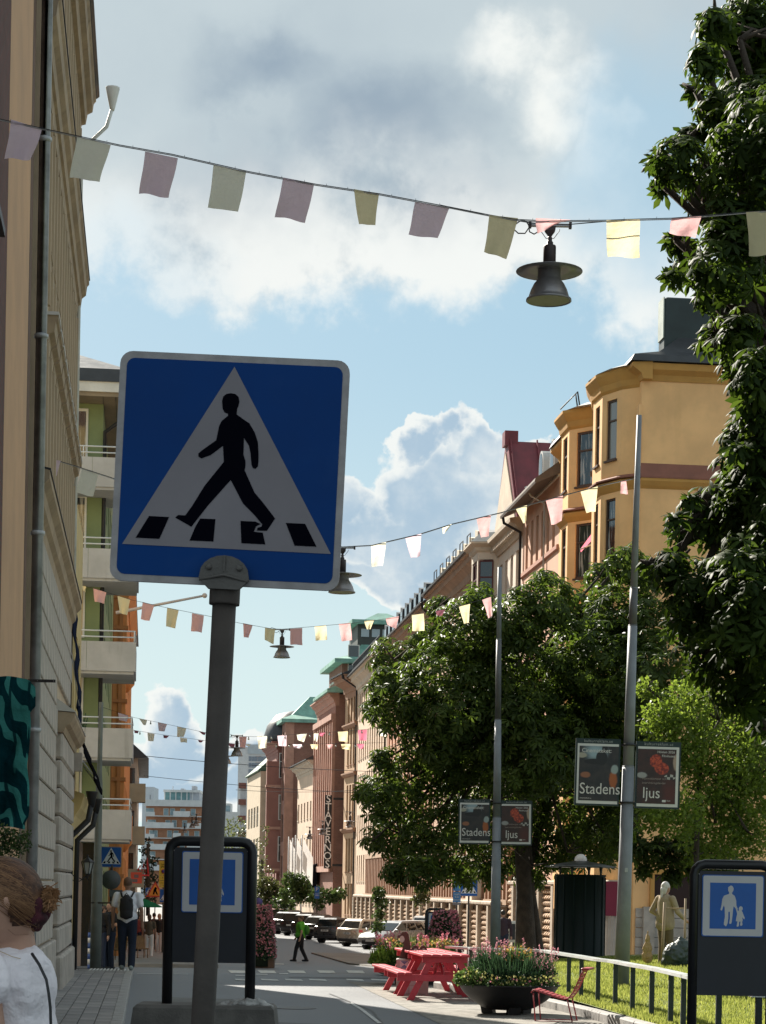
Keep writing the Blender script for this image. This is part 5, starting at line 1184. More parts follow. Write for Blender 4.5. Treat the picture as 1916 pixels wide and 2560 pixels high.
# ---- bunting lines
CREAM = clothmat('flag_cream', (.86, .84, .72), .6); MAUV = clothmat('flag_mauve', (.80, .64, .72), .6); YELF = clothmat('flag_yellow', (.84, .74, .48), .55); PNKF = clothmat('flag_pink', (.80, .48, .48), .5); DKPK = clothmat('flag_dark_pink', (.34, .13, .17), .3); HOTP = clothmat('flag_hot_pink', (.72, .22, .32), .45)
FM = {'c': CREAM, 'm': MAUV, 'y': YELF, 'p': PNKF, 'd': DKPK, 'h': HOTP}
FN = {'c': 'cream pennant', 'm': 'mauve pennant', 'y': 'yellow pennant', 'p': 'pink pennant', 'd': 'dark folded pennant', 'h': 'bright pink pennant'}
WIRE = mat('wire', (.03, .03, .035), .6); BULB = mat('bulb', (.5, .5, .45), .2); TAPE = mat('tape', (.42, .40, .38), .6)
def bunting(label, d0, d1, x0, x1, line, flags, bulbs=(), clips=False, tape=True):
    dd = lambda px: d0 + (d1 - d0) * (px - x0) / (x1 - x0)
    O = P(*line[0], dd(line[0][0])); t = thing('bunting', label, 'bunting', O, 0, 'bunting lines strung across the street')
    pts = [P(x, y, dd(x)) - O for x, y in line]
    mb = MB().mat(WIRE); mb.tube(pts, .005 if not clips else .004, 5)
    if clips:
        for i in range(len(pts) - 1):
            n_ = int((pts[i + 1] - pts[i]).length / .19)
            for k in range(n_): q = pts[i].lerp(pts[i + 1], (k + .5) / n_); mb.tube([q, q + Vector((0, 0, .018))], .0018, 4)
    mb.obj('string', None, t)
    if tape: MB().mat(TAPE).tube([p - Vector((0, 0, .010)) for p in pts], .0045, 4).obj('ribbon', None, t)
    random.seed(int(d0 * 10))
    for f in flags:
        k, c = f[0], f[1:]; n_, m_ = 6, 7; g = MB().mat(FM[k]); vs = []; ph = random.uniform(0, 6); am = random.uniform(.006, .018) * (d0 / 40 + .6); fq = random.uniform(4, 8)
        for j in range(m_ + 1):
            for i in range(n_ + 1):
                u, v = i / n_, j / m_
                bu = .012 * math.sin(v * 5 + ph) * (1 if i in (0, n_) else 0) * v * (c[2] - c[0])
                x = (c[0] * (1 - u) + c[2] * u) * (1 - v) + (c[6] * (1 - u) + c[4] * u) * v + bu * 1.6
                y = (c[1] * (1 - u) + c[3] * u) * (1 - v) + (c[7] * (1 - u) + c[5] * u) * v + .02 * (c[2] - c[0]) * math.sin(u * 6 + ph) * v
                w_ = am * v * math.sin(u * fq + ph + v * 2) + am * .6 * v * math.sin(v * 4 + ph * 2)
                vs.append(P(x, y, dd((c[0] + c[2]) / 2)) + FWD * w_ * 2 - O)
        N = n_ + 1; g.add(vs, [(j * N + i, j * N + i + 1, (j + 1) * N + i + 1, (j + 1) * N + i) for j in range(m_) for i in range(n_)], True)
        o = g.obj('pennant', None, t); o['label'] = FN[k]
    if bulbs:
        b = MB().mat(WIRE).lathe([(.010, 0), (.012, -.02), (.012, -.035)], 6).mat(BULB).lathe([(.012, -.035), (.024, -.06), (.02, -.08), (.002, -.088)], 8); bm = b.mesh('bulb')
        for x, y in bulbs: q = P(x, y, dd(x)) - O; o = link('bulb', bm, t, q); o.scale = (1.2,) * 3
    return t
bunting('nearest bunting line with large mauve, cream and yellow pennants', 19.0, 18.3, 0, 1916,
        [(-30, 290), (0, 297), (105, 320), (300, 362), (430, 385), (620, 428), (790, 460), (950, 484), (1130, 518), (1225, 537), (1290, 548), (1375, 552), (1430, 551), (1517, 550), (1605, 547), (1680, 545), (1760, 539), (1866, 530), (1950, 524)],
        [('m', 28, 298, 105, 322, 78, 403, 12, 396), ('c', 193, 342, 277, 362, 250, 455, 174, 442), ('m', 363, 378, 445, 395, 423, 496, 348, 483), ('c', 534, 412, 616, 428, 597, 530, 521, 518), ('m', 708, 443, 786, 458, 764, 558, 688, 542), ('y', 885, 472, 948, 484, 938, 562, 897, 560), ('m', 1038, 505, 1125, 517, 1095, 595, 1022, 587), ('y', 1224, 537, 1296, 545, 1268, 646, 1212, 628), ('p', 1340, 545, 1428, 549, 1385, 562, 1342, 588), ('y', 1517, 550, 1601, 548, 1600, 641, 1519, 641), ('p', 1680, 546, 1755, 540, 1738, 594, 1672, 586), ('y', 1866, 530, 1945, 525, 1940, 636, 1876, 638)], clips=True)
t = bpy.data.objects.new('carrier_cable', None)
pts = [P(x, y, 18.7) for x, y in ((1100, 512), (1225, 540), (1322, 556), (1376, 561), (1433, 560), (1516, 553), (1600, 549))]
mb = MB().mat(WIRE); mb.tube([p - pts[0] for p in pts], .005, 5); o = mb.obj('carrier_cable'); o.location = pts[0]; tag(o, 'black cable carrying the biggest hanging lamp', 'cable')
bunting('second bunting line, running from the beige house to the pole with posters', 31.5, 34.9, 105, 1575, [(108, 1140), (120, 1144), (190, 1165), (300, 1201), (560, 1290), (760, 1352), (857, 1367), (930, 1363), (1050, 1335), (1130, 1310), (1250, 1282), (1390, 1243), (1510, 1212), (1585, 1196)],
        [('m', 122, 1146, 152, 1152, 140, 1188, 127, 1193), ('c', 205, 1172, 246, 1186, 233, 1242, 190, 1232), ('m', 290, 1198, 320, 1208, 300, 1266, 283, 1258), ('c', 928, 1363, 966, 1355, 958, 1415, 930, 1417), ('m', 1014, 1345, 1054, 1334, 1050, 1390, 1027, 1396), ('c', 1106, 1318, 1130, 1310, 1118, 1328, 1107, 1336), ('p', 1192, 1298, 1228, 1288, 1222, 1340, 1203, 1344), ('y', 1290, 1271, 1318, 1263, 1316, 1303, 1308, 1310), ('p', 1365, 1250, 1408, 1239, 1405, 1303, 1380, 1312), ('y', 1452, 1228, 1495, 1216, 1490, 1278, 1467, 1282), ('p', 1553, 1203, 1566, 1200, 1571, 1236, 1552, 1234)])
bunting('third bunting line, ending at the farther pole with posters', 50, 50, 0, 1, [(200, 1462), (235, 1471), (330, 1500), (410, 1518), (520, 1540), (600, 1558), (680, 1572), (706, 1573), (790, 1566), (880, 1558), (985, 1545), (1060, 1533), (1150, 1516), (1246, 1486)],
        [('y', 205, 1463, 216, 1466, 213, 1480, 207, 1476), ('p', 233, 1470, 266, 1480, 260, 1508, 237, 1504), ('y', 294, 1489, 326, 1498, 318, 1538, 299, 1532), ('p', 357, 1505, 386, 1513, 374, 1553, 352, 1548), ('y', 418, 1520, 447, 1526, 438, 1571, 415, 1566), ('p', 480, 1533, 510, 1539, 505, 1582, 478, 1578), ('p', 608, 1558, 632, 1563, 622, 1595, 610, 1593), ('y', 663, 1569, 688, 1573, 684, 1610, 662, 1600), ('p', 726, 1572, 756, 1570, 756, 1612, 726, 1612), ('y', 787, 1566, 815, 1563, 819, 1600, 790, 1602), ('p', 847, 1560, 876, 1557, 881, 1600, 855, 1603), ('y', 911, 1553, 936, 1550, 926, 1573, 917, 1574), ('p', 965, 1546, 998, 1541, 990, 1572, 968, 1562), ('y', 1030, 1537, 1060, 1533, 1062, 1577, 1032, 1577), ('d', 1090, 1528, 1115, 1522, 1105, 1540, 1092, 1538), ('y', 1148, 1517, 1176, 1510, 1172, 1557, 1160, 1560), ('p', 1206, 1500, 1228, 1492, 1231, 1540, 1222, 1545)], tape=False)
bunting('upper of the two far bunting lines with little light bulbs', 66, 66, 0, 1, [(255, 1768), (335, 1794), (400, 1807), (460, 1820), (515, 1832), (570, 1841), (640, 1842), (700, 1839), (780, 1834), (870, 1828), (920, 1823), (990, 1816)],
        [('m', 295, 1782, 321, 1789, 317, 1805, 298, 1800), ('c', 348, 1797, 368, 1801, 364, 1814, 358, 1812), ('m', 395, 1806, 418, 1811, 411, 1829, 397, 1828), ('c', 443, 1816, 466, 1821, 460, 1843, 443, 1842), ('d', 497, 1828, 515, 1832, 512, 1838, 505, 1836), ('p', 598, 1842, 617, 1842, 614, 1870, 600, 1868), ('c', 643, 1841, 668, 1840, 667, 1870, 647, 1872), ('m', 694, 1839, 717, 1838, 716, 1866, 697, 1865), ('c', 742, 1836, 768, 1834, 760, 1856, 745, 1850), ('c', 785, 1834, 797, 1833, 793, 1855, 785, 1852), ('h', 798, 1832, 815, 1831, 806, 1842, 800, 1839), ('y', 845, 1829, 870, 1828, 870, 1855, 848, 1853), ('h', 895, 1826, 918, 1824, 917, 1852, 898, 1851), ('c', 946, 1821, 972, 1818, 968, 1842, 950, 1840)],
        [(377, 1803), (522, 1834), (622, 1842), (679, 1840), (713, 1838), (775, 1835), (824, 1831), (905, 1825)], tape=False)
bunting('lower of the two far bunting lines with short limp pennants', 70, 70, 0, 1, [(290, 1818), (335, 1826), (400, 1836), (500, 1850), (560, 1857), (640, 1861), (700, 1861), (800, 1860), (960, 1857)],
        [('d', 335, 1826, 347, 1828, 345, 1834, 337, 1833), ('c', 369, 1832, 387, 1835, 384, 1854, 370, 1852), ('d', 408, 1838, 423, 1840, 416, 1847, 409, 1845), ('c', 450, 1844, 468, 1847, 468, 1857, 452, 1856), ('d', 495, 1850, 510, 1852, 503, 1857, 497, 1855), ('d', 570, 1858, 588, 1860, 586, 1870, 575, 1868), ('c', 615, 1861, 627, 1861, 624, 1866, 617, 1865), ('m', 732, 1861, 757, 1861, 752, 1872, 736, 1870), ('y', 776, 1861, 796, 1861, 793, 1874, 780, 1872), ('p', 817, 1861, 832, 1861, 830, 1873, 820, 1872), ('y', 853, 1861, 876, 1860, 877, 1876, 856, 1872), ('h', 892, 1860, 912, 1860, 908, 1872, 898, 1872)],
        [(350, 1829), (691, 1861), (724, 1861), (756, 1861), (840, 1860), (888, 1860)], tape=False)
# plain wires farther down
for i, (a, b, d, lb) in enumerate((((360, 1890), (960, 1930), 90, 'thin overhead wire crossing high above the street'), ((360, 1940), (960, 1985), 108, 'thin overhead wire crossing a little lower'), ((590, 1975), (900, 1975), 120, 'lowest thin overhead wire beyond the post'))):
    pts = [P(a[0] + (b[0] - a[0]) * k / 8, a[1] + (b[1] - a[1]) * k / 8 + 22 * (k / 8) * (1 - k / 8), d) for k in range(9)]
    mb = MB().mat(WIRE); mb.tube([p - pts[0] for p in pts], .012, 4); o = mb.obj('overhead_wire'); o.location = pts[0]; tag(o, lb, 'wire')
# bare flag pole sticking out over the street (left)
a, b = P(290, 1532, 57), P(512, 1489, 57); mb = MB().mat(mat('pale_pole', (.48, .42, .40), .6)); mb.tube([(0, 0, 0), b - a], [.045, .03], 8); mb.sphere(b - a, .07, 8, 6); o = mb.obj('flag_pole'); o.location = a; tag(o, 'bare pale flag pole slanting out from the green house', 'flag pole')
a, b = P(1452, 1372, 80), P(1508, 1293, 80); t = thing('facade_flag', 'pink flag on a slanting pole at the yellow corner house', 'flag', a)
g = MB().mat(HOTP); g.loft([[(0, 0, 0), tuple((b - a) * .5 + Vector((.05, 0, .05))), tuple(b - a)], [tuple(Vector((.03, .1, -.12))), tuple((b - a) * .5 + Vector((.22, .1, -.05))), tuple((b - a) + Vector((.12, .05, -.1)))]], caps=False, closed=False); g.obj('cloth', None, t)
g = MB().mat(mat('pale_pole', (.48, .42, .40), .6)); g.tube([(0, 0, -.02), P(1508, 1350, 80) - a], .03, 6); g.obj('pole', None, t)

# ---- traffic signs down the left pavement
def small_sign(label, px, py, d, S, zg=None, post=True, off=0):
    q = P(px, py, d); zg = gz(q.y) + .12 if zg is None else zg
    t = thing('crossing_sign', label, 'traffic sign', (q.x, q.y, zg), -YAW, 'small pedestrian crossing signs')
    p_ = crossing_sign(t, S, SBLUE=SB2, SWHITE=SW2); p_.location = (0, 0, q.z - zg)
    if post: mb = MB().mat(STEEL); mb.tube([(off, .05, 0), (off, .05, q.z - zg + S * .3)], .03, 8); mb.obj('post', None, t)
    return t
small_sign('small crossing sign above the round sign back, left pavement', 278, 2143, 64, .62)
small_sign('crossing sign under the yellow loading sign, left of the notice board', 416, 2240, 88, .56)
small_sign('tiny crossing sign beside the orange roadworks triangle', 373, 2229, 118, .42)
small_sign('dark crossing sign in the shade of the chestnut crown, right side', 1173, 2219, 66, .55)
q = P(278, 2200, 63.7); t = thing('round_sign', 'grey back of a round traffic sign below the small crossing sign', 'traffic sign', (q.x, q.y, gz(q.y)), -YAW)
SBACK = mat('sign_back', (.10, .105, .105), .6, .1); mb = MB().mat(SBACK); mb.lathe([(.29, 0), (.29, .012)], 24, Matrix.Translation((0, 0, q.z - gz(q.y))) @ Matrix.Rotation(math.pi / 2, 4, 'X')); mb.box(-.05, .35, 0, .01, q.z - gz(q.y) - .50, q.z - gz(q.y) - .30); mb.obj('plate', None, t)
MB().mat(STEEL).tube([(.02, .03, 0), (.02, .03, 3.0)], .03, 8).obj('post', None, t); MB().mat(SWHITE).box(.12, .2, -.016, -.013, q.z - gz(q.y) - .06, q.z - gz(q.y) + .05).obj('sticker', None, t)
q = P(388, 2230, 110); t = thing('roadworks_sign', 'orange triangular roadworks warning sign with red border', 'traffic sign', (q.x, q.y, gz(q.y)), -YAW)
zc = q.z - gz(q.y); tri = lambda s: [(-.55 * s, zc - .32 * s), (.55 * s, zc - .32 * s), (0, zc + .64 * s)]
MB().mat(mat('warn_red', (.55, .06, .03), .5)).prism(tri(.85), 0, .02).obj('border', None, t); MB().mat(mat('warn_orange', (.75, .28, .04), .5)).prism(tri(.62), -.01, 0).obj('face', None, t)
MB().mat(SBLACK).prism([(-.12, zc - .14), (-.04, zc - .14), (0, zc + .02), (.08, zc - .14), (.15, zc - .14), (.06, zc + .08), (.1, zc + .2), (0, zc + .26), (-.08, zc + .1)], -.016, -.011).obj('digger_figure', None, t); MB().mat(STEEL).tube([(0, .04, 0), (0, .04, zc)], .03, 6).obj('post', None, t)
q = P(409, 2180, 89); t = thing('loading_sign', 'yellow loading zone sign stack with round no-parking symbol', 'traffic sign', (q.x, q.y, gz(q.y)), -YAW); g0 = gz(q.y); S8 = 89 / F
YSG = mat('sign_yellow', (.56, .40, .045), .5); zz_ = lambda py: Zat(409, py, q) - g0
for (a_, b_) in ((2153, 2188), (2189, 2201), (2202, 2213), (2214, 2219)): MB().mat(YSG).box(-.185, .185, 0, .02, zz_(b_), zz_(a_)).obj('plate', None, t)
text('lettering', 'Last-', .115, SBLACK, t, (0, -.003, zz_(2161)), (math.pi / 2, 0, 0)); text('lettering', 'plats', .115, SBLACK, t, (0, -.003, zz_(2167)), (math.pi / 2, 0, 0)); text('lettering', '7-19', .10, SBLACK, t, (.03, -.003, zz_(2195)), (math.pi / 2, 0, 0)); text('lettering', '11-17', .10, SBLACK, t, (0, -.003, zz_(2208)), (math.pi / 2, 0, 0))
MB().mat(mat('ring_red', (.45, .05, .05), .5)).lathe([(.095, 0), (.095, .008)], 16, Matrix.Translation((0, -.008, zz_(2179))) @ Matrix.Rotation(-math.pi / 2, 4, 'X')).mat(mat('ring_blue', (.08, .07, .25), .5)).lathe([(.07, 0), (.07, .008)], 16, Matrix.Translation((0, -.013, zz_(2179))) @ Matrix.Rotation(-math.pi / 2, 4, 'X')).obj('no_parking_symbol', None, t)
MB().mat(STEEL).tube([(.0, .05, 0), (.0, .05, zz_(2152))], .035, 8).obj('post', None, t)
q = P(433, 2186, 89.5); t = thing('parking_sign', 'blue parking sign partly hidden by the black notice board', 'traffic sign', (q.x, q.y, g0), -YAW)
MB().mat(ZBLUE).box(-.19, .25, 0, .02, zz_(2184), zz_(2157)).obj('plate', None, t); MB().mat(ZBLUE).box(-.22, .25, 0, .02, zz_(2214), zz_(2186)).obj('plate', None, t); MB().mat(ZWHITE).box(-.02, .04, -.004, 0, zz_(2182), zz_(2159)).obj('letter_stroke', None, t)
for i, s in enumerate(('Avgift', 'Taxa', '(1)', 'Tillst')): text('lettering', s, .09, ZWHITE, t, (0, -.003, zz_(2190 + i * 6.4)), (math.pi / 2, 0, 0))
MB().mat(STEEL).tube([(.1, .05, 0), (.1, .05, zz_(2160))], .03, 6).obj('post', None, t)
# shop signs on the left
q = P(358, 2172, 104); t = thing('shop_sign', 'red script shop sign sticking out on the left side', 'sign', q, -YAW); MB().mat(mat('neon_red', (.60, .05, .06), .5)).tube([(-.25, 0, -.1), (-.15, 0, .15), (-.05, 0, -.15), (.02, 0, .25), (.1, 0, -.2), (.2, 0, .5), (.25, 0, -.25)], .055, 6).box(-.3, .3, .03, .06, -.36, -.28).obj('lettering', None, t)
q = P(341, 2195, 96); t = thing('shop_sign', 'small red and white square shop sign below the script sign', 'sign', q, -YAW); MB().mat(mat('shop_red', (.62, .12, .08), .5)).box(-.25, .25, 0, .05, -.25, .25).mat(SWHITE).box(-.25, .05, -.005, 0, -.2, -.05).box(-.1, .1, -.006, 0, .0, .15).obj('panel', None, t)
q = P(362, 2254, 92); t = thing('parasol', 'green parasol over the pavement cafe', 'parasol', (q.x, q.y, gz(q.y)), 0); zp = q.z - gz(q.y)
MB().mat(clothmat('green_canvas', (.03, .20, .10), .3)).lathe([(.75, zp - .25), (.74, zp - .2), (.05, zp + .1), (.0, zp + .12)], 10, smooth=False).obj('canopy', None, t); MB().mat(BLKM).tube([(0, 0, 0), (0, 0, zp)], .025, 6).obj('pole', None, t)
# right side: blue signs in the shade, parking sign, flags
q = P(1143, 2222, 70); t = thing('parking_sign', 'weathered blue sign stack left of the dark crossing sign', 'traffic sign', (q.x, q.y, gz(q.y)), -YAW); S7 = 70 / F; zf = lambda py: Zat(1143, py, q) - gz(q.y)
for i, (a_, b_) in enumerate(((2190, 2228), (2230, 2256), (2257, 2263))):
    MB().mat(mat('sign_blue_pale', (.05, .17, .38), .5) if i < 2 else SWHITE).box(-.13, .13, 0, .02, zf(b_), zf(a_)).obj('plate', None, t)
for i, s in enumerate(('P', 'Avgift', '8-20', 'Boende')): text('lettering', s, .2 if i == 0 else .075, ZWHITE, t, (0, -.004, zf((2210, 2236, 2243, 2250)[i])), (math.pi / 2, 0, 0))
MB().mat(STEEL).tube([(0, .04, 0), (0, .04, zf(2190))], .03, 8).obj('post', None, t)
q = P(793, 2228, 150); t = thing('parking_sign', 'blue P sign above the dark parked cars', 'traffic sign', (q.x, q.y, gz(q.y)), -YAW); zf = lambda py: Zat(793, py, q) - gz(q.y)
MB().mat(ZBLUE).box(-.17, .17, 0, .03, zf(2232), zf(2217)).obj('plate', None, t); MB().mat(ZBLUE).box(-.17, .17, 0, .03, zf(2247), zf(2233)).obj('plate', None, t); text('lettering', 'P', .38, ZWHITE, t, (0, -.005, zf(2224)), (math.pi / 2, 0, 0)); MB().mat(ZWHITE).box(-.12, .12, -.004, 0, zf(2236), zf(2235)).box(-.12, .12, -.004, 0, zf(2240), zf(2239)).obj('lettering_lines', None, t); MB().mat(STEEL).tube([(0, .05, 0), (0, .05, zf(2212))], .04, 6).obj('post', None, t)
q = P(650, 2270, 66); t = thing('no_parking_sign', 'dark purple round no-parking sign above the pink flower tower', 'traffic sign', (q.x - .05, q.y, gz(q.y)), -YAW); zf = lambda py: Zat(652, py, q) - gz(q.y)
MB().mat(mat('dark_violet', (.09, .06, .20), .5)).lathe([(.13, 0), (.13, .015)], 18, Matrix.Translation((0, 0, zf(2255))) @ Matrix.Rotation(-math.pi / 2, 4, 'X')).obj('disc', None, t); MB().mat(STEEL).tube([(0, .03, 0), (0, .03, zf(2255))], .025, 6).obj('post', None, t)
FLG = clothmat('white_flag', (.60, .58, .56), .4)
for i, (x, yt, lb) in enumerate(((720, 2092, 'leftmost'), (730, 2095, 'second'), (737, 2088, 'third'), (753, 2088, 'rightmost'))):
    b0 = P(x, 2240, 170); tp = P(x, yt, 170); t = thing('flag_pole', f'tall white flag pole before the brick towers, {lb} of four', 'flag pole', (b0.x, b0.y, gz(b0.y)), 0, 'flag poles before the brick towers')
    MB().mat(mat('pole_white', (.6, .6, .6), .5)).tube([(0, 0, 0), (0, 0, tp.z - gz(b0.y))], [.09, .05], 8).obj('pole', None, t)
    if i != 1:
        h = tp.z - gz(b0.y); g = MB().mat(FLG); rings = [[(s * .8 + .1, .1 * math.sin(k * .9 + s * 3), h - .2 - k * .42 - s * (1.6 - k * .05)) for s in (0, .33, .66, 1)] for k in range(7)]; g.loft(rings, caps=False, closed=False, smooth=True); g.obj('flag', None, t)
q = P(690, 2205, 175); t = thing('yellow_sign', 'tiny yellow sign before the far brick house', 'sign', (q.x, q.y, gz(q.y)), -YAW); MB().mat(YSG).box(.8, 1.3, 0, .05, q.z - gz(q.y) - .5, q.z - gz(q.y)).obj('plate', None, t); MB().mat(STEEL).tube([(1.05, .05, 0), (1.05, .05, q.z - gz(q.y))], .04, 6).obj('post', None, t)
# notice board by the flower tower, farther away
q0 = P(1062, 2268, 47); t, W, H = board('small dark notice board with two blue signs, behind the picnic tables', 1063, 1118, 2267, 50, gz(50) - .2, .40, .03, panel_bot=1.4)
MB().mat(ZBLUE).prism(rrect(.38, .38, .01), -.036, -.02).obj('sign_plate', None, t, (.03, 0, H - .155 - .64)); 
# wall lantern and awning arm on the ochre house
q = P(219, 2165, 43.5); t = thing('wall_lantern', 'black wrought wall lantern on the ochre house', 'lantern', q, -YAW)
mb = MB().mat(BLKM); mb.lathe([(.02, .22), (.03, .17), (.13, .09), (.14, .07), (.02, .16)], 6, smooth=False); mb.lathe([(.06, -.18), (.07, -.16), (.02, -.22), (.01, -.28)], 6, smooth=False)
for k in range(6): a = k * math.pi / 3; mb.tube([(.125 * math.cos(a), .125 * math.sin(a), .08), (.065 * math.cos(a), .065 * math.sin(a), -.17)], .008, 4)
mb.tube([(0, 0, -.2), (-.1, 0, -.28), (-.3, 0, -.20), (-.42, 0, -.14)], .014, 6); mb.tube([(-.1, 0, -.28), (-.2, 0, -.34), (-.38, 0, -.26)], .01, 5); mb.obj('frame', None, t)
MB().mat(mat('milky_glass', (.30, .31, .30), .3)).lathe([(.055, -.16), (.11, .07)], 6, smooth=False).obj('glass', None, t)
# bracket bar and teal banner
bn = bpy.data.materials.new('teal_print'); bn.use_nodes = True; T = NT(bn.node_tree); co = T.n('ShaderNodeTexCoord').outputs['Object']
wv = T.n('ShaderNodeTexWave', {'Vector': T.n('ShaderNodeMapping', {0: co, 3: (1, 1, .62)}).outputs[0], 'Scale': 2.2, 'Distortion': 11.0, 'Detail': 1.2, 'Detail Scale': 1.3}, wave_type='BANDS', bands_direction='DIAGONAL').outputs['Fac']
wd = T.n('ShaderNodeTexWave', {'Vector': co, 'Scale': 1.5, 'Distortion': 7.0, 'Detail': .3}, wave_type='BANDS', bands_direction='X').outputs['Fac']
c = T.mix(T.ss(wv, .52, .60), (.006, .045, .055), (.07, .30, .27)); c = T.mix(T.m('MULTIPLY', T.ss(wd, .93, .97), .9), c, (.006, .035, .045))
bb = T.n('ShaderNodeBump', {'Height': T.noise(co, 9, 3, .5), 'Strength': .8, 'Distance': .05}).outputs[0]
d_ = T.n('ShaderNodeBsdfDiffuse', {0: c, 2: bb}); tr = T.n('ShaderNodeBsdfTranslucent', {0: c}); x_ = T.n('ShaderNodeMixShader', {0: .3, 1: d_.outputs[0], 2: tr.outputs[0]}); T.n('ShaderNodeOutputMaterial', {0: x_.outputs[0]})
dt = 20.0; q = P(0, 1880, dt); t = thing('cloth_banner', 'teal leaf patterned cloth hanging from a bracket, at the left edge', 'banner', q, -YAW); S6 = dt / F
f6 = lambda px, py: ((px - 0) * S6, (1880 - py) * S6)
outl = [(-60, 1695), (40, 1697), (78, 1706), (84, 1735), (90, 1762), (92, 1768), (72, 1790), (71, 1850), (70, 1930), (68, 2040), (60, 2062), (40, 2070), (-60, 2066)]
rings = []
for i in range(24):
    v = i / 23; py = 1695 + v * 375
    xr_ = 78 + 6 * math.sin(v * 9) if py < 1775 else 70 - 3 * math.sin(v * 14)
    if py > 2050: xr_ = 62
    if py < 1702: xr_ = 66
    rr_ = []
    for k in range(13):
        u = k / 12; px = -70 + u * (xr_ + 70); x, z = f6(px, py + 4 * math.sin(u * 7)); rr_.append((x, .03 * math.sin(u * 9 + v * 4) + .02 * math.sin(v * 30) - .03, z))
    rings.append(rr_)
g = MB().mat(bn); g.loft(rings, caps=False, closed=False, smooth=True)
g.loft([[(x, y + .12, z) for x, y, z in r_] for r_ in rings], caps=False, closed=False, smooth=True); g.obj('cloth', None, t)
q = P(82, 1702, 22.5); t = thing('wall_bracket', 'black flat bracket bar beside the teal cloth', 'bracket', q, -YAW); MB().mat(BLKM).box(-.05, .24, -.01, .01, -.015, .015).mat(SWHITE).lathe([(.006, 0), (.006, .003)], 8, Matrix.Translation((.05, -.011, 0)) @ Matrix.Rotation(math.pi / 2, 4, 'X')).lathe([(.006, 0), (.006, .003)], 8, Matrix.Translation((.22, -.011, 0)) @ Matrix.Rotation(math.pi / 2, 4, 'X')).obj('bar', None, t)
# ================================================================== PARK EDGE, PLANTERS, TABLES
rng = np.random.default_rng(7)
def npmesh(name, verts, faces, mats, mi=None, rnd=None, smooth=False):
    """verts (n,3), faces (m,k) arrays -> mesh quickly"""
    me = bpy.data.meshes.new(name); n, (m, k) = len(verts), faces.shape
    me.vertices.add(n); me.vertices.foreach_set('co', np.asarray(verts, dtype=np.float32).ravel())
    me.loops.add(m * k); me.loops.foreach_set('vertex_index', faces.astype(np.int32).ravel())
    me.polygons.add(m); me.polygons.foreach_set('loop_start', np.arange(0, m * k, k, dtype=np.int32))
    for q in mats: me.materials.append(q)
    if mi is not None: me.polygons.foreach_set('material_index', mi.astype(np.int32))
    if smooth: me.polygons.foreach_set('use_smooth', np.ones(m, bool))
    me.update(calc_edges=True)
    if rnd is not None:
        a = me.attributes.new('rnd', 'FLOAT', 'FACE'); a.data.foreach_set('value', rnd.astype(np.float32))
    return me
def lawnz(x, y): return .10 + .055 * max(0, min(x - 6.4, 6)) + .010 * max(0, min(y - 25, 18)) + .012 * math.sin(x * 2.1 + y * .7)
GRM = mat('turf', (.13, .16, .03), .95, .25, 2.5, .8, 120, dirt=.4, dirtcol=(.16, .12, .05))
lawn = sheet('lawn', 6.42, 16.8, 12, 50, 0, GRM, 14, lawnz); tag(lawn, kind='structure')
N = 90000; X = 6.45 + (rng.random(N) ** 1.4) * 5.2; Y = 24 + rng.random(N) * 22; Z = np.array([gz(y) + lawnz(x, y) for x, y in zip(X, Y)])
a = rng.random(N) * 6.28; h = .025 + rng.random(N) * .045; wd = .006 + rng.random(N) * .008; lx, ly = (rng.random(N) - .5) * .05, (rng.random(N) - .5) * .05
V = np.stack([np.stack([X - np.cos(a) * wd, Y - np.sin(a) * wd, Z - .01], 1), np.stack([X + np.cos(a) * wd, Y + np.sin(a) * wd, Z - .01], 1), np.stack([X + lx, Y + ly, Z + h], 1)], 1).reshape(-1, 3)
o = link('grass', npmesh('grass', V, np.arange(N * 3).reshape(N, 3), [leafmat('grass_blade', (.14, .18, .028), (.29, .305, .075), .55)], rnd=rng.random(N))); tag(o, 'short sunlit lawn grass behind the railing', 'grass', kind='stuff')
lk = thing('lawn_kerb', '', ''); lk['kind'] = 'structure'
km = MB().mat(KERB); km.bbox(-.09, .09, -.495, .495, -.05, .135, .02); kme = km.mesh('kerb_stone')
kp = [(6.50, 18), (6.40, 24), (6.33, 30), (6.22, 32.5), (6.0, 34.6), (5.6, 36.5), (5.3, 38.6)]
d_acc = 0
for (xa, ya), (xb, yb) in zip(kp, kp[1:]):
    Ls = math.hypot(xb - xa, yb - ya); n_ = max(1, round(Ls)); 
    for k in range(n_):
        u = (k + .5) / n_; x, y = xa + (xb - xa) * u, ya + (yb - ya) * u; link('kerb_stone', kme, lk, (x, y, gz(y)), (0, 0, math.atan2(yb - ya, xb - xa) - math.pi / 2))
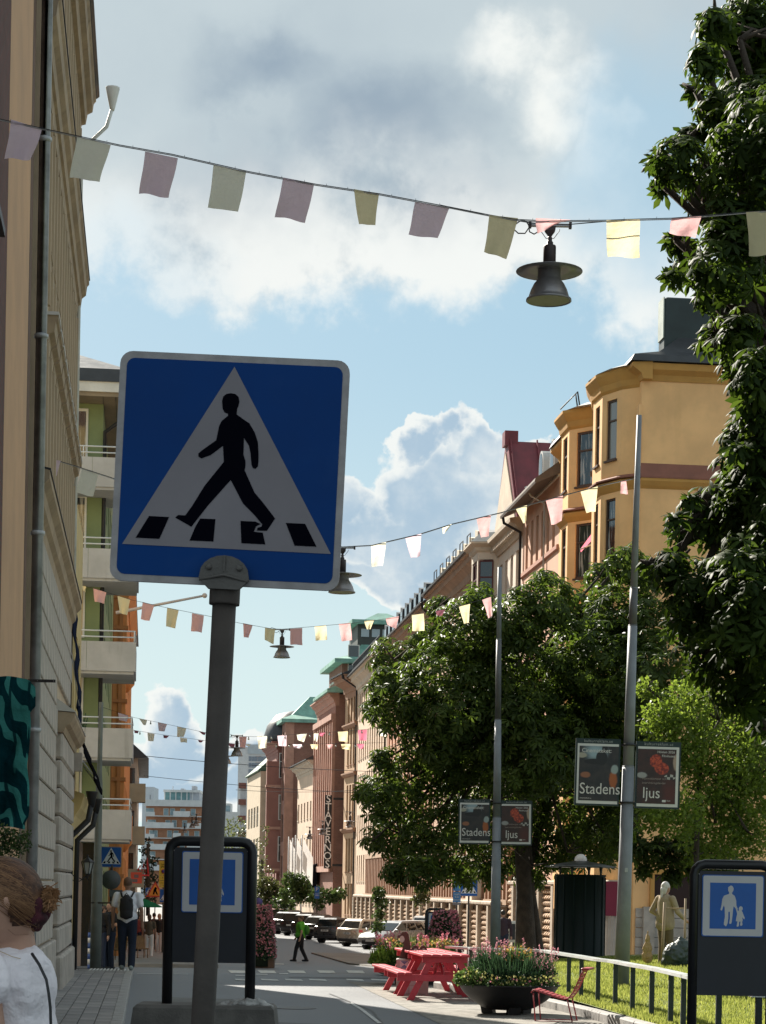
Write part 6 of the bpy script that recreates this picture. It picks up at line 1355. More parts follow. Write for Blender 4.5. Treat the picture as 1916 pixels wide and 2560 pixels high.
# railing with pale flat top
RW = mat('rail_pale_green_glare', (.78, .82, .80), .2, .06, spec=.8); RPOST = mat('rail_post', (.030, .045, .042), .6, .15)  # rail colour whitened to stand in for sun glare
t = thing('park_railing', 'low railing with pale flat top rail along the lawn', 'railing', (0, 0, 0))
rp = []
for px, py in ((1122, 2371), (1180, 2375), (1240, 2377), (1300, 2378), (1360, 2381), (1410, 2389), (1455, 2396), (1495, 2403), (1532, 2407), (1583, 2417), (1630, 2425), (1680, 2436), (1725, 2447), (1800, 2466), (1900, 2494)):
    hzn = 2220 + .018 * (px - 958); d = 1.03 * F / (py - hzn); rp.append(P(px, py, d))
for i in range(len(rp) - 1):
    a, b = rp[i], rp[i + 1]; u = (b - a).normalized(); n_ = Vector((-u.y, u.x, 0)).normalized() * .075
    q = [a - n_, b - n_, b + n_, a + n_]; q2 = [v + Vector((0, 0, .04)) for v in q]
    MB().mat(RW).add(q + q2, [(0, 3, 2, 1), (4, 5, 6, 7), (0, 1, 5, 4), (1, 2, 6, 5), (2, 3, 7, 6), (3, 0, 4, 7)]).obj('top_rail', None, t)
for px in (1150, 1178, 1205, 1330, 1372, 1424, 1455, 1497, 1541, 1584, 1632, 1680, 1712, 1800, 1900):
    for i in range(len(rp) - 1):
        a, b = rp[i], rp[i + 1]
        pa = 958 + F * (a - CAM).dot(RGT) / (a - CAM).dot(FWD); pb = 958 + F * (b - CAM).dot(RGT) / (b - CAM).dot(FWD)
        if pa <= px + 3 < pb:
            s_ = (px + 3 - pa) / (pb - pa); q = a.lerp(b, s_); g_ = gz(q.y) - .05
            MB().mat(RPOST).bbox(-.032, .032, -.032, .032, 0, q.z - g_, .005).obj('post', None, t, (q.x, q.y, g_), (0, 0, -.1))
            if i < 3: MB().mat(RW).box(-.06, -.045, -.04, .04, .2, q.z - g_).obj('post_strip', None, t, (q.x, q.y, g_))
            break
# ---- kiosk (round green urinal/newspaper kiosk with globe)
q = P(1448, 2398, 50.5); KG = mat('kiosk_green', (.004, .010, .010), .55, .12, 1.5, .1, 30, spec=.2); KG2 = mat('kiosk_rib', (.005, .013, .012), .6, spec=.2)
t = thing('park_kiosk', 'round dark green park kiosk with flat roof and white globe lamp', 'kiosk', (q.x, q.y, q.z)); S9 = 58 / F; t.scale = (50.5 / 58,) * 3
zk = lambda py: (2398 - py) * S9
mb = MB().mat(KG); mb.lathe([(.70, 0), (.70, .1), (.68, .12), (.68, zk(2192)), (.70, zk(2190)), (.70, zk(2187))], 28); mb.obj('drum', None, t)
for k in range(14): a_ = k * 2 * math.pi / 14; MB().mat(KG2).box(-.02, .02, .672, .70, .1, zk(2194)).obj('rib', None, t, None, (0, 0, a_))
MB().mat(mat('kiosk_tin', (.10, .10, .095), .4, .15, metal=.5)).lathe([(.98, zk(2169)), (.97, zk(2166)), (.55, zk(2159)), (.22, zk(2154)), (.20, zk(2153)), (.05, zk(2153))], 36).obj('roof', None, t)
for k in range(8): a_ = k * math.pi / 4 + .2; MB().mat(mat('kiosk_leg', (.10, .095, .085), .5)).tube([(.6 * math.cos(a_), .6 * math.sin(a_), zk(2190)), (.6 * math.cos(a_), .6 * math.sin(a_), zk(2169))], [.02, .045], 6).obj('roof_bracket', None, t)
MB().mat(mat('opal_glass', (.80, .72, .70), .3, .02)).sphere((0, 0, zk(2155) + .04), .175, 20, 12).obj('globe', None, t)
# maroon canopy and fluted column beside the kiosk
q = P(1528, 2400, 66); t = thing('column', 'pale fluted column below a maroon panel, right of the kiosk', 'column', q, -YAW); S10 = 66 / F
mb = MB().mat(mat('fluted_stone', (.40, .35, .31), .85, .1)); n_ = 32; mb.loft([[((.20 + .02 * (k % 2)) * math.cos(2 * math.pi * k / n_), (.20 + .02 * (k % 2)) * math.sin(2 * math.pi * k / n_), z) for k in range(n_)] for z in (-.3, 110 * S10)]); mb.obj('shaft', None, t)
MB().mat(mat('maroon_panel', (.16, .012, .035), .6, .08)).box(-.30, .32, -.25, .3, 110 * S10, 196 * S10).obj('panel', None, t)
# entrance of the yellow corner house (seen under the crown)
r = bpy.data.objects['yellow_corner_house']
def endw(mb, X0, X1, z0, z1, dp): mb.box(-dp, .0, -(X1 - 17), -(X0 - 17), z0, z1)
mb = MB().mat(mat('doorway_dark', (.03, .012, .01), .7)); endw(mb, 17.75, 19.6, -.9, 2.35, .02); mb.obj('doorway', None, r)
mb = MB().mat(YEL_D); endw(mb, 17.6, 17.75, 1.2, 2.5, .14); endw(mb, 19.6, 19.75, 1.2, 2.5, .14); endw(mb, 17.6, 19.75, 2.35, 2.5, .16); mb.obj('door_surround', None, r)
mb = MB().mat(STONE); endw(mb, 17.35, 17.75, -.9, 1.2, .25); endw(mb, 19.6, 20.0, -.9, 1.2, .25); mb.obj('door_pier', None, r)
# ---- plant beds
LEAFG = leafmat('plant_leaf', (.035, .075, .018), (.12, .19, .045), .35); LEAFD = leafmat('plant_leaf_dark', (.018, .045, .022), (.05, .10, .04), .3); LEAFY = leafmat('plant_leaf_lime', (.12, .22, .03), (.26, .36, .06), .45)
FLO = {'pink': leafmat('flower_pink', (.55, .14, .20), (.75, .30, .34), .3), 'rose': leafmat('flower_rose', (.42, .16, .20), (.58, .27, .31), .3), 'yellow': leafmat('flower_yellow', (.55, .48, .10), (.75, .70, .30), .3), 'orange': leafmat('flower_orange', (.50, .22, .06), (.65, .40, .12), .3), 'white': leafmat('flower_white', (.65, .60, .45), (.8, .75, .6), .3)}
def blades(n, cx, cy, z0, rx, ry, h0, h1, wmin, wmax, lean=.35, top=None):
    a = rng.random(n) * 6.283; r_ = np.sqrt(rng.random(n)); x = cx + rx * r_ * np.cos(a); y = cy + ry * r_ * np.sin(a)
    h = h0 + rng.random(n) * (h1 - h0) * (1 - .4 * r_ ** 2); b = rng.random(n) * 6.283; w = wmin + rng.random(n) * (wmax - wmin)
    dx = (x - cx) * lean + (rng.random(n) - .5) * .12; dy = (y - cy) * lean + (rng.random(n) - .5) * .12
    c, s = np.cos(b) * w, np.sin(b) * w; z = np.full(n, z0)
    p0 = np.stack([x, y, z], 1); pm = np.stack([x + dx * .5, y + dy * .5, z + h * .6], 1); pt = np.stack([x + dx, y + dy, z + h], 1); off = np.stack([c, s, np.zeros(n)], 1)
    V = np.stack([p0 - off * .5, p0 + off * .5, pm + off, pt, pm - off], 1)
    V = V.reshape(-1, 3); i = np.arange(n) * 5
    Fq = np.concatenate([np.stack([i, i + 1, i + 2, i + 4], 1), np.stack([i + 4, i + 2, i + 3, i + 3], 1)])
    return V, i, pt
def leafcloud(pts, size, rngs=.4, up=.3):
    """little folded leaves at given points"""
    n = len(pts); d = rng.normal(size=(n, 3)); d[:, 2] += up; d /= np.linalg.norm(d, axis=1)[:, None]
    e = rng.normal(size=(n, 3)); e = np.cross(d, e); e /= np.linalg.norm(e, axis=1)[:, None]
    L = size * (1 - rngs + rng.random(n) * 2 * rngs); L = L[:, None]; nn = np.cross(d, e)
    tip = pts + d * L; m1 = pts + d * L * .55 + e * L * .30 + nn * L * .08; m2 = pts + d * L * .55 - e * L * .30 + nn * L * .08
    V = np.stack([pts, m1, tip, m2], 1).reshape(-1, 3); i = np.arange(n) * 4
    return V, np.concatenate([np.stack([i, i + 1, i + 2], 1), np.stack([i, i + 2, i + 3], 1)])
def florets(pts, size):
    n = len(pts); V = []; nrm = rng.normal(size=(n, 3)); nrm[:, 1] -= 1.2; nrm[:, 2] += .5; nrm /= np.linalg.norm(nrm, axis=1)[:, None]
    e = np.cross(nrm, rng.normal(size=(n, 3))); e /= np.linalg.norm(e, axis=1)[:, None]; f_ = np.cross(nrm, e); R = size * (.7 + .6 * rng.random(n))[:, None]
    ring = [pts + (e * math.cos(k * math.pi / 3) + f_ * math.sin(k * math.pi / 3)) * R * (1 if k % 2 == 0 else .75) for k in range(6)]
    V = np.stack([pts - nrm * R * .35] + ring, 1).reshape(-1, 3); i = np.arange(n) * 7
    return V, np.concatenate([np.stack([i, i + 1 + k, i + 1 + (k + 1) % 6], 1) for k in range(6)])
def stuffmesh(name, parent, V, Fc, m, per):
    k = rng.random(per); rep = int(len(Fc) / per); r_ = np.tile(k, rep)
    o = link(name, npmesh(name, V, Fc, [m], rnd=r_), parent); o['kind'] = 'stuff'; return o
def mound(parent, cx, cy, z0, rx, ry, h, nleaf, lm, lsz, flowers, nb=0, bh=.5, bm=None, bw=.01):
    a = rng.random(nleaf) * 6.283; ph = np.arccos(rng.random(nleaf)); r_ = .75 + .3 * rng.random(nleaf)
    pts = np.stack([cx + rx * r_ * np.sin(ph) * np.cos(a), cy + ry * r_ * np.sin(ph) * np.sin(a), z0 + h * r_ * np.cos(ph)], 1)
    V, Fc = leafcloud(pts, lsz); stuffmesh('foliage', parent, V, Fc, lm, nleaf)
    if nb:
        V, i, pt = blades(nb, cx, cy, z0, rx * .8, ry * .8, bh * .5, bh, bw * .5, bw)
        Fc = np.concatenate([np.stack([i, i + 1, i + 2], 1), np.stack([i, i + 2, i + 4], 1), np.stack([i + 4, i + 2, i + 3], 1)]); stuffmesh('stalks', parent, V, Fc, bm or lm, nb)
    for (fm, n, sz, zlo, zhi, spike) in flowers:
        a = rng.random(n) * 6.283; r_ = (.55 + .5 * rng.random(n)); zz = z0 + zlo + rng.random(n) * (zhi - zlo)
        pts = np.stack([cx + rx * r_ * np.cos(a), cy + ry * r_ * np.sin(a), zz], 1)
        if spike:
            ns = max(1, n // 14); base = pts[:ns]; pts = np.repeat(base, 14, 0) + np.stack([rng.normal(size=ns * 14) * .012, rng.normal(size=ns * 14) * .012, np.tile(np.linspace(0, spike, 14), ns)], 1)
        V, Fc = florets(pts, sz); stuffmesh('flowers', parent, V, Fc, FLO[fm], len(pts))
SOIL = mat('soil', (.03, .022, .016), .95)
BOWL = mat('bowl_black', (.012, .012, .014), .55, .15, 2.5, .3, 40)
def bowl(label, x, y, R, zr, n_=40):
    zb = gz(y); t = thing('planter_bowl', label, 'planter', (x, y, zb), 0, 'big dark bowl planters on the street'); h = zr - zb
    mb = MB().mat(BOWL); mb.lathe([(R * .36, h * .16), (R * .52, h * .24), (R * .74, h * .48), (R * .88, h * .72), (R * .965, h * .94), (R, h * .98), (R, h), (R * .955, h), (R * .93, h * .86), (.01, h * .84)], n_); mb.obj('bowl', None, t)
    for k in range(3):
        a_ = k * 2 * math.pi / 3 + .6; f_ = MB().mat(BOWL); f_.loft([[(R * .50, -.09, 0), (R * .50, .09, 0), (R * .28, .09, 0), (R * .28, -.09, 0)], [(R * .54, -.08, h * .30), (R * .54, .08, h * .30), (R * .3, .08, h * .30), (R * .3, -.08, h * .30)]]); f_.obj('foot', None, t, None, (0, 0, a_))
    MB().mat(SOIL).lathe([(.01, h * .85), (R * .93, h * .86)], 24, caps=False).obj('soil', None, t)
    return t, h
c_ = P(1272, 2500, 31.0); t, h = bowl('wide black bowl planter full of flowers beside the red chair', c_.x, c_.y, .755, .33)
mound(t, 0, 0, h - .02, .62, .62, .30, 5200, LEAFD, .05, [], 500, .60, LEAFD, .010)
mound(t, -.58, -.25, h, .26, .24, .22, 1100, LEAFG, .05, [('yellow', 90, .018, .02, .2, 0)])
mound(t, 0, -.2, h, .66, .5, .12, 2200, LEAFG, .045, [('yellow', 420, .018, .02, .15, 0), ('pink', 60, .02, .0, .12, 0), ('white', 60, .014, .02, .12, 0)])
mound(t, -.28, .05, h + .22, .26, .3, .2, 500, LEAFD, .04, [('rose', 300, .012, .10, .30, .16)], 160, .45, LEAFD, .006)
mound(t, .48, .0, h + .12, .22, .34, .2, 500, LEAFD, .04, [('rose', 460, .012, -.05, .28, .20)], 160, .45, LEAFD, .006)
mound(t, .10, .1, h + .25, .24, .3, .22, 700, LEAFD, .05, [('orange', 150, .020, .10, .30, 0), ('rose', 90, .012, .1, .3, .12)], 120, .42, LEAFG, .008)
c_ = P(1042, 2460, 40.5); t, h = bowl('dark bowl planter with yellow and pink flowers behind the tiled box', c_.x, c_.y, .80, .26)
mound(t, 0, 0, h - .02, .78, .7, .34, 4200, LEAFG, .055, [('orange', 300, .022, .30, .52, 0), ('yellow', 160, .022, .2, .5, 0), ('pink', 700, .018, .3, .52, .12)], 700, .66, LEAFG, .014)
mound(t, -.68, -.2, h, .24, .22, .26, 1700, LEAFY, .06, [('pink', 20, .02, .2, .5, 0)], 120, .42, LEAFY, .016)
# flower towers
def tower(label, px, pyb, pyt, d, wpx, cols, n, seed, box=True):
    b0 = P(px, pyb, d); S = d / F; H = (pyb - pyt) * S; R = wpx * S / 2; t = thing('flower_tower', label, 'flower tower', (b0.x, b0.y, gz(b0.y)), -YAW, 'tall towers of pink flowers')
    z0 = b0.z - gz(b0.y)
    if box: MB().mat(mat('rust_box', (.10, .06, .045), .8, .15)).bbox(-R * .95, R * .95, -R * .6, R * .6, -.0, z0 + H * .14, .02).obj('box', None, t)
    a = rng.random(n) * 6.283; v = rng.random(n); rr = R * (1.02 - .45 * v ** 1.6) * (.82 + .25 * rng.random(n)); pts = np.stack([rr * np.cos(a), rr * np.sin(a), z0 + H * (.10 + .88 * v)], 1)
    V, Fc = leafcloud(pts, .06); stuffmesh('foliage', t, V, Fc, LEAFD, n)
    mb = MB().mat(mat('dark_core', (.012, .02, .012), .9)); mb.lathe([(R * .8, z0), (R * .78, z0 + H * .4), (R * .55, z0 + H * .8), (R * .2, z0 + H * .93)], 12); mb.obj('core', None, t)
    for c, m_ in cols:
        a = rng.random(m_) * 6.283; v = rng.random(m_) ** .9; rr = R * (1.04 - .42 * v ** 1.6) * (.92 + .16 * rng.random(m_)); pts = np.stack([rr * np.cos(a), rr * np.sin(a), z0 + H * (.14 + .86 * v)], 1)
        V, Fc = florets(pts, .030); stuffmesh('flowers', t, V, Fc, FLO[c], m_)
    return t
tower('tall tower of pink flowers right of the notice board', 655, 2416, 2262, 62, 66, (('rose', 700), ('pink', 500)), 2600, 1)
tower('round pink flower tower above the red picnic tables', 1112, 2400, 2276, 47, 86, (('pink', 800), ('rose', 200)), 2400, 2, False)
# tiled box with brown cut-outs
q = P(1016, 2491, 36.8); t = thing('tiled_box', 'white tiled box with blue triangles left of the picnic tables', 'box', (q.x, q.y, gz(q.y)), -.12)
MB().mat(mat('box_frame', (.45, .43, .40), .6)).bbox(-.18, .38, -.16, .3, 0, .60, .008).obj('body', None, t)
TW, TB = mat('tile_white', (.60, .60, .62), .3, .03), mat('tile_blue', (.14, .22, .38), .3, .05)
for i in range(2):
    for j in range(4):
        x0, z0 = -.12 + i * .165, .44 - j * .145; o = MB().mat(TW).bbox(x0, x0 + .155, -.168, -.158, z0, z0 + .135, .003).obj('tile', None, t)
        if i == 0 and j == 0: MB().mat(TB).prism([(x0 + .01, z0 + .128), (x0 + .145, z0 + .128), (x0 + .078, z0 + .068)], -.1695, -.168).prism([(x0 + .01, z0 + .007), (x0 + .145, z0 + .007), (x0 + .078, z0 + .067)], -.1695, -.168).obj('bow_pattern', None, o)
BRW = mat('brown_board', (.10, .045, .035), .6, .08); SPOT = mat('pale_spot', (.52, .47, .40), .6)
t = thing('garden_figure', 'brown cut-out bird figure with pale spots on the tiled box', 'ornament', (q.x, q.y, gz(q.y) + .60), -.12)
MB().mat(BRW).prism([(-.14, 0), (-.10, .12), (-.06, .24), (-.10, .30), (-.17, .40), (-.12, .42), (-.09, .46), (-.03, .475), (.02, .43), (.04, .33), (.06, .22), (.07, .15), (.10, 0)], .0, .03).obj('body', None, t)
MB().mat(SPOT).prism([(-.09 + .045 * math.cos(k * .7), .34 + .06 * math.sin(k * .7)) for k in range(9)], -.004, -.0).obj('spot', None, t)
for i in range(2):
    f = thing('garden_figure', ('round brown cut-out figure with two pale spots, left of the pair', 'round brown cut-out figure with one pale spot, right of the pair')[i], 'ornament', (q.x + .14 + i * .14, q.y, gz(q.y) + .60), -.12)
    MB().mat(BRW).prism([(.08 * math.cos(k * math.pi / 6), .11 + .13 * math.sin(k * math.pi / 6)) for k in range(12)], .0, .03).obj('body', None, f)
    MB().mat(SPOT).prism([(.01 + .04 * math.cos(k * .7), .14 + .045 * math.sin(k * .7)) for k in range(9)], -.004, .0).obj('spot', None, f)
# picnic tables
REDP = mat('red_paint', (.50, .045, .065), .5, .10, 5, .2, 60, dirt=.2, dirtcol=(.30, .04, .05))
def picnic(label, X, Y, rz=0):
    t = thing('picnic_table', label, 'picnic table', (X, Y, gz(Y)), rz, 'red picnic tables'); L = 1.75
    for k in range(5): MB().mat(REDP).bbox(-.385 + k * .156, -.385 + k * .156 + .146, 0, L, .715, .755, .006).obj('top_plank', None, t)
    for s in (-1, 1):
        for k in range(2):
            x = .545 + k * .125; a_, b_ = (x, x + .115) if s > 0 else (-x - .115, -x); MB().mat(REDP).bbox(a_, b_, 0, L, .425, .460, .006).obj('seat_plank', None, t)
    for yy in (.16, L - .20):
        MB().mat(REDP).bbox(-.37, .37, yy - .045, yy, .62, .715, .004).obj('top_bearer', None, t); MB().mat(REDP).bbox(-.78, .78, yy - .09, yy - .046, .32, .425, .004).obj('cross_beam', None, t)
        for s in (-1, 1):
            M = Matrix.Identity(4); lg = MB().mat(REDP); w_ = .055
            lg.loft([[(s * .56 - w_, yy - .04, 0), (s * .56 + w_, yy - .04, 0), (s * .56 + w_, yy, 0), (s * .56 - w_, yy, 0)], [(s * .20 - w_, yy - .04, .715), (s * .20 + w_, yy - .04, .715), (s * .20 + w_, yy, .715), (s * .20 - w_, yy, .715)]]); lg.obj('leg', None, t)
    for s, yy in ((1, .3), (-1, L - .35)): br = MB().mat(REDP); br.tube([(0, yy, .40), (0, L / 2 - s * .05, .70)], .03, 4); br.obj('brace', None, t)
    return t
G1 = P(1112, 2499, 34.4)
picnic('red picnic table nearer to the black bowl planter', G1.x, G1.y - .1, 0)
picnic('red picnic table behind the nearer one, closer to the tiled box', G1.x + .02, G1.y + 1.95, .02)
# chair
REDC = mat('chair_red', (.34, .040, .05), .5, .12, 6, .2, 60)
q = P(1392, 2562, 29.2); t = thing('slatted_chair', 'dark red slatted metal chair beside the bowl planter', 'chair', (q.x, q.y, gz(q.y)), rad(-20)); S11 = 29.2 / F
zc = lambda py: (2556 - py) * S11 * 1.0; xc_ = lambda px: (px - 1392) * S11
prof_pts = [(1326, 2484), (1332, 2476), (1352, 2482), (1385, 2492), (1408, 2498), (1420, 2496), (1432, 2480), (1442, 2458), (1452, 2434), (1456, 2424)]
pp = [(xc_(a_), zc(b_)) for a_, b_ in prof_pts]
for s in (0, .44): MB().mat(REDC).tube([(x, s, z) for x, z in pp], .010, 6).obj('side_frame', None, t)
def along_p(pts, u):
    Ls = [math.dist(a_, b_) for a_, b_ in zip(pts, pts[1:])]; T_ = sum(Ls) * u; i = 0
    while i < len(Ls) - 1 and T_ > Ls[i]: T_ -= Ls[i]; i += 1
    a_, b_ = pts[i], pts[i + 1]; f_ = T_ / Ls[i]; return a_[0] + (b_[0] - a_[0]) * f_, a_[1] + (b_[1] - a_[1]) * f_, math.atan2(b_[1] - a_[1], b_[0] - a_[0])
for k in range(17):
    x, z, an = along_p(pp, (k + .5) / 17); sl_ = MB().mat(REDC); sl_.bbox(-.019, .019, 0, .44, -.004, .005, .001, Matrix.Translation((x, 0, z + .008)) @ Matrix.Rotation(-an, 4, 'Y')); sl_.obj('slat', None, t)
MB().mat(REDC).bbox(xc_(1452), xc_(1472), -.03, .47, zc(2424), zc(2424) + .03, .008).obj('top_rail', None, t)
for s in (0, .44):
    MB().mat(REDC).tube([(xc_(1332), s, zc(2484)), (xc_(1338), s, .0)], .010, 6).obj('leg', None, t); MB().mat(REDC).tube([(xc_(1418), s, zc(2498)), (xc_(1432), s, .0)], .010, 6).obj('leg', None, t)
    MB().mat(REDC).tube([(xc_(1338), s, .01), (xc_(1432), s, .01)], .008, 6).obj('floor_runner', None, t)
# stakes, bags
q = P(1655, 2418, 41); WOOD = mat('stake_wood', (.36, .26, .16), .8, .15)
t = thing('wooden_stake', 'pale round wooden stake in front of the woman in beige', 'stake', (q.x, q.y, .28)); MB().mat(WOOD).tube([(0, 0, -.1), (.04, 0, 1.24)], .030, 8).obj('shaft', None, t); MB().mat(WOOD).tube([(.04, 0, 1.12), (.44, .1, 1.13)], .012, 5).obj('rope', None, t)
q = P(1712, 2400, 41); t = thing('wooden_stake', 'second thin stake near the right notice board, tied by a rope', 'stake', (q.x, q.y, .30)); MB().mat(WOOD).tube([(0, 0, -.1), (.0, 0, 1.3)], .022, 8).obj('shaft', None, t)
def bagobj(name, label, px, py, d, blobs_, m, z=.28, vox=.018):
    q = P(px, py, d); b = MB().mat(m)
    for (x, y, zz, a_, b_, c__) in blobs_: b.sphere((x, y, zz), (a_, b_, c__), 14, 9)
    o = b.obj(name); o.location = (q.x, q.y, z); tag(o, label, 'bag')
    md = o.modifiers.new('remesh', 'REMESH'); md.mode = 'VOXEL'; md.voxel_size = vox; md.use_smooth_shade = True; d_ = o.modifiers.new('crumple', 'DISPLACE'); d_.texture = tx; d_.strength = .045; return o
bagobj('refuse_sack', 'dark green plastic refuse sack lying on the lawn', 1690, 2400, 40.5, ((0, 0, .22, .26, .2, .26), (.12, 0, .36, .18, .16, .20), (.22, .05, .20, .22, .2, .24), (-.12, 0, .1, .16, .14, .12), (.1, 0, .52, .06, .06, .08)), mat('sack_green', (.012, .03, .022), .5, .1, 4, .3, 20, spec=.8))
bagobj('paper_bag', 'tan carrier bag standing left of the woman in beige', 1619, 2400, 42, ((0, 0, .28, .095, .06, .18), (0, 0, .16, .11, .07, .14), (0, 0, .48, .045, .035, .14), (0, 0, .62, .02, .02, .05)), mat('paper_tan', (.40, .27, .13), .8, .15), vox=.012)
# waste/ad box by the trunk
q = P(1286, 2330, 75); t = thing('recycling_bin', 'pale rounded bin behind the tree trunk', 'bin', (q.x, q.y, gz(q.y))); MB().mat(mat('bin_pale', (.45, .44, .40), .5)).bbox(-.28, .28, -.2, .2, .9, 1.65, .08).mat(BLKM).box(-.03, .03, -.03, .03, 0, .9).obj('body', None, t); MB().mat(BLKM).box(-.2, .2, -.212, -.202, 1.0, 1.55).obj('opening', None, t)
# ================================================================== CARS
def carpaint(name, c, metal=.5): return mat(name, c, .28, .03, 2, 0, metal=metal, spec=.8)
CG = glassmat('car_glass', (.012, .016, .018), rough=.04); TYRE = mat('tyre', (.02, .02, .02), .9); RIMM = mat('alloy', (.42, .42, .43), .35, .05, metal=.8)
TL = mat('tail_light', (.45, .02, .03), .2, .05, spec=.9); HL = mat('head_light', (.55, .57, .6), .12, .05, spec=1.0); DKP = mat('car_dark_plastic', (.025, .025, .027), .6); PLT = mat('number_plate', (.55, .55, .53), .5)
def car(label, x, y, head, paint, L=4.25, W=1.76, H=1.50, kind='hatch', group='cars parked along the street'):
    """heading: direction the nose points, clockwise from +Y. Local frame: nose at +y"""
    t = thing('parked_car', label, 'car', (x, y, gz(y)), -head, group); hb = .30
    st = {'hatch': [(-L / 2, .55, .93), (-L / 2 + .06, .40, 1.0), (-L / 2 + .5, .33, 1.02), (0, .30, 1.0), (L * .18, .30, .98), (L * .30, .32, .92), (L / 2 - .25, .36, .80), (L / 2 - .04, .42, .66), (L / 2, .48, .60)]}['hatch']
    sh = H - 1.5
    rings = []
    for (yy, zb, zt) in st:
        zt += sh * .6; k = 1 - .10 * max(0, abs(yy) / (L / 2) - .75) * 4 * .55; w_ = W / 2 * k
        rings.append([(-w_ * .93, yy, zb - .12), (w_ * .93, yy, zb - .12), (w_, yy, zb + .05), (w_ * 1.0, yy, (zb + zt) / 2), (w_ * .95, yy, zt - .05), (w_ * .86, yy, zt), (-w_ * .86, yy, zt), (-w_ * .95, yy, zt - .05), (-w_, yy, (zb + zt) / 2), (-w_, yy, zb + .05)])
    mb = MB().mat(paint); mb.loft(rings, smooth=True); b = mb.obj('body', None, t)
    wz = .985 + sh * .6
    yb0, yb1, yt0, yt1 = {'hatch': (-L / 2 + .10, L * .27, -L / 2 + .50, L * .06), 'suv': (-L / 2 + .06, L * .25, -L / 2 + .30, L * .10), 'sedan': (-L / 2 + .60, L * .24, -L / 2 + 1.25, L * .05)}[kind]
    wb, wt = W / 2 * .86, W / 2 * .68; mb = MB().mat(paint)
    mb.loft([[(-wb, yb0, wz - .02), (wb, yb0, wz - .02), (wb, yb1, wz - .04), (-wb, yb1, wz - .04)], [(-wt - .03, yt0 - .05, H - .09), (wt + .03, yt0 - .05, H - .09), (wt + .03, yt1 + .05, H - .11), (-wt - .03, yt1 + .05, H - .11)], [(-wt + .06, yt0 + .12, H), (wt - .06, yt0 + .12, H), (wt - .06, yt1 - .2, H - .02), (-wt + .06, yt1 - .2, H - .02)]], smooth=False)
    mb.obj('cabin', None, t)
    def pane(nm, q, off):
        a = np.array(q, float); n_ = np.cross(a[1] - a[0], a[3] - a[0]); n_ /= np.linalg.norm(n_); c0 = a.mean(0); a = c0 + (a - c0) * .88
        o1 = a + n_ * off; o0 = a - n_ * .01; MB().mat(CG).add([tuple(v) for v in o1] + [tuple(v) for v in o0], [(0, 1, 2, 3), (7, 6, 5, 4), (0, 4, 5, 1), (1, 5, 6, 2), (2, 6, 7, 3), (3, 7, 4, 0)]).obj(nm, None, t)
    zt_ = H - .10
    pane('rear_window', [(-wb, yb0, wz), (wb, yb0, wz), (wt + .03, yt0 - .05, zt_), (-wt - .03, yt0 - .05, zt_)], .008)
    pane('windscreen', [(wb, yb1, wz - .02), (-wb, yb1, wz - .02), (-wt - .03, yt1 + .05, zt_), (wt + .03, yt1 + .05, zt_)], .008)
    for s in (1, -1):
        ys = [yb0 + .18, yb0 + (yb1 - yb0) * .30, yb0 + (yb1 - yb0) * .62, yb1 - .12]; yt_ = [yt0 + .12, yt0 + (yt1 - yt0) * .36, yt0 + (yt1 - yt0) * .74, yt1 - .0]
        for k in range(3):
            q = [(s * wb, ys[k], wz), (s * wb, ys[k + 1], wz), (s * (wt + .03), yt_[k + 1], zt_), (s * (wt + .03), yt_[k], zt_)]
            if s < 0: q = [q[1], q[0], q[3], q[2]]
            pane('side_window', q, .008)
        for yy in (-L / 2 + .78, L / 2 - .82):
            M = Matrix.Translation((s * (W / 2 - .10), yy, .31)) @ Matrix.Rotation(s * math.pi / 2, 4, 'Y')
            w_ = MB().mat(TYRE); w_.lathe([(.20, -.10), (.29, -.10), (.315, -.06), (.315, .09), (.29, .115), (.21, .115)], 20, M); wo = w_.obj('wheel', None, t)
            r_ = MB().mat(RIMM)
            r_.lathe([(.205, .10), (.215, .118), (.20, .105)], 20, M, caps=False)
            for k in range(5): a_ = k * 2 * math.pi / 5; r_.loft([[(.03, -.03, .10), (.03, .03, .10), (.03, .03, .115), (.03, -.03, .115)], [(.205, -.035, .095), (.205, .035, .095), (.205, .035, .11), (.205, -.035, .11)]], M=M @ Matrix.Rotation(a_, 4, 'Z'))
            r_.lathe([(.001, .10), (.05, .10), (.05, .122), (.001, .124)], 10, M); r_.obj('rim', None, wo)
            MB().mat(DKP).lathe([(.345, -.12), (.345, .098)], 20, M).obj('wheel_arch', None, t)
        MB().mat(TL).loft([[(s * (W / 2 - .02), -L / 2 + .30, .80), (s * (W / 2 - .05), -L / 2 + .02, .80), (s * (W / 2 - .34), -L / 2 - .012, .84), (s * (W / 2 - .30), -L / 2 + .1, .84)], [(s * (W / 2 - .04), -L / 2 + .34, .93), (s * (W / 2 - .08), -L / 2 + .06, .95), (s * (W / 2 - .36), -L / 2 + .02, .95), (s * (W / 2 - .30), -L / 2 + .15, .95)]]).obj('tail_light', None, t)
        MB().mat(HL).loft([[(s * (W / 2 - .12), L / 2 - .34, .62), (s * (W / 2 - .16), L / 2 - .05, .60), (s * (W / 2 - .48), L / 2 + .005, .60), (s * (W / 2 - .45), L / 2 - .2, .62)], [(s * (W / 2 - .12), L / 2 - .42, .78), (s * (W / 2 - .18), L / 2 - .16, .74), (s * (W / 2 - .48), L / 2 - .10, .72), (s * (W / 2 - .45), L / 2 - .3, .76)]]).obj('head_light', None, t)
        MB().mat(paint).sphere((s * (W / 2 + .08), yb1 - .05, wz + .02), (.10, .06, .075), 8, 6).obj('wing_mirror', None, t)
        for yy in (-.35, .45): MB().mat(DKP).box(s * (W / 2 - .001), s * (W / 2 + .012), yy, yy + .15, .82, .84).obj('door_handle', None, t)
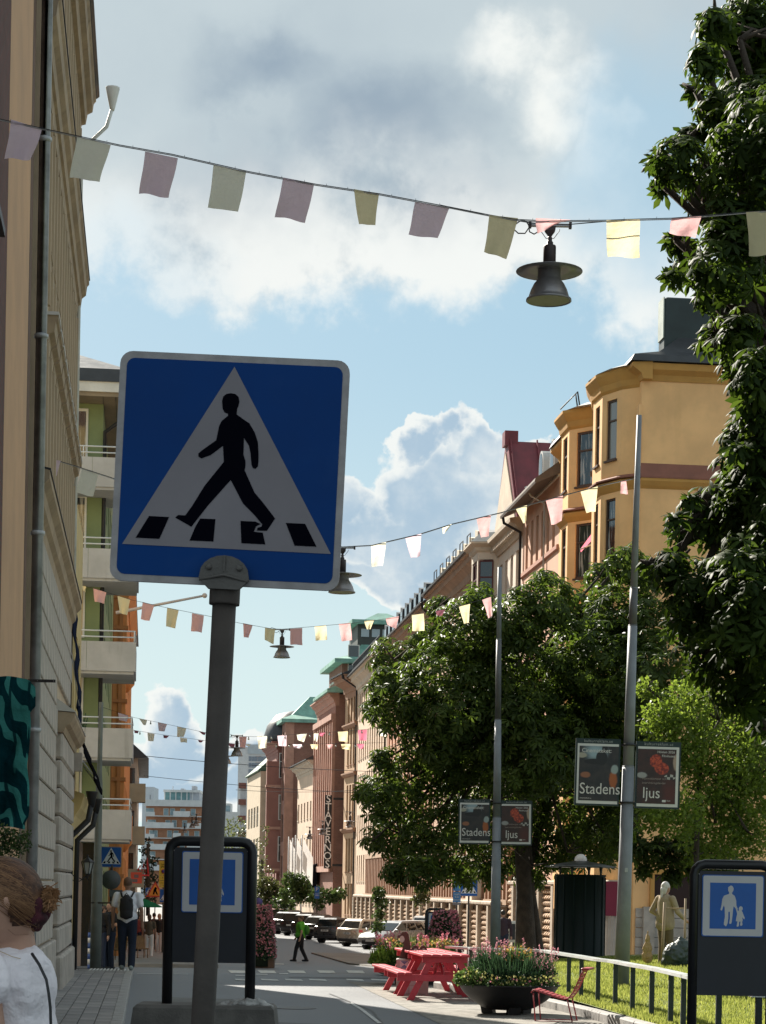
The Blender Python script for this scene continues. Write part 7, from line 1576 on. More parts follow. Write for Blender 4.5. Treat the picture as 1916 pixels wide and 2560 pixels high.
    MB().mat(DKP).bbox(-W / 2 * .80, W / 2 * .80, -L / 2 - .03, -L / 2 + .2, .27, .45, .03).obj('rear_bumper', None, t); MB().mat(DKP).bbox(-W / 2 * .62, W / 2 * .62, L / 2 - .2, L / 2 + .02, .28, .50, .03).obj('front_grille', None, t)
    MB().mat(PLT).box(-.26, .26, -L / 2 - .045, -L / 2 - .025, .68, .79).obj('number_plate', None, t); text('plate_characters', 'JBU 342', .10, SBLACK, t, (0, -L / 2 - .046, .735), (math.pi / 2, 0, 0)) if 'champagne' in label else None
    MB().mat(PLT).box(-.26, .26, L / 2 + .02, L / 2 + .035, .42, .53).obj('number_plate', None, t)
    return t
CHAMP = carpaint('paint_champagne', (.50, .44, .36)); BLKP = carpaint('paint_black', (.012, .012, .014), .3); DGR = carpaint('paint_dark_grey', (.045, .047, .05)); SIL = carpaint('paint_silver', (.38, .39, .40)); WHP = carpaint('paint_white', (.70, .70, .69), .1); DGN = carpaint('paint_dark_green', (.02, .045, .04)); BLP = carpaint('paint_pale_blue', (.30, .40, .46))
def rearcar(px, py, head, *a, **k):
    g = G(px, py); h = rad(head); L = k.get('L', 4.25); return car(a[0], g.x + math.sin(h) * (L / 2), g.y + math.cos(h) * (L / 2), h, a[1], **k)
rearcar(868, 2367, 48, 'champagne hatchback with red tail light, nearest of the slanted row', CHAMP, H=1.52)
rearcar(812, 2358, 40, 'dark grey estate beside the champagne hatchback', DGR, H=1.48, L=4.5, kind='suv')
rearcar(778, 2350, 40, 'black car with pale roof reflection, third in the slanted row', BLKP, H=1.5)
rearcar(752, 2345, 40, 'black hatchback right beside the man in the green shirt', BLKP, H=1.55, kind='suv')
rearcar(724, 2340, 40, 'black car mostly hidden by the man in the green shirt', BLKP, H=1.62, kind='suv')
rearcar(700, 2336, 40, 'dark car left of the man in the green shirt', DGR, H=1.58, kind='hatch')
rearcar(684, 2331, 40, 'black off-roader at the far left end of the slanted row', BLKP, H=1.66, kind='suv')
def posc(px, py, head, *a, **k): g = G(px, py); return car(a[0], g.x, g.y, rad(head), a[1], **k)
posc(985, 2374, 222, 'dark silver car facing the street, just right of the champagne hatchback', SIL, H=1.5)
posc(1008, 2371, 222, 'white car facing the street, second right of the champagne hatchback', WHP, H=1.5)
posc(1034, 2367, 222, 'white car with dark windows above the tiled box', WHP, H=1.46)
posc(1058, 2363, 222, 'silver car facing the street, left of the small notice board', SIL, H=1.5)
posc(1075, 2364, 18, 'white car with red tail light beside the small notice board', WHP, H=1.72, kind='suv')
posc(1172, 2349, 95, 'dark green estate behind the round flower tower', DGN, H=1.65, L=4.7, kind='suv')
posc(1224, 2372, 8, 'silver hatchback seen from behind, left of the farther poster pole', SIL, H=1.45)
posc(1340, 2352, 95, 'pale blue car glimpsed between the two tree stems', BLP, H=1.45)
posc(1438, 2356, 95, 'white van roof seen left of the kiosk', WHP, H=1.8, kind='suv')
# ================================================================== TREES
def palmate(pts, nrm, size, nl=6, detail=True, droop=.35):
    """chestnut leaves: nl leaflets radiating from each point"""
    n = len(pts); h = np.cross(nrm, rng.normal(size=(n, 3))); h /= np.linalg.norm(h, axis=1)[:, None]; g = np.cross(nrm, h)
    Vs, Fs = [], []; off = 0; S = (size * (.7 + .6 * rng.random(n)))[:, None]
    for k in range(nl):
        a = -2.35 + 4.7 * k / (nl - 1); Lk = S * (1 - .12 * abs(k - (nl - 1) / 2))
        d = h * math.cos(a) + g * math.sin(a) - nrm * (droop * (.6 + .8 * rng.random(n)))[:, None]; d /= np.linalg.norm(d, axis=1)[:, None]
        s = np.cross(d, nrm); s /= np.linalg.norm(s, axis=1)[:, None] + 1e-9; w = Lk * .17; dn = -nrm * Lk * .10
        if detail:
            q = [pts, pts + d * Lk * .42 + s * w * .7, pts + d * Lk * .72 + s * w + dn * .6, pts + d * Lk + dn * 1.6, pts + d * Lk * .72 - s * w + dn * .6, pts + d * Lk * .42 - s * w * .7, pts + d * Lk * .6 + dn * .1 + nrm * w * .35]
            V = np.stack(q, 1).reshape(-1, 3); i = np.arange(n) * 7 + off
            Fs += [np.stack([i, i + 1, i + 6], 1), np.stack([i + 1, i + 2, i + 6], 1), np.stack([i + 2, i + 3, i + 6], 1), np.stack([i + 3, i + 4, i + 6], 1), np.stack([i + 4, i + 5, i + 6], 1), np.stack([i + 5, i, i + 6], 1)]; off += n * 7
        else:
            V = np.stack([pts, pts + d * Lk * .65 + s * w, pts + d * Lk + dn * 1.6, pts + d * Lk * .65 - s * w], 1).reshape(-1, 3); i = np.arange(n) * 4 + off
            Fs += [np.stack([i, i + 1, i + 2], 1), np.stack([i, i + 2, i + 3], 1)]; off += n * 4
        Vs.append(V)
    return np.concatenate(Vs), np.concatenate(Fs), nl, (6 if detail else 2)
BARK = mat('bark', (.050, .038, .028), .95, .25, 4, 1.0, 14, bdist=.03)
def crown_points(blobs, d, dvar, dens, shell=.85, seed=1, depthk=1.0):
    """blobs given as (px, py, radius in px) -> points and outward normals in the world"""
    r_ = np.random.default_rng(seed); P_, N_ = [], []
    for b in blobs:
        px, py, R = b[:3]; R = max(16, R - 26) if d == 20 else R; dd = d + (b[3] if len(b) > 3 else r_.uniform(-dvar, dvar)); c = np.array(P(px, py, dd)); Rm = R * d / F; n = int(dens * Rm * Rm) + 6
        v = r_.normal(size=(n, 3)); v /= np.linalg.norm(v, axis=1)[:, None]
        lump = 1 + .16 * np.sin(v[:, 0] * 5 + px) * np.sin(v[:, 2] * 6 + py) + .10 * np.sin(v[:, 1] * 9 + v[:, 2] * 8)
        rad_ = np.where(r_.random(n) < shell, .78 + .26 * r_.random(n), .25 + .6 * r_.random(n)) * lump
        P_.append(c + v * (Rm * rad_)[:, None] * np.array([1, depthk, .95])); nn = v * .75 + np.array([0, 0, .75]) + r_.normal(size=(n, 3)) * .35; N_.append(nn / np.linalg.norm(nn, axis=1)[:, None])
    return np.concatenate(P_), np.concatenate(N_)
def limbs(t, O, trunk, blobs, d, r0, twig=.03, label=None):
    mb = MB().mat(BARK); pts = [Vector(p) - O for p in trunk]; n_ = len(pts); mb.tube(pts, [r0 * (1.25 if i == 0 else 1 - .5 * i / (n_ - 1)) for i in range(n_)], 14); mb.obj('trunk', None, t)
    lb = MB().mat(BARK)
    for i, b in enumerate(blobs):
        c = P(b[0], b[1], d) - O; u = min(1, .35 + .6 * (i % 5) / 5); a = pts[-2].lerp(pts[-1], u); m_ = a.lerp(c, .5) + Vector((0, 0, .08 * (c - a).length)); lb.tube([a, m_, c], [r0 * .28, r0 * .16, twig], 6)
        for k in range(3): e = c + Vector((random.uniform(-1, 1), random.uniform(-1, 1), random.uniform(-.3, 1))) * b[2] * d / F * .8; lb.tube([c, e], [twig, twig * .4], 4)
    lb.obj('branches', None, t)
def leafy(name, label, cat, blobs, d, dvar, dens, size, m, trunk, r0, kind='palm', detail=True, seed=1, group=None, nl=6, branch=True, loc=None, shell=.85):
    O = Vector(trunk[0]) if trunk else P(blobs[0][0], blobs[0][1], d); t = thing(name, label, cat, O, 0, group)
    pts, nr = crown_points(blobs, d, dvar, dens, shell, seed); pts = pts - np.array(O)
    if kind == 'palm': V, Fc, nl, per = palmate(pts, nr, size, nl, detail); rp_ = np.clip(rng.random(len(pts)) * .75 + .25 * rng.random(len(pts)), 0, 1); rn = np.tile(rp_, nl * per)
    else: V, Fc = leafcloud(pts, size, .4, .2); rn = np.tile(rng.random(len(pts)), 2)
    o = link('crown', npmesh('crown', V, Fc, [m], rnd=rn), t); o['kind'] = 'stuff'
    if trunk and branch: limbs(t, O, trunk, blobs, d, r0)
    elif trunk: mb = MB().mat(BARK); mb.tube([Vector(p) - O for p in trunk], [r0] + [r0 * .7] * (len(trunk) - 1), 10); mb.obj('trunk', None, t)
    return t, len(pts)
CHL = leafmat('chestnut_leaf', (.014, .028, .008), (.050, .080, .016), .27, (.06, .12, .010), (.17, .26, .03), .6, .12)
CHM = leafmat('chestnut_leaf_mid', (.020, .037, .009), (.068, .100, .021), .34, (.08, .14, .015), (.18, .26, .035), .5, .2)
LIM = leafmat('light_leaf', (.060, .095, .016), (.15, .20, .035), .45, (.15, .24, .02), (.32, .42, .06), .5, .25)
DKL = leafmat('conifer_leaf', (.012, .022, .012), (.03, .05, .02), .2)
OLV = leafmat('olive_leaf', (.05, .06, .02), (.12, .135, .045), .35); BSH = leafmat('bush_leaf', (.025, .05, .014), (.085, .13, .035), .35)
g0 = P(2120, 2500, 21)
leafy('chestnut_tree', 'big near chestnut tree hanging in from the right edge', 'tree',
      [(1760, 150, 70), (1740, 225, 45), (1850, 100, 120), (1790, 60, 70), (1900, 300, 150), (1790, 270, 70), (1700, 400, 92), (1645, 395, 48), (1655, 460, 45), (1800, 450, 120), (1730, 340, 60), (1720, 640, 66), (1690, 600, 30), (1685, 690, 30), (1820, 650, 120), (1900, 560, 150), (1765, 740, 55), (1800, 830, 66), (1765, 860, 36), (1860, 880, 95), (1900, 1000, 75), (1862, 1000, 30), (1890, 1120, 62), (1930, 1150, 90),
       (1795, 1290, 100), (1725, 1250, 42), (1690, 1300, 32), (1700, 1330, 50), (1860, 1290, 130), (1680, 1420, 72), (1625, 1410, 30), (1760, 1500, 130), (1880, 1500, 160), (1690, 1560, 55), (1770, 1630, 105), (1880, 1680, 140), (1960, 800, 190), (1960, 400, 200), (1960, 1250, 200), (1960, 1500, 200), (1920, 1820, 62), (1885, 1060, 80), (1875, 1185, 66), (1900, 930, 90), (1850, 1120, 34), (1905, 800, 90), (1850, 830, 84), (1835, 745, 80), (1880, 930, 100), (1830, 560, 90), (1760, 500, 60), (1865, 1095, 84), (1905, 1190, 110), (1935, 1060, 120), (1960, 100, 200)],
      20, 1.3, 1000, .165, CHL, [(g0.x, g0.y, gz(g0.y)), (g0.x - .1, g0.y, 2.2), tuple(P(2090, 1500, 20.5)), tuple(P(2060, 700, 20))], .30, seed=3)
g1 = P(1318, 2392, 56)
tb = [(985, 1650, 62), (1080, 1600, 66), (1180, 1570, 95), (1100, 1515, 34), (1200, 1490, 40), (1290, 1550, 85), (1370, 1500, 72), (1365, 1450, 30), (1450, 1530, 80), (1540, 1530, 85), (1620, 1560, 80), (1000, 1750, 88), (955, 1700, 36), (940, 1770, 32), (1130, 1730, 145), (1300, 1740, 165), (1180, 1860, 120), (1095, 1835, 86), (1560, 1800, 130), (1500, 1650, 120), (1330, 1865, 130), (1210, 1660, 90), (1450, 1860, 110), (1480, 1740, 165), (1640, 1700, 120), (965, 1985, 66), (920, 1975, 36), (960, 1900, 34), (1060, 1920, 100), (1000, 2085, 78), (935, 2100, 30), (1100, 2100, 100), (1240, 2000, 150), (1430, 1980, 155), (1570, 1940, 120), (1160, 2170, 50), (1330, 2165, 62), (1230, 2170, 50), (1420, 2130, 60), (1050, 2175, 44), (985, 2180, 34), (1520, 2100, 70), (1560, 1400, 50), (1500, 1440, 40), (1600, 1450, 60)]
t_, n_ = leafy('chestnut_tree', 'large chestnut tree in the middle, behind the farther poster pole', 'tree', tb, 54, 2.6, 330, .25, CHM, [(g1.x, g1.y, gz(g1.y) - .1), (g1.x - .1, g1.y, 1.6), tuple(P(1300, 1950, 55)), tuple(P(1290, 1650, 55))], .26, detail=False, seed=5, nl=6)
mb = MB().mat(BARK); a = P(1352, 2392, 56.2) - g1; mb.tube([a, a + Vector((-.15, 0, 1.3)), P(1320, 2120, 56) - g1, P(1400, 1850, 56) - g1], [.20, .15, .13, .08], 12); mb.obj('second_stem', None, t_)
g2 = P(1735, 2390, 47)
leafy('young_tree', 'light green young tree with small leaves, right behind the woman in beige', 'tree',
      [(1650, 1800, 50), (1720, 1760, 75), (1700, 1860, 85), (1800, 1800, 90), (1880, 1820, 90), (1800, 1920, 115), (1880, 1960, 100), (1665, 1960, 40), (1640, 2040, 48), (1570, 2085, 26), (1700, 2040, 66), (1790, 2060, 90), (1870, 2080, 80), (1900, 1740, 90), (1620, 1720, 30), (1930, 1900, 90), (1740, 2140, 30)],
      47, 2.2, 3400, .10, LIM, [tuple(g2), tuple(P(1742, 2150, 47)), tuple(P(1745, 2000, 47)), tuple(P(1760, 1850, 47))], .075, kind='leaf', seed=8, shell=.6)
leafy('chestnut_branch_tree', 'low dark chestnut crown hanging beside the kiosk roof', 'tree', [(1650, 2130, 46, 0), (1720, 2130, 56, 0), (1590, 2120, 36, 0), (1610, 2180, 20, 0), (1680, 2190, 24, 0), (1790, 2160, 60, 0), (1560, 2080, 45, 0)], 52, 1, 420, .25, CHM, [tuple(P(1764, 2390, 52.5)), tuple(P(1758, 2250, 52.5)), tuple(P(1750, 2150, 52.5))], .10, detail=False, seed=9)
# far greenery
leafy('street_tree', 'olive tree at the end of the street, right of the sign post', 'tree', [(560, 2085, 26), (590, 2065, 24), (620, 2080, 22), (575, 2110, 26), (610, 2105, 24), (540, 2100, 22)], 300, 3, 70, .40, OLV, [tuple(P(585, 2225, 300)), tuple(P(585, 2120, 300))], .4, kind='leaf', branch=False, seed=11)
leafy('street_tree', 'yellow green tree seen beside the notice board top corner', 'tree', [(655, 2110, 20), (648, 2150, 20), (660, 2180, 22), (650, 2215, 20), (662, 2075, 10)], 210, 3, 120, .28, OLV, [tuple(P(655, 2250, 210)), tuple(P(655, 2150, 210))], .25, kind='leaf', branch=False, seed=12)
leafy('fir_tree', 'dark fir tree between the white house and the apartment block', 'tree', [(368, 2105, 7), (365, 2130, 13), (372, 2160, 17), (366, 2190, 20), (374, 2220, 20), (388, 2150, 8), (380, 2245, 16), (392, 2200, 12)], 140, 1.5, 450, .22, DKL, [tuple(P(370, 2290, 140)), tuple(P(370, 2110, 140))], .15, kind='leaf', branch=False, seed=13)
for i, (bl, lb, m) in enumerate((([(668, 2215, 24), (690, 2225, 20), (655, 2240, 22), (680, 2250, 20)], 'pale bush at the left end behind the parked cars', OLV), ([(730, 2205, 24), (750, 2210, 24), (742, 2235, 28), (725, 2240, 20), (765, 2235, 20)], 'rounded dense green bush in the middle behind the parked cars', BSH),
                                 ([(790, 2245, 18), (815, 2240, 20), (835, 2245, 16), (850, 2235, 16), (800, 2262, 14)], 'loose bush behind the parked cars, right of the rounded one', BSH), ([(695, 2258, 16), (712, 2235, 14), (720, 2262, 16)], 'small bush between the pale and the rounded bush', BSH))):
    leafy('bush', lb, 'bush', bl, 158 - i * 2, 1, 900, .24, m, None, 0, kind='leaf', seed=20 + i, group='bushes behind the parked cars')
for i, (bl, d, lb) in enumerate((([(948, 2232, 16), (955, 2260, 16), (950, 2290, 14), (945, 2320, 15), (940, 2245, 10)], 104, 'climbing plant hanging down the rough stone wall'), ([(1050, 2230, 14), (1062, 2245, 14), (1045, 2252, 12)], 100, 'pale leaves above the stone wall coping'))):
    leafy('climbing_plant', lb, 'plant', bl, d,   .2, 2600, .15, OLV if i else BSH, None, 0, kind='leaf', seed=30 + i)
leafy('wall_plant', 'leafy green plant under the teal cloth at the left edge', 'plant', [(-10, 2090, 34), (30, 2100, 30), (55, 2115, 22), (20, 2130, 26), (66, 2085, 10)], 18.5, .1, 30000, .030, BSH, None, 0, kind='leaf', seed=33)
# ================================================================== PEOPLE
SKIN = mat('skin', (.42, .24, .17), .55, .06, 6, .15, 60, spec=.35); SKIN2 = mat('skin_tan', (.30, .165, .11), .55, .06, 6)
def cap(mb, a, b, r0, r1, n=12):
    a, b = Vector(a), Vector(b); L = (b - a).length
    if L < 1e-5: return
    d = (b - a) / L; rows = []
    for k in range(5): th = math.pi / 2 * (1 - k / 4); rows.append((-math.sin(th) * r0, max(math.cos(th) * r0, .001)))
    for k in range(5): th = math.pi / 2 * k / 4; rows.append((L + math.sin(th) * r1, max(math.cos(th) * r1, .001)))
    q = d.to_track_quat('Z', 'Y').to_matrix().to_4x4(); mb.lathe([(r, z) for z, r in rows], n, Matrix.Translation(a) @ q)
def ell(mb, c, r, n=16): mb.sphere(c, r, n, 10)
def solid(name, mb, par, vox, smooth_it=0, sub=False):
    o = mb.obj(name, None, par); m = o.modifiers.new('remesh', 'REMESH'); m.mode = 'VOXEL'; m.voxel_size = vox; m.use_smooth_shade = True
    if smooth_it: s = o.modifiers.new('smooth', 'SMOOTH'); s.iterations = smooth_it; s.factor = .5
    return o
def person(label, px, pyf, H, face, shirt, trousers, hair, d=None, stride=0.0, arms='down', extra=None, skirt=False, longtop=0, hairlong=False, skin=None, z0=None, lean=0, girth=1.0, shoes=None, sleeves='short', vox=.013, group='people on the pavements'):
    skin = skin or SKIN
    if d is None: g = G(px, pyf); x, y, z = g
    else: q = P(px, pyf, d); x, y, z = q
    if z0 is not None: z = z0
    t = thing('person', label, 'person', (x, y, z), rad(face), group)      # local: person looks along +y
    s = H / 1.75; k = girth; b = MB().mat(skin); V_ = lambda *p: tuple(q * s for q in p)
    hipz, shz, neckz = .90, 1.42, 1.50; ly = lean
    sh = [V_(-.19 * k, ly * .8, shz), V_(.19 * k, ly * .8, shz)]; hip = [V_(-.09, 0, hipz), V_(.09, 0, hipz)]
    feet = [V_(-.10, stride, .09), V_(.10, -stride, .09)]; knees = [V_(-.10, stride * .55 + .03, .49), V_(.10, -stride * .35 + .05, .49)]
    cap(b, V_(0, 0, .92), V_(0, ly * .8, 1.32), .115 * s, .13 * s); cap(b, V_(0, ly * .9, 1.40), V_(0, ly + .01, 1.53), .055 * s, .05 * s)
    ell(b, V_(0, ly + .015, 1.645), V_(.076, .095, .115)); ell(b, V_(0, ly + .11, 1.625), V_(.013, .02, .018)); ell(b, V_(0, ly + .055, 1.575), V_(.045, .05, .035))
    for e in (-1, 1): ell(b, V_(e * .078, ly + .0, 1.635), V_(.012, .022, .032), 8)
    if arms == 'down': el = [V_(-.25 * k, ly * .5 - .02, 1.14), V_(.25 * k, ly * .5 - .02, 1.14)]; wr = [V_(-.26 * k, ly * .3 + .06, .88), V_(.26 * k, ly * .3 + .04, .88)]
    elif arms == 'swing': el = [V_(-.25 * k, -.08, 1.15), V_(.25 * k, .05, 1.15)]; wr = [V_(-.25 * k, -.02, .90), V_(.24 * k, .20, .93)]
    elif arms == 'front': el = [V_(-.27 * k, -.02, 1.16), V_(.27 * k, -.02, 1.16)]; wr = [V_(-.10, .22, 1.15), V_(.12, .22, 1.13)]
    elif arms == 'hip': el = [V_(-.32 * k, -.06, 1.16), V_(.28 * k, .06, 1.15)]; wr = [V_(-.17 * k, .08, 1.03), V_(.33 * k, .22, 1.0)]
    for i in (0, 1):
        cap(b, sh[i], el[i], .052 * s, .040 * s); cap(b, el[i], wr[i], .040 * s, .027 * s); w_ = Vector(wr[i]); dr = (w_ - Vector(el[i])).normalized() * s
        cap(b, w_, w_ + dr * .07, .030 * s, .034 * s)
        for f_ in range(4): o_ = Vector((0, (f_ - 1.5) * .017 * s, 0)); cap(b, w_ + dr * .08 + o_, w_ + dr * (.15 - .012 * abs(f_ - 1.3)) + o_ + Vector((0, .012 * s, 0)), .0095 * s, .008 * s, 6)
        cap(b, w_ + dr * .02 + Vector((0, .03 * s, 0)), w_ + dr * .08 + Vector((0, .05 * s, 0)), .011 * s, .009 * s, 6)
        cap(b, hip[i], knees[i], .082 * s, .055 * s); cap(b, knees[i], feet[i], .055 * s, .038 * s); cap(b, (feet[i][0], feet[i][1] - .04 * s, .04 * s), (feet[i][0], feet[i][1] + .13 * s, .035 * s), .04 * s, .032 * s)
    solid('body', b, t, vox * s, 1)
    # clothes
    c = MB().mat(shirt); bt = hipz - .02 - longtop
    cap(c, V_(0, ly * .2, 1.0), V_(0, ly * .8, 1.36), .150 * s * k, .155 * s * k); ell(c, V_(0, ly * .8, 1.33), V_(.19 * k, .125 * k, .14)); cap(c, V_(-.15 * k, ly * .8, 1.425), V_(.15 * k, ly * .8, 1.425), .062 * s, .062 * s)
    cap(c, V_(-.05 * k, (.04 if k > 1.1 else 0), bt + .14), V_(.05 * k, (.04 if k > 1.1 else 0), bt + .14), .135 * s * k, .135 * s * k); cap(c, V_(-.05 * k, 0, bt + .30), V_(.05 * k, 0, bt + .30), .13 * s * k, .13 * s * k)
    if longtop:
        for e in (-1, 1): cap(c, V_(e * .06, 0, 1.28), V_(e * .085, 0, bt + .16), .125 * s, .145 * s)
    for i in (0, 1):
        if sleeves == 'short': m_ = Vector(sh[i]).lerp(Vector(el[i]), .62); cap(c, sh[i], m_, .072 * s, .066 * s)
        else: cap(c, sh[i], el[i], .072 * s, .058 * s); cap(c, el[i], Vector(el[i]).lerp(Vector(wr[i]), .88), .058 * s, .044 * s)
    solid('top', c, t, vox * s, 1)
    p_ = MB().mat(trousers)
    cap(p_, V_(-.07 * k, 0, hipz + .03), V_(.07 * k, 0, hipz + .03), .118 * s * k, .118 * s * k); cap(p_, V_(-.05 * k, 0, hipz + .12), V_(.05 * k, 0, hipz + .12), .118 * s * k, .118 * s * k)
    for i in (0, 1): cap(p_, hip[i], knees[i], .105 * s * (1 + (k - 1) * .5), .078 * s); cap(p_, knees[i], (feet[i][0], feet[i][1], feet[i][2]), .078 * s, .068 * s)
    solid('trousers', p_, t, vox * s, 1)
    f_ = MB().mat(shoes or BLKM)
    for i in (0, 1): cap(f_, (feet[i][0], feet[i][1] - .05 * s, .045 * s), (feet[i][0], feet[i][1] + .15 * s, .035 * s), .050 * s, .036 * s)
    solid('shoes', f_, t, vox * s)
    h_ = MB().mat(hair); ell(h_, V_(0, ly - .012, 1.682 if not hairlong else 1.668), V_(.086, .102, .098 if not hairlong else .112)); 
    if hairlong: ell(h_, V_(0, ly - .06, 1.60), V_(.075, .055, .11)); 
    if hairlong == 'tail': cap(h_, V_(0, ly - .11, 1.62), V_(.0, ly - .13, 1.44), .035 * s, .022 * s)
    ho = solid('hair', h_, t, vox * s)
    if extra: extra(t, s, k, ly)
    return t
HBR = mat('hair_brown', (.055, .028, .016), .55, .2, 20, .5, 120); HSH = mat('hair_short', (.12, .065, .04), .7, .1, 20, .3, 150); HGR = mat('hair_grey', (.55, .52, .48), .6, .12, 20, .5, 120); HBL = mat('hair_blond', (.42, .28, .14), .5, .15, 20, .5, 120); HDK = mat('hair_dark', (.02, .014, .01), .5)
WTEE = mat('white_tee', (.66, .66, .70), .9, .05, 4, .5, 25, bdist=.02); NAV = mat('navy_trousers', (.012, .018, .035), .9, .1, 4, .4, 20); BAGK = mat('backpack_black', (.012, .012, .014), .7, .1, 6, .4, 40)
def backpack(m=BAGK, sz=1.0):
    def f(t, s, k, ly):
        b = MB().mat(m); ell(b, (0, -.20 * s, 1.20 * s), (.135 * s * sz, .085 * s, .24 * s)); b.bbox(-.12 * s * sz, .12 * s * sz, -.26 * s, -.13 * s, .99 * s, 1.38 * s, .03); ell(b, (0, -.24 * s, 1.08 * s), (.10 * s, .05 * s, .10 * s)); solid('backpack', b, t, .012, 1)
        st = MB().mat(m)
        for e in (-1, 1): st.tube([(e * .09 * s, -.17 * s, 1.40 * s), (e * .125 * s, -.06 * s, 1.492 * s), (e * .125 * s, .05 * s, 1.48 * s), (e * .12 * s, .15 * s, 1.35 * s), (e * .13 * s, .10 * s, 1.10 * s), (e * .12 * s, -.1 * s, 1.02 * s)], .018 * s, 6)
        st.tube([(-.04 * s, -.2 * s, 1.42 * s), (0, -.2 * s, 1.47 * s), (.04 * s, -.2 * s, 1.42 * s)], .009, 5); st.obj('strap', None, t)
    return f
person('tall man in white t-shirt with black backpack walking away on the left pavement', 316, 2441, 1.86, -6, WTEE, NAV, HSH, d=43.2, stride=.09, arms='down', extra=backpack(), skin=SKIN2, z0=-.06, girth=1.08, shoes=mat('shoe_grey', (.22, .25, .24), .7))
LIMEG = mat('green_shirt', (.075, .30, .022), .85, .08, 4, .4, 20)
def gpack(t, s, k, ly): b = MB().mat(mat('pack_green', (.04, .17, .02), .8)); ell(b, (0, -.23 * s, 1.22 * s), (.15 * s, .12 * s, .20 * s)); solid('backpack', b, t, .014, 1)
person('man in bright green shirt and black trousers walking on the roadway', 751, 2404, 1.74, 78, LIMEG, mat('black_trousers', (.012, .012, .015), .9), HSH, stride=.22, arms='swing', extra=gpack, girth=1.28, group='people crossing the road')
KHK = mat('khaki_brown', (.085, .065, .045), .9, .1); WHJ = mat('white_jeans', (.58, .55, .54), .9, .06); BLT = mat('black_top', (.015, .014, .016), .9); DKJ = mat('dark_jeans', (.025, .035, .065), .9, .1); BEIG = mat('beige_knit', (.34, .27, .18), .95, .06, 8, .6, 60); OLVT = mat('olive_trousers', (.14, .105, .065), .9, .1)
person('person in brown top and pale jeans walking away beside the cafe chairs', 372, 2397, 1.70, -4, KHK, WHJ, HBR, stride=.10, hairlong=True, skin=SKIN2, shoes=mat('shoe_white', (.6, .58, .55), .7), girth=.98)
person('blond person in black top and white trousers coming up the pavement', 397, 2386, 1.70, 172, BLT, WHJ, HBL, stride=.10, hairlong=True, girth=.92)
person('person in dark jacket and jeans standing by the grey mast', 248, 2424, 1.66, 160, BLT, DKJ, HDK, hairlong=True, sleeves='long', girth=1.0, group='people standing by the mast')
person('second person in dark clothes standing by the grey mast, grey scarf', 258, 2421, 1.62, 130, mat('grey_jacket', (.12, .115, .13), .9), DKJ, HBR, hairlong=True, sleeves='long', group='people standing by the mast')
person('person in black holding hands in front, close to the man with backpack', 274, 2424, 1.68, 120, BLT, NAV, HDK, arms='front', hairlong=True, girth=1.05, group='people standing by the mast')
person('dim person farther down the left pavement behind the brown top', 384, 2380, 1.72, 0, mat('dull_brown', (.09, .05, .04), .9), NAV, HDK, stride=.08, sleeves='long')
person('dim person in red striped top by the cafe front', 345, 2384, 1.66, 150, mat('dull_red', (.22, .05, .045), .9), NAV, HBR, sleeves='long', hairlong=True)
person('person in pale trousers far behind on the left pavement', 411, 2376, 1.70, 180, mat('teal_dim', (.04, .06, .06), .9), mat('pale_trousers', (.35, .33, .3), .9), HBR, stride=.08)
person('person in dark sweater walking behind the parked cars near the tree', 1257, 2372, 1.75, -10, mat('maroon_sweater', (.035, .02, .028), .9), NAV, HDK, d=72, z0=-.75, sleeves='long', girth=1.1, group='people crossing the road')
person('older woman with grey ponytail in long beige sweater, standing on the lawn', 1662, 2406, 1.66, -58, BEIG, OLVT, HGR, d=42, z0=.24, arms='hip', sleeves='long', longtop=.16, hairlong='tail', girth=1.05, shoes=mat('shoe_brown', (.08, .05, .03), .8), group='people in the park')
# cafe chairs
RAT = mat('rattan', (.20, .11, .05), .8, .25, 30, .8, 120)
def cafechair(label, px, py, f, d=None):
    g = G(px, py); t = thing('cafe_chair', label, 'chair', g, rad(f), 'rattan cafe chairs on the left pavement'); MB().mat(RAT).bbox(-.22, .22, -.22, .22, .42, .47, .01).obj('seat', None, t)
    b = MB().mat(RAT); b.loft([[(-.23, -.22, .45), (.23, -.22, .45), (.23, -.18, .45), (-.23, -.18, .45)], [(-.23, -.30, .80), (.23, -.30, .80), (.23, -.27, .80), (-.23, -.27, .80)], [(-.15, -.32, .92), (.15, -.32, .92), (.15, -.29, .92), (-.15, -.29, .92)]]); b.obj('backrest', None, t)
    for a_ in (-.2, .2):
        for c in (-.2, .2): MB().mat(RAT).tube([(a_, c, 0), (a_ * .95, c * .95, .44)], .017, 6).obj('leg', None, t)
cafechair('rattan cafe chair between the two walking people on the left pavement', 352, 2402, 200); cafechair('rattan cafe chair left of the man with backpack', 293, 2408, 150)
# ---- the woman in the foreground (seen from behind, at the left edge)
dW = 5.5; Q = lambda px, py, dy=0.0: P(px, py, dW + dy) - OW
OW = P(20, 2560, dW); OW.z = 0.0
t = thing('person', 'woman with auburn hair bun and white t-shirt close up at the left edge', 'person', OW, 0)
SW = dW / F
TEEF = mat('white_tshirt_front', (.74, .69, .72), .92, .04, 3, .7, 5, bdist=.06)
b = MB().mat(SKIN)
ell(b, Q(-4, 2260, .0), (99 * SW, 97 * SW, 114 * SW), 24); ell(b, Q(-60, 2300, 0), (48 * SW, 62 * SW, 64 * SW)); ell(b, Q(-110, 2265, 0), (12 * SW, 14 * SW, 20 * SW))
cap(b, Q(20, 2310, .02), Q(28, 2400, .03), 62 * SW, 66 * SW, 20); cap(b, Q(24, 2390, .03), Q(10, 2480, .03), 66 * SW, 110 * SW, 20)
cap(b, Q(-70, 2440, 0), Q(70, 2430, .08), 52 * SW, 52 * SW, 16)
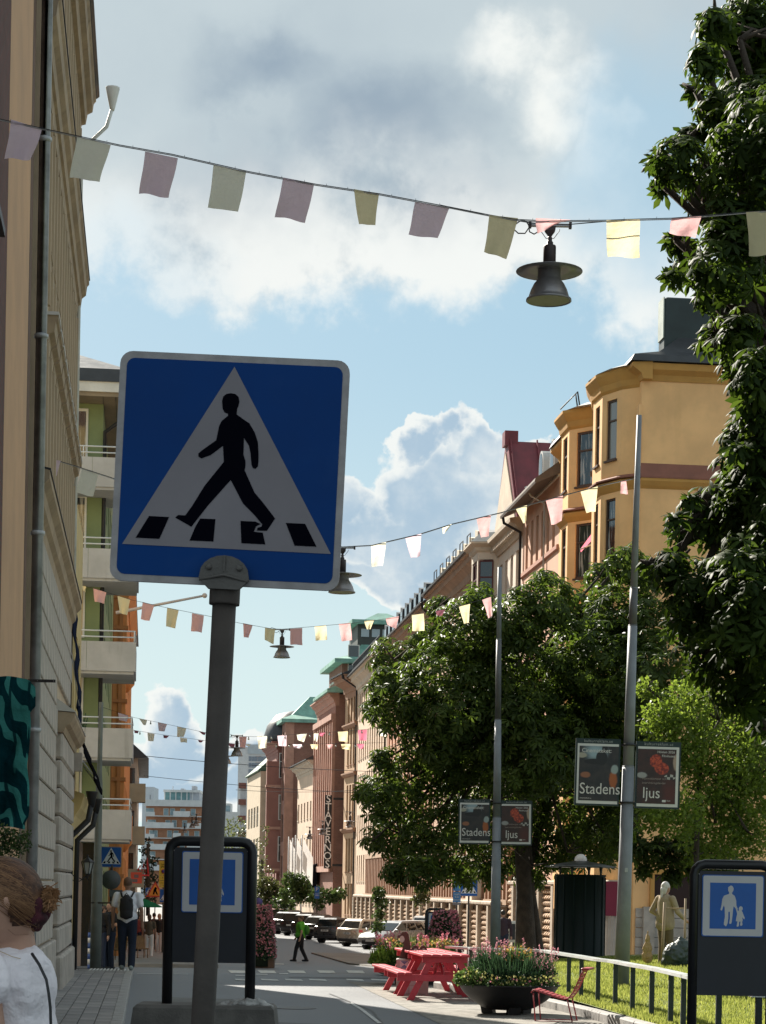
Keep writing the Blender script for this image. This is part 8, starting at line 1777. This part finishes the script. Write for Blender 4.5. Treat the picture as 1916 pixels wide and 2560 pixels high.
ell(b, Q(17, 2258, -.102), (11 * SW, 12 * SW, 23 * SW)); ell(b, Q(13, 2250, -.112), (8 * SW, 8 * SW, 12 * SW)); ell(b, Q(-30, 2290, -.04), (42 * SW, 60 * SW, 60 * SW))
cap(b, Q(-50, 2440, -.10), Q(-16, 2640, -.14), 46 * SW, 38 * SW, 16); cap(b, Q(-14, 2640, -.13), Q(-60, 2830, -.05), 38 * SW, 26 * SW, 14)
for k in range(4): cap(b, Q(-64, 2850, -.05 + k * .018), Q(-80, 2905, -.05 + k * .02), 8 * SW, 7 * SW, 8)
cap(b, Q(-60, 2830, -.05), Q(-66, 2862, -.02), 24 * SW, 24 * SW, 12)
cap(b, Q(30, 2540, .05), Q(30, 2900, .05), 90 * SW, 100 * SW, 18)
for e in (0, 1): cap(b, Q(30, 2950, -.04 + e * .16), Q(40, 3400, -.04 + e * .16), .085, .055); cap(b, Q(40, 3400, -.04 + e * .16), (Q(40, 3400, 0).x, Q(40, 3400, -.04 + e * .16).y, .07), .055, .04); c0 = Q(40, 3400, -.04 + e * .16); cap(b, (c0.x, c0.y, .045), (c0.x - .16, c0.y - .02, .035), .04, .03)
solid('body', b, t, .0065, 3)
c = MB().mat(TEEF)
cap(c, Q(20, 2470, .02), Q(40, 2640, .03), 118 * SW, 108 * SW, 24); cap(c, Q(40, 2640, .03), Q(30, 2900, .03), 108 * SW, 120 * SW, 24)
cap(c, Q(-60, 2425, -.02), Q(55, 2418, .05), 56 * SW, 56 * SW, 20); ell(c, Q(66, 2470, .02), (72 * SW, 120 * SW, 110 * SW), 24); ell(c, Q(60, 2620, .02), (68 * SW, 118 * SW, 160 * SW), 24); ell(c, Q(22, 2428, .03), (98 * SW, 100 * SW, 74 * SW), 20); cap(c, Q(10, 2385, .02), Q(46, 2378, .03), 38 * SW, 38 * SW, 16)
cap(c, Q(-48, 2425, -.10), Q(-26, 2462, -.12), 60 * SW, 56 * SW, 20)
o = solid('top', c, t, .006, 4)
tw = bpy.data.textures.new('folds', 'CLOUDS'); tw.noise_scale = .11; tw.noise_depth = 3; dm = o.modifiers.new('folds', 'DISPLACE'); dm.texture = tw; dm.strength = .03; dm.mid_level = .55
j = MB().mat(mat('jeans', (.05, .07, .11), .9)); cap(j, Q(30, 2920, .03), Q(30, 2980, .03), .125, .14)
for e in (0, 1): cap(j, Q(30, 2960, -.04 + e * .16), Q(40, 3380, -.04 + e * .16), .10, .075); c0 = Q(40, 3380, -.04 + e * .16); cap(j, c0, (c0.x, c0.y, .12), .075, .06)
solid('trousers', j, t, .012, 1)
# hair: combed shell, nape and bun
HAIRM = bpy.data.materials.new('auburn_hair'); HAIRM.use_nodes = True; T = NT(HAIRM.node_tree); at = T.n('ShaderNodeAttribute', attribute_name='rnd').outputs['Fac']
T.n('ShaderNodeOutputMaterial', {0: principled(T, T.mix(at, (.050, .020, .010), (.30, .15, .068)), .55, 0, None, 0, 0, .3).outputs[0]})
HUN = bpy.data.materials.new('combed_hair'); HUN.use_nodes = True; T = NT(HUN.node_tree)
cv = T.n('ShaderNodeMapping', {0: T.n('ShaderNodeTexCoord').outputs['Object'], 2: (0, rad(38), 0), 3: (4, 70, 95)}).outputs[0]
n1 = T.noise(cv, 1.0, 4, .6); n2 = T.noise(T.n('ShaderNodeMapping', {0: T.n('ShaderNodeTexCoord').outputs['Object'], 2: (0, rad(38), 0), 3: (3, 14, 20)}).outputs[0], 1.0, 3, .5)
cc = T.mix(T.ss(n1, .3, .7), (.036, .015, .008), (.105, .046, .024)); cc = T.mix(T.m('MULTIPLY', T.ss(n2, .5, .72), .5), cc, (.18, .085, .045))
T.n('ShaderNodeOutputMaterial', {0: principled(T, cc, .62, 0, n1, .8, .004, .25).outputs[0]})
hc = Q(4, 2243, 0); RX, RY, RZ_ = 103 * SW, 114 * SW, 102 * SW; nu, nv = 72, 48; vs = []
for i in range(nv + 1):
    th = math.pi * i / nv
    for k in range(nu):
        f = 2 * math.pi * k / nu; x, y, z = math.sin(th) * math.cos(f), math.sin(th) * math.sin(f), math.cos(th); bk = 1 + .05 * max(0, x) * max(0, z + .3)
        vs.append((hc.x + RX * x * bk, hc.y + RY * y, hc.z + RZ_ * z * bk))
def keep(i, k):
    v = vs[i * nu + k]; px = 4 + (v[0] - hc.x) / SW; py = 2243 - (v[2] - hc.z) / SW
    lim = 2218 + .10 * (px + 10) if px < 12 else (2222 + (px - 12) * 4.6)
    return py < lim
fs = [(i * nu + k, (i + 1) * nu + k, (i + 1) * nu + (k + 1) % nu, i * nu + (k + 1) % nu) for i in range(nv) for k in range(nu) if keep(i, k) and keep(i + 1, k)]
hm = MB().mat(HUN); hm.add(vs, fs, True); ho = hm.obj('hair', None, t); sd_ = ho.modifiers.new('thick', 'SOLIDIFY'); sd_.thickness = .014; sd_.offset = -1
h = MB().mat(HUN); cap(h, Q(44, 2282, 0), Q(72, 2268, 0), 42 * SW, 32 * SW, 16); ell(h, Q(52, 2272, 0), (40 * SW, 74 * SW, 34 * SW), 20); solid('nape_hair', h, t, .006, 3)
cen = Q(2, 2243, 0); bun = Q(92, 2280, 0); tips = []; NV, NF, rn = [], [], []
rr = np.random.default_rng(4); off = 0
for i in range(420):
    a = rr.uniform(-1.25, 1.25); e = rr.uniform(0, 1)                   # strands start on an arc from forehead over the ear, end at the bun
    A = np.array(Q(-118 + 20 * rr.random(), 2240 + 60 * rr.random(), 0)) - np.array(cen)
    u0 = np.array([-math.cos(.55) , 0, math.sin(.55)]); th = rr.uniform(-1.45, 1.45)
    s0 = np.array([-.92 * math.cos(th), math.sin(th), .38 + .10 * math.cos(th)]); s0[2] -= .35 * abs(math.sin(th)); s0 /= np.linalg.norm(s0)
    s0[2] = abs(s0[2]) + .25
    if rr.random() < .3: s0 = np.array([-.3 * rr.random(), rr.uniform(-1, 1), rr.uniform(0, 1)]); s0 /= np.linalg.norm(s0)
    e0 = (np.array(bun) + rr.normal(size=3) * np.array([.010, .020, .022])) - np.array(cen); en = e0 / np.linalg.norm(e0); R = np.array([105, 116, 104]) * SW; lift = 1 + .012 * rr.random()
    path = []
    for k in range(9):
        v = (k / 8) * .96; q = s0 * (1 - v) + en * v; q = q / (np.linalg.norm(q) + 1e-9); p = q * R * lift
        if q[2] < -.1: p = p * (1 + .18 * (-q[2] - .1))
        if v > .75: p = p * (1 - (v - .75) * 4) + e0 * ((v - .75) * 4)
        path.append(np.array(cen) + p)
    path = np.array(path); w = .0005 + .0005 * rr.random(); dirs = np.gradient(path, axis=0); out = path - np.array(cen); sd = np.cross(dirs, out); sd /= np.linalg.norm(sd, axis=1)[:, None] + 1e-9
    V = np.stack([path - sd * w, path + sd * w], 1).reshape(-1, 3); NV.append(V); k = np.arange(8) * 2 + off; NF.append(np.stack([k, k + 1, k + 3, k + 2], 1)); rn += [.2 + .5 * rr.random()] * 8; off += 18
tail0 = np.array(Q(100, 2318, 0)); 
for i in range(700):                                                   # loose loop and ends sticking out of the bun
    th = rr.uniform(0, 6.28); r0 = .022 * math.sqrt(rr.random()); st_ = np.array(Q(104, 2252, 0)) + np.array([rr.normal() * .010, rr.normal() * .014, rr.normal() * .012])
    ex = np.array(Q(136 + 7 * rr.normal(), 2240 + 7 * rr.normal(), 0)) + np.array([0, rr.normal() * .014, rr.normal() * .006]); md_ = (st_ + ex) / 2 + np.array([0, 0, .012 + .008 * rr.normal()])
    end = np.array(Q(124 + 7 * rr.normal(), 2268 + 6 * rr.normal(), 0)) + np.array([0, rr.normal() * .012, 0])
    ks = np.linspace(0, 1, 7)[:, None]; path = st_ * (1 - ks) ** 3 + 3 * md_ * ks * (1 - ks) ** 2 + 3 * ex * ks ** 2 * (1 - ks) + (end if rr.random() < .5 else ex) * ks ** 3
    dirs = np.gradient(path, axis=0); sd = np.cross(dirs, [0, 1, .3]); sd /= np.linalg.norm(sd, axis=1)[:, None] + 1e-9; w = .0014
    V = np.stack([path - sd * w, path + sd * w], 1).reshape(-1, 3); NV.append(V); k = np.arange(6) * 2 + off; NF.append(np.stack([k, k + 1, k + 3, k + 2], 1)); rn += [.5 + .7 * rr.random()] * 6; off += 14
o = link('hair_strands', npmesh('hair_strands', np.concatenate(NV), np.concatenate(NF), [HAIRM], rnd=np.array(rn)), t); o['kind'] = 'stuff'
sc_ = MB().mat(mat('scrunchie', (.050, .008, .014), .9, .3, 30, .8, 60)); c1 = Q(82, 2276, 0)
for k in range(16):
    a_ = k * 2 * math.pi / 16; ell(sc_, (c1.x + .028 * math.cos(a_) + .014 * math.sin(a_), c1.y + .046 * math.cos(a_), c1.z + .034 * math.sin(a_) - .010 * math.cos(a_)), (.018, .017, .017 + .005 * (k % 3)), 10)
ell(sc_, tuple(Q(98, 2296, 0)), (.024, .03, .018), 10); ell(sc_, tuple(Q(70, 2290, -.03)), (.034, .03, .026), 10); ell(sc_, tuple(Q(80, 2262, -.03)), (.030, .03, .03), 10); solid('scrunchie', sc_, t, .006, 1)
st = MB().mat(BLKM); st.tube([Q(80, 2385, -.07), Q(98, 2412, -.105), Q(116, 2450, -.128), Q(122, 2485, -.135), Q(126, 2520, -.135), Q(127, 2560, -.135), Q(126, 2640, -.13), Q(124, 2760, -.11)], .0042, 6); st.obj('bag_strap', None, t)
mb = MB().mat(mat('gold', (.5, .36, .16), .4, metal=.8)); mb.tube([Q(-20, 2370, -.07), Q(30, 2392, -.075), Q(70, 2402, -.06), Q(90, 2412, -.02)], .0008, 4); mb.obj('necklace', None, t)
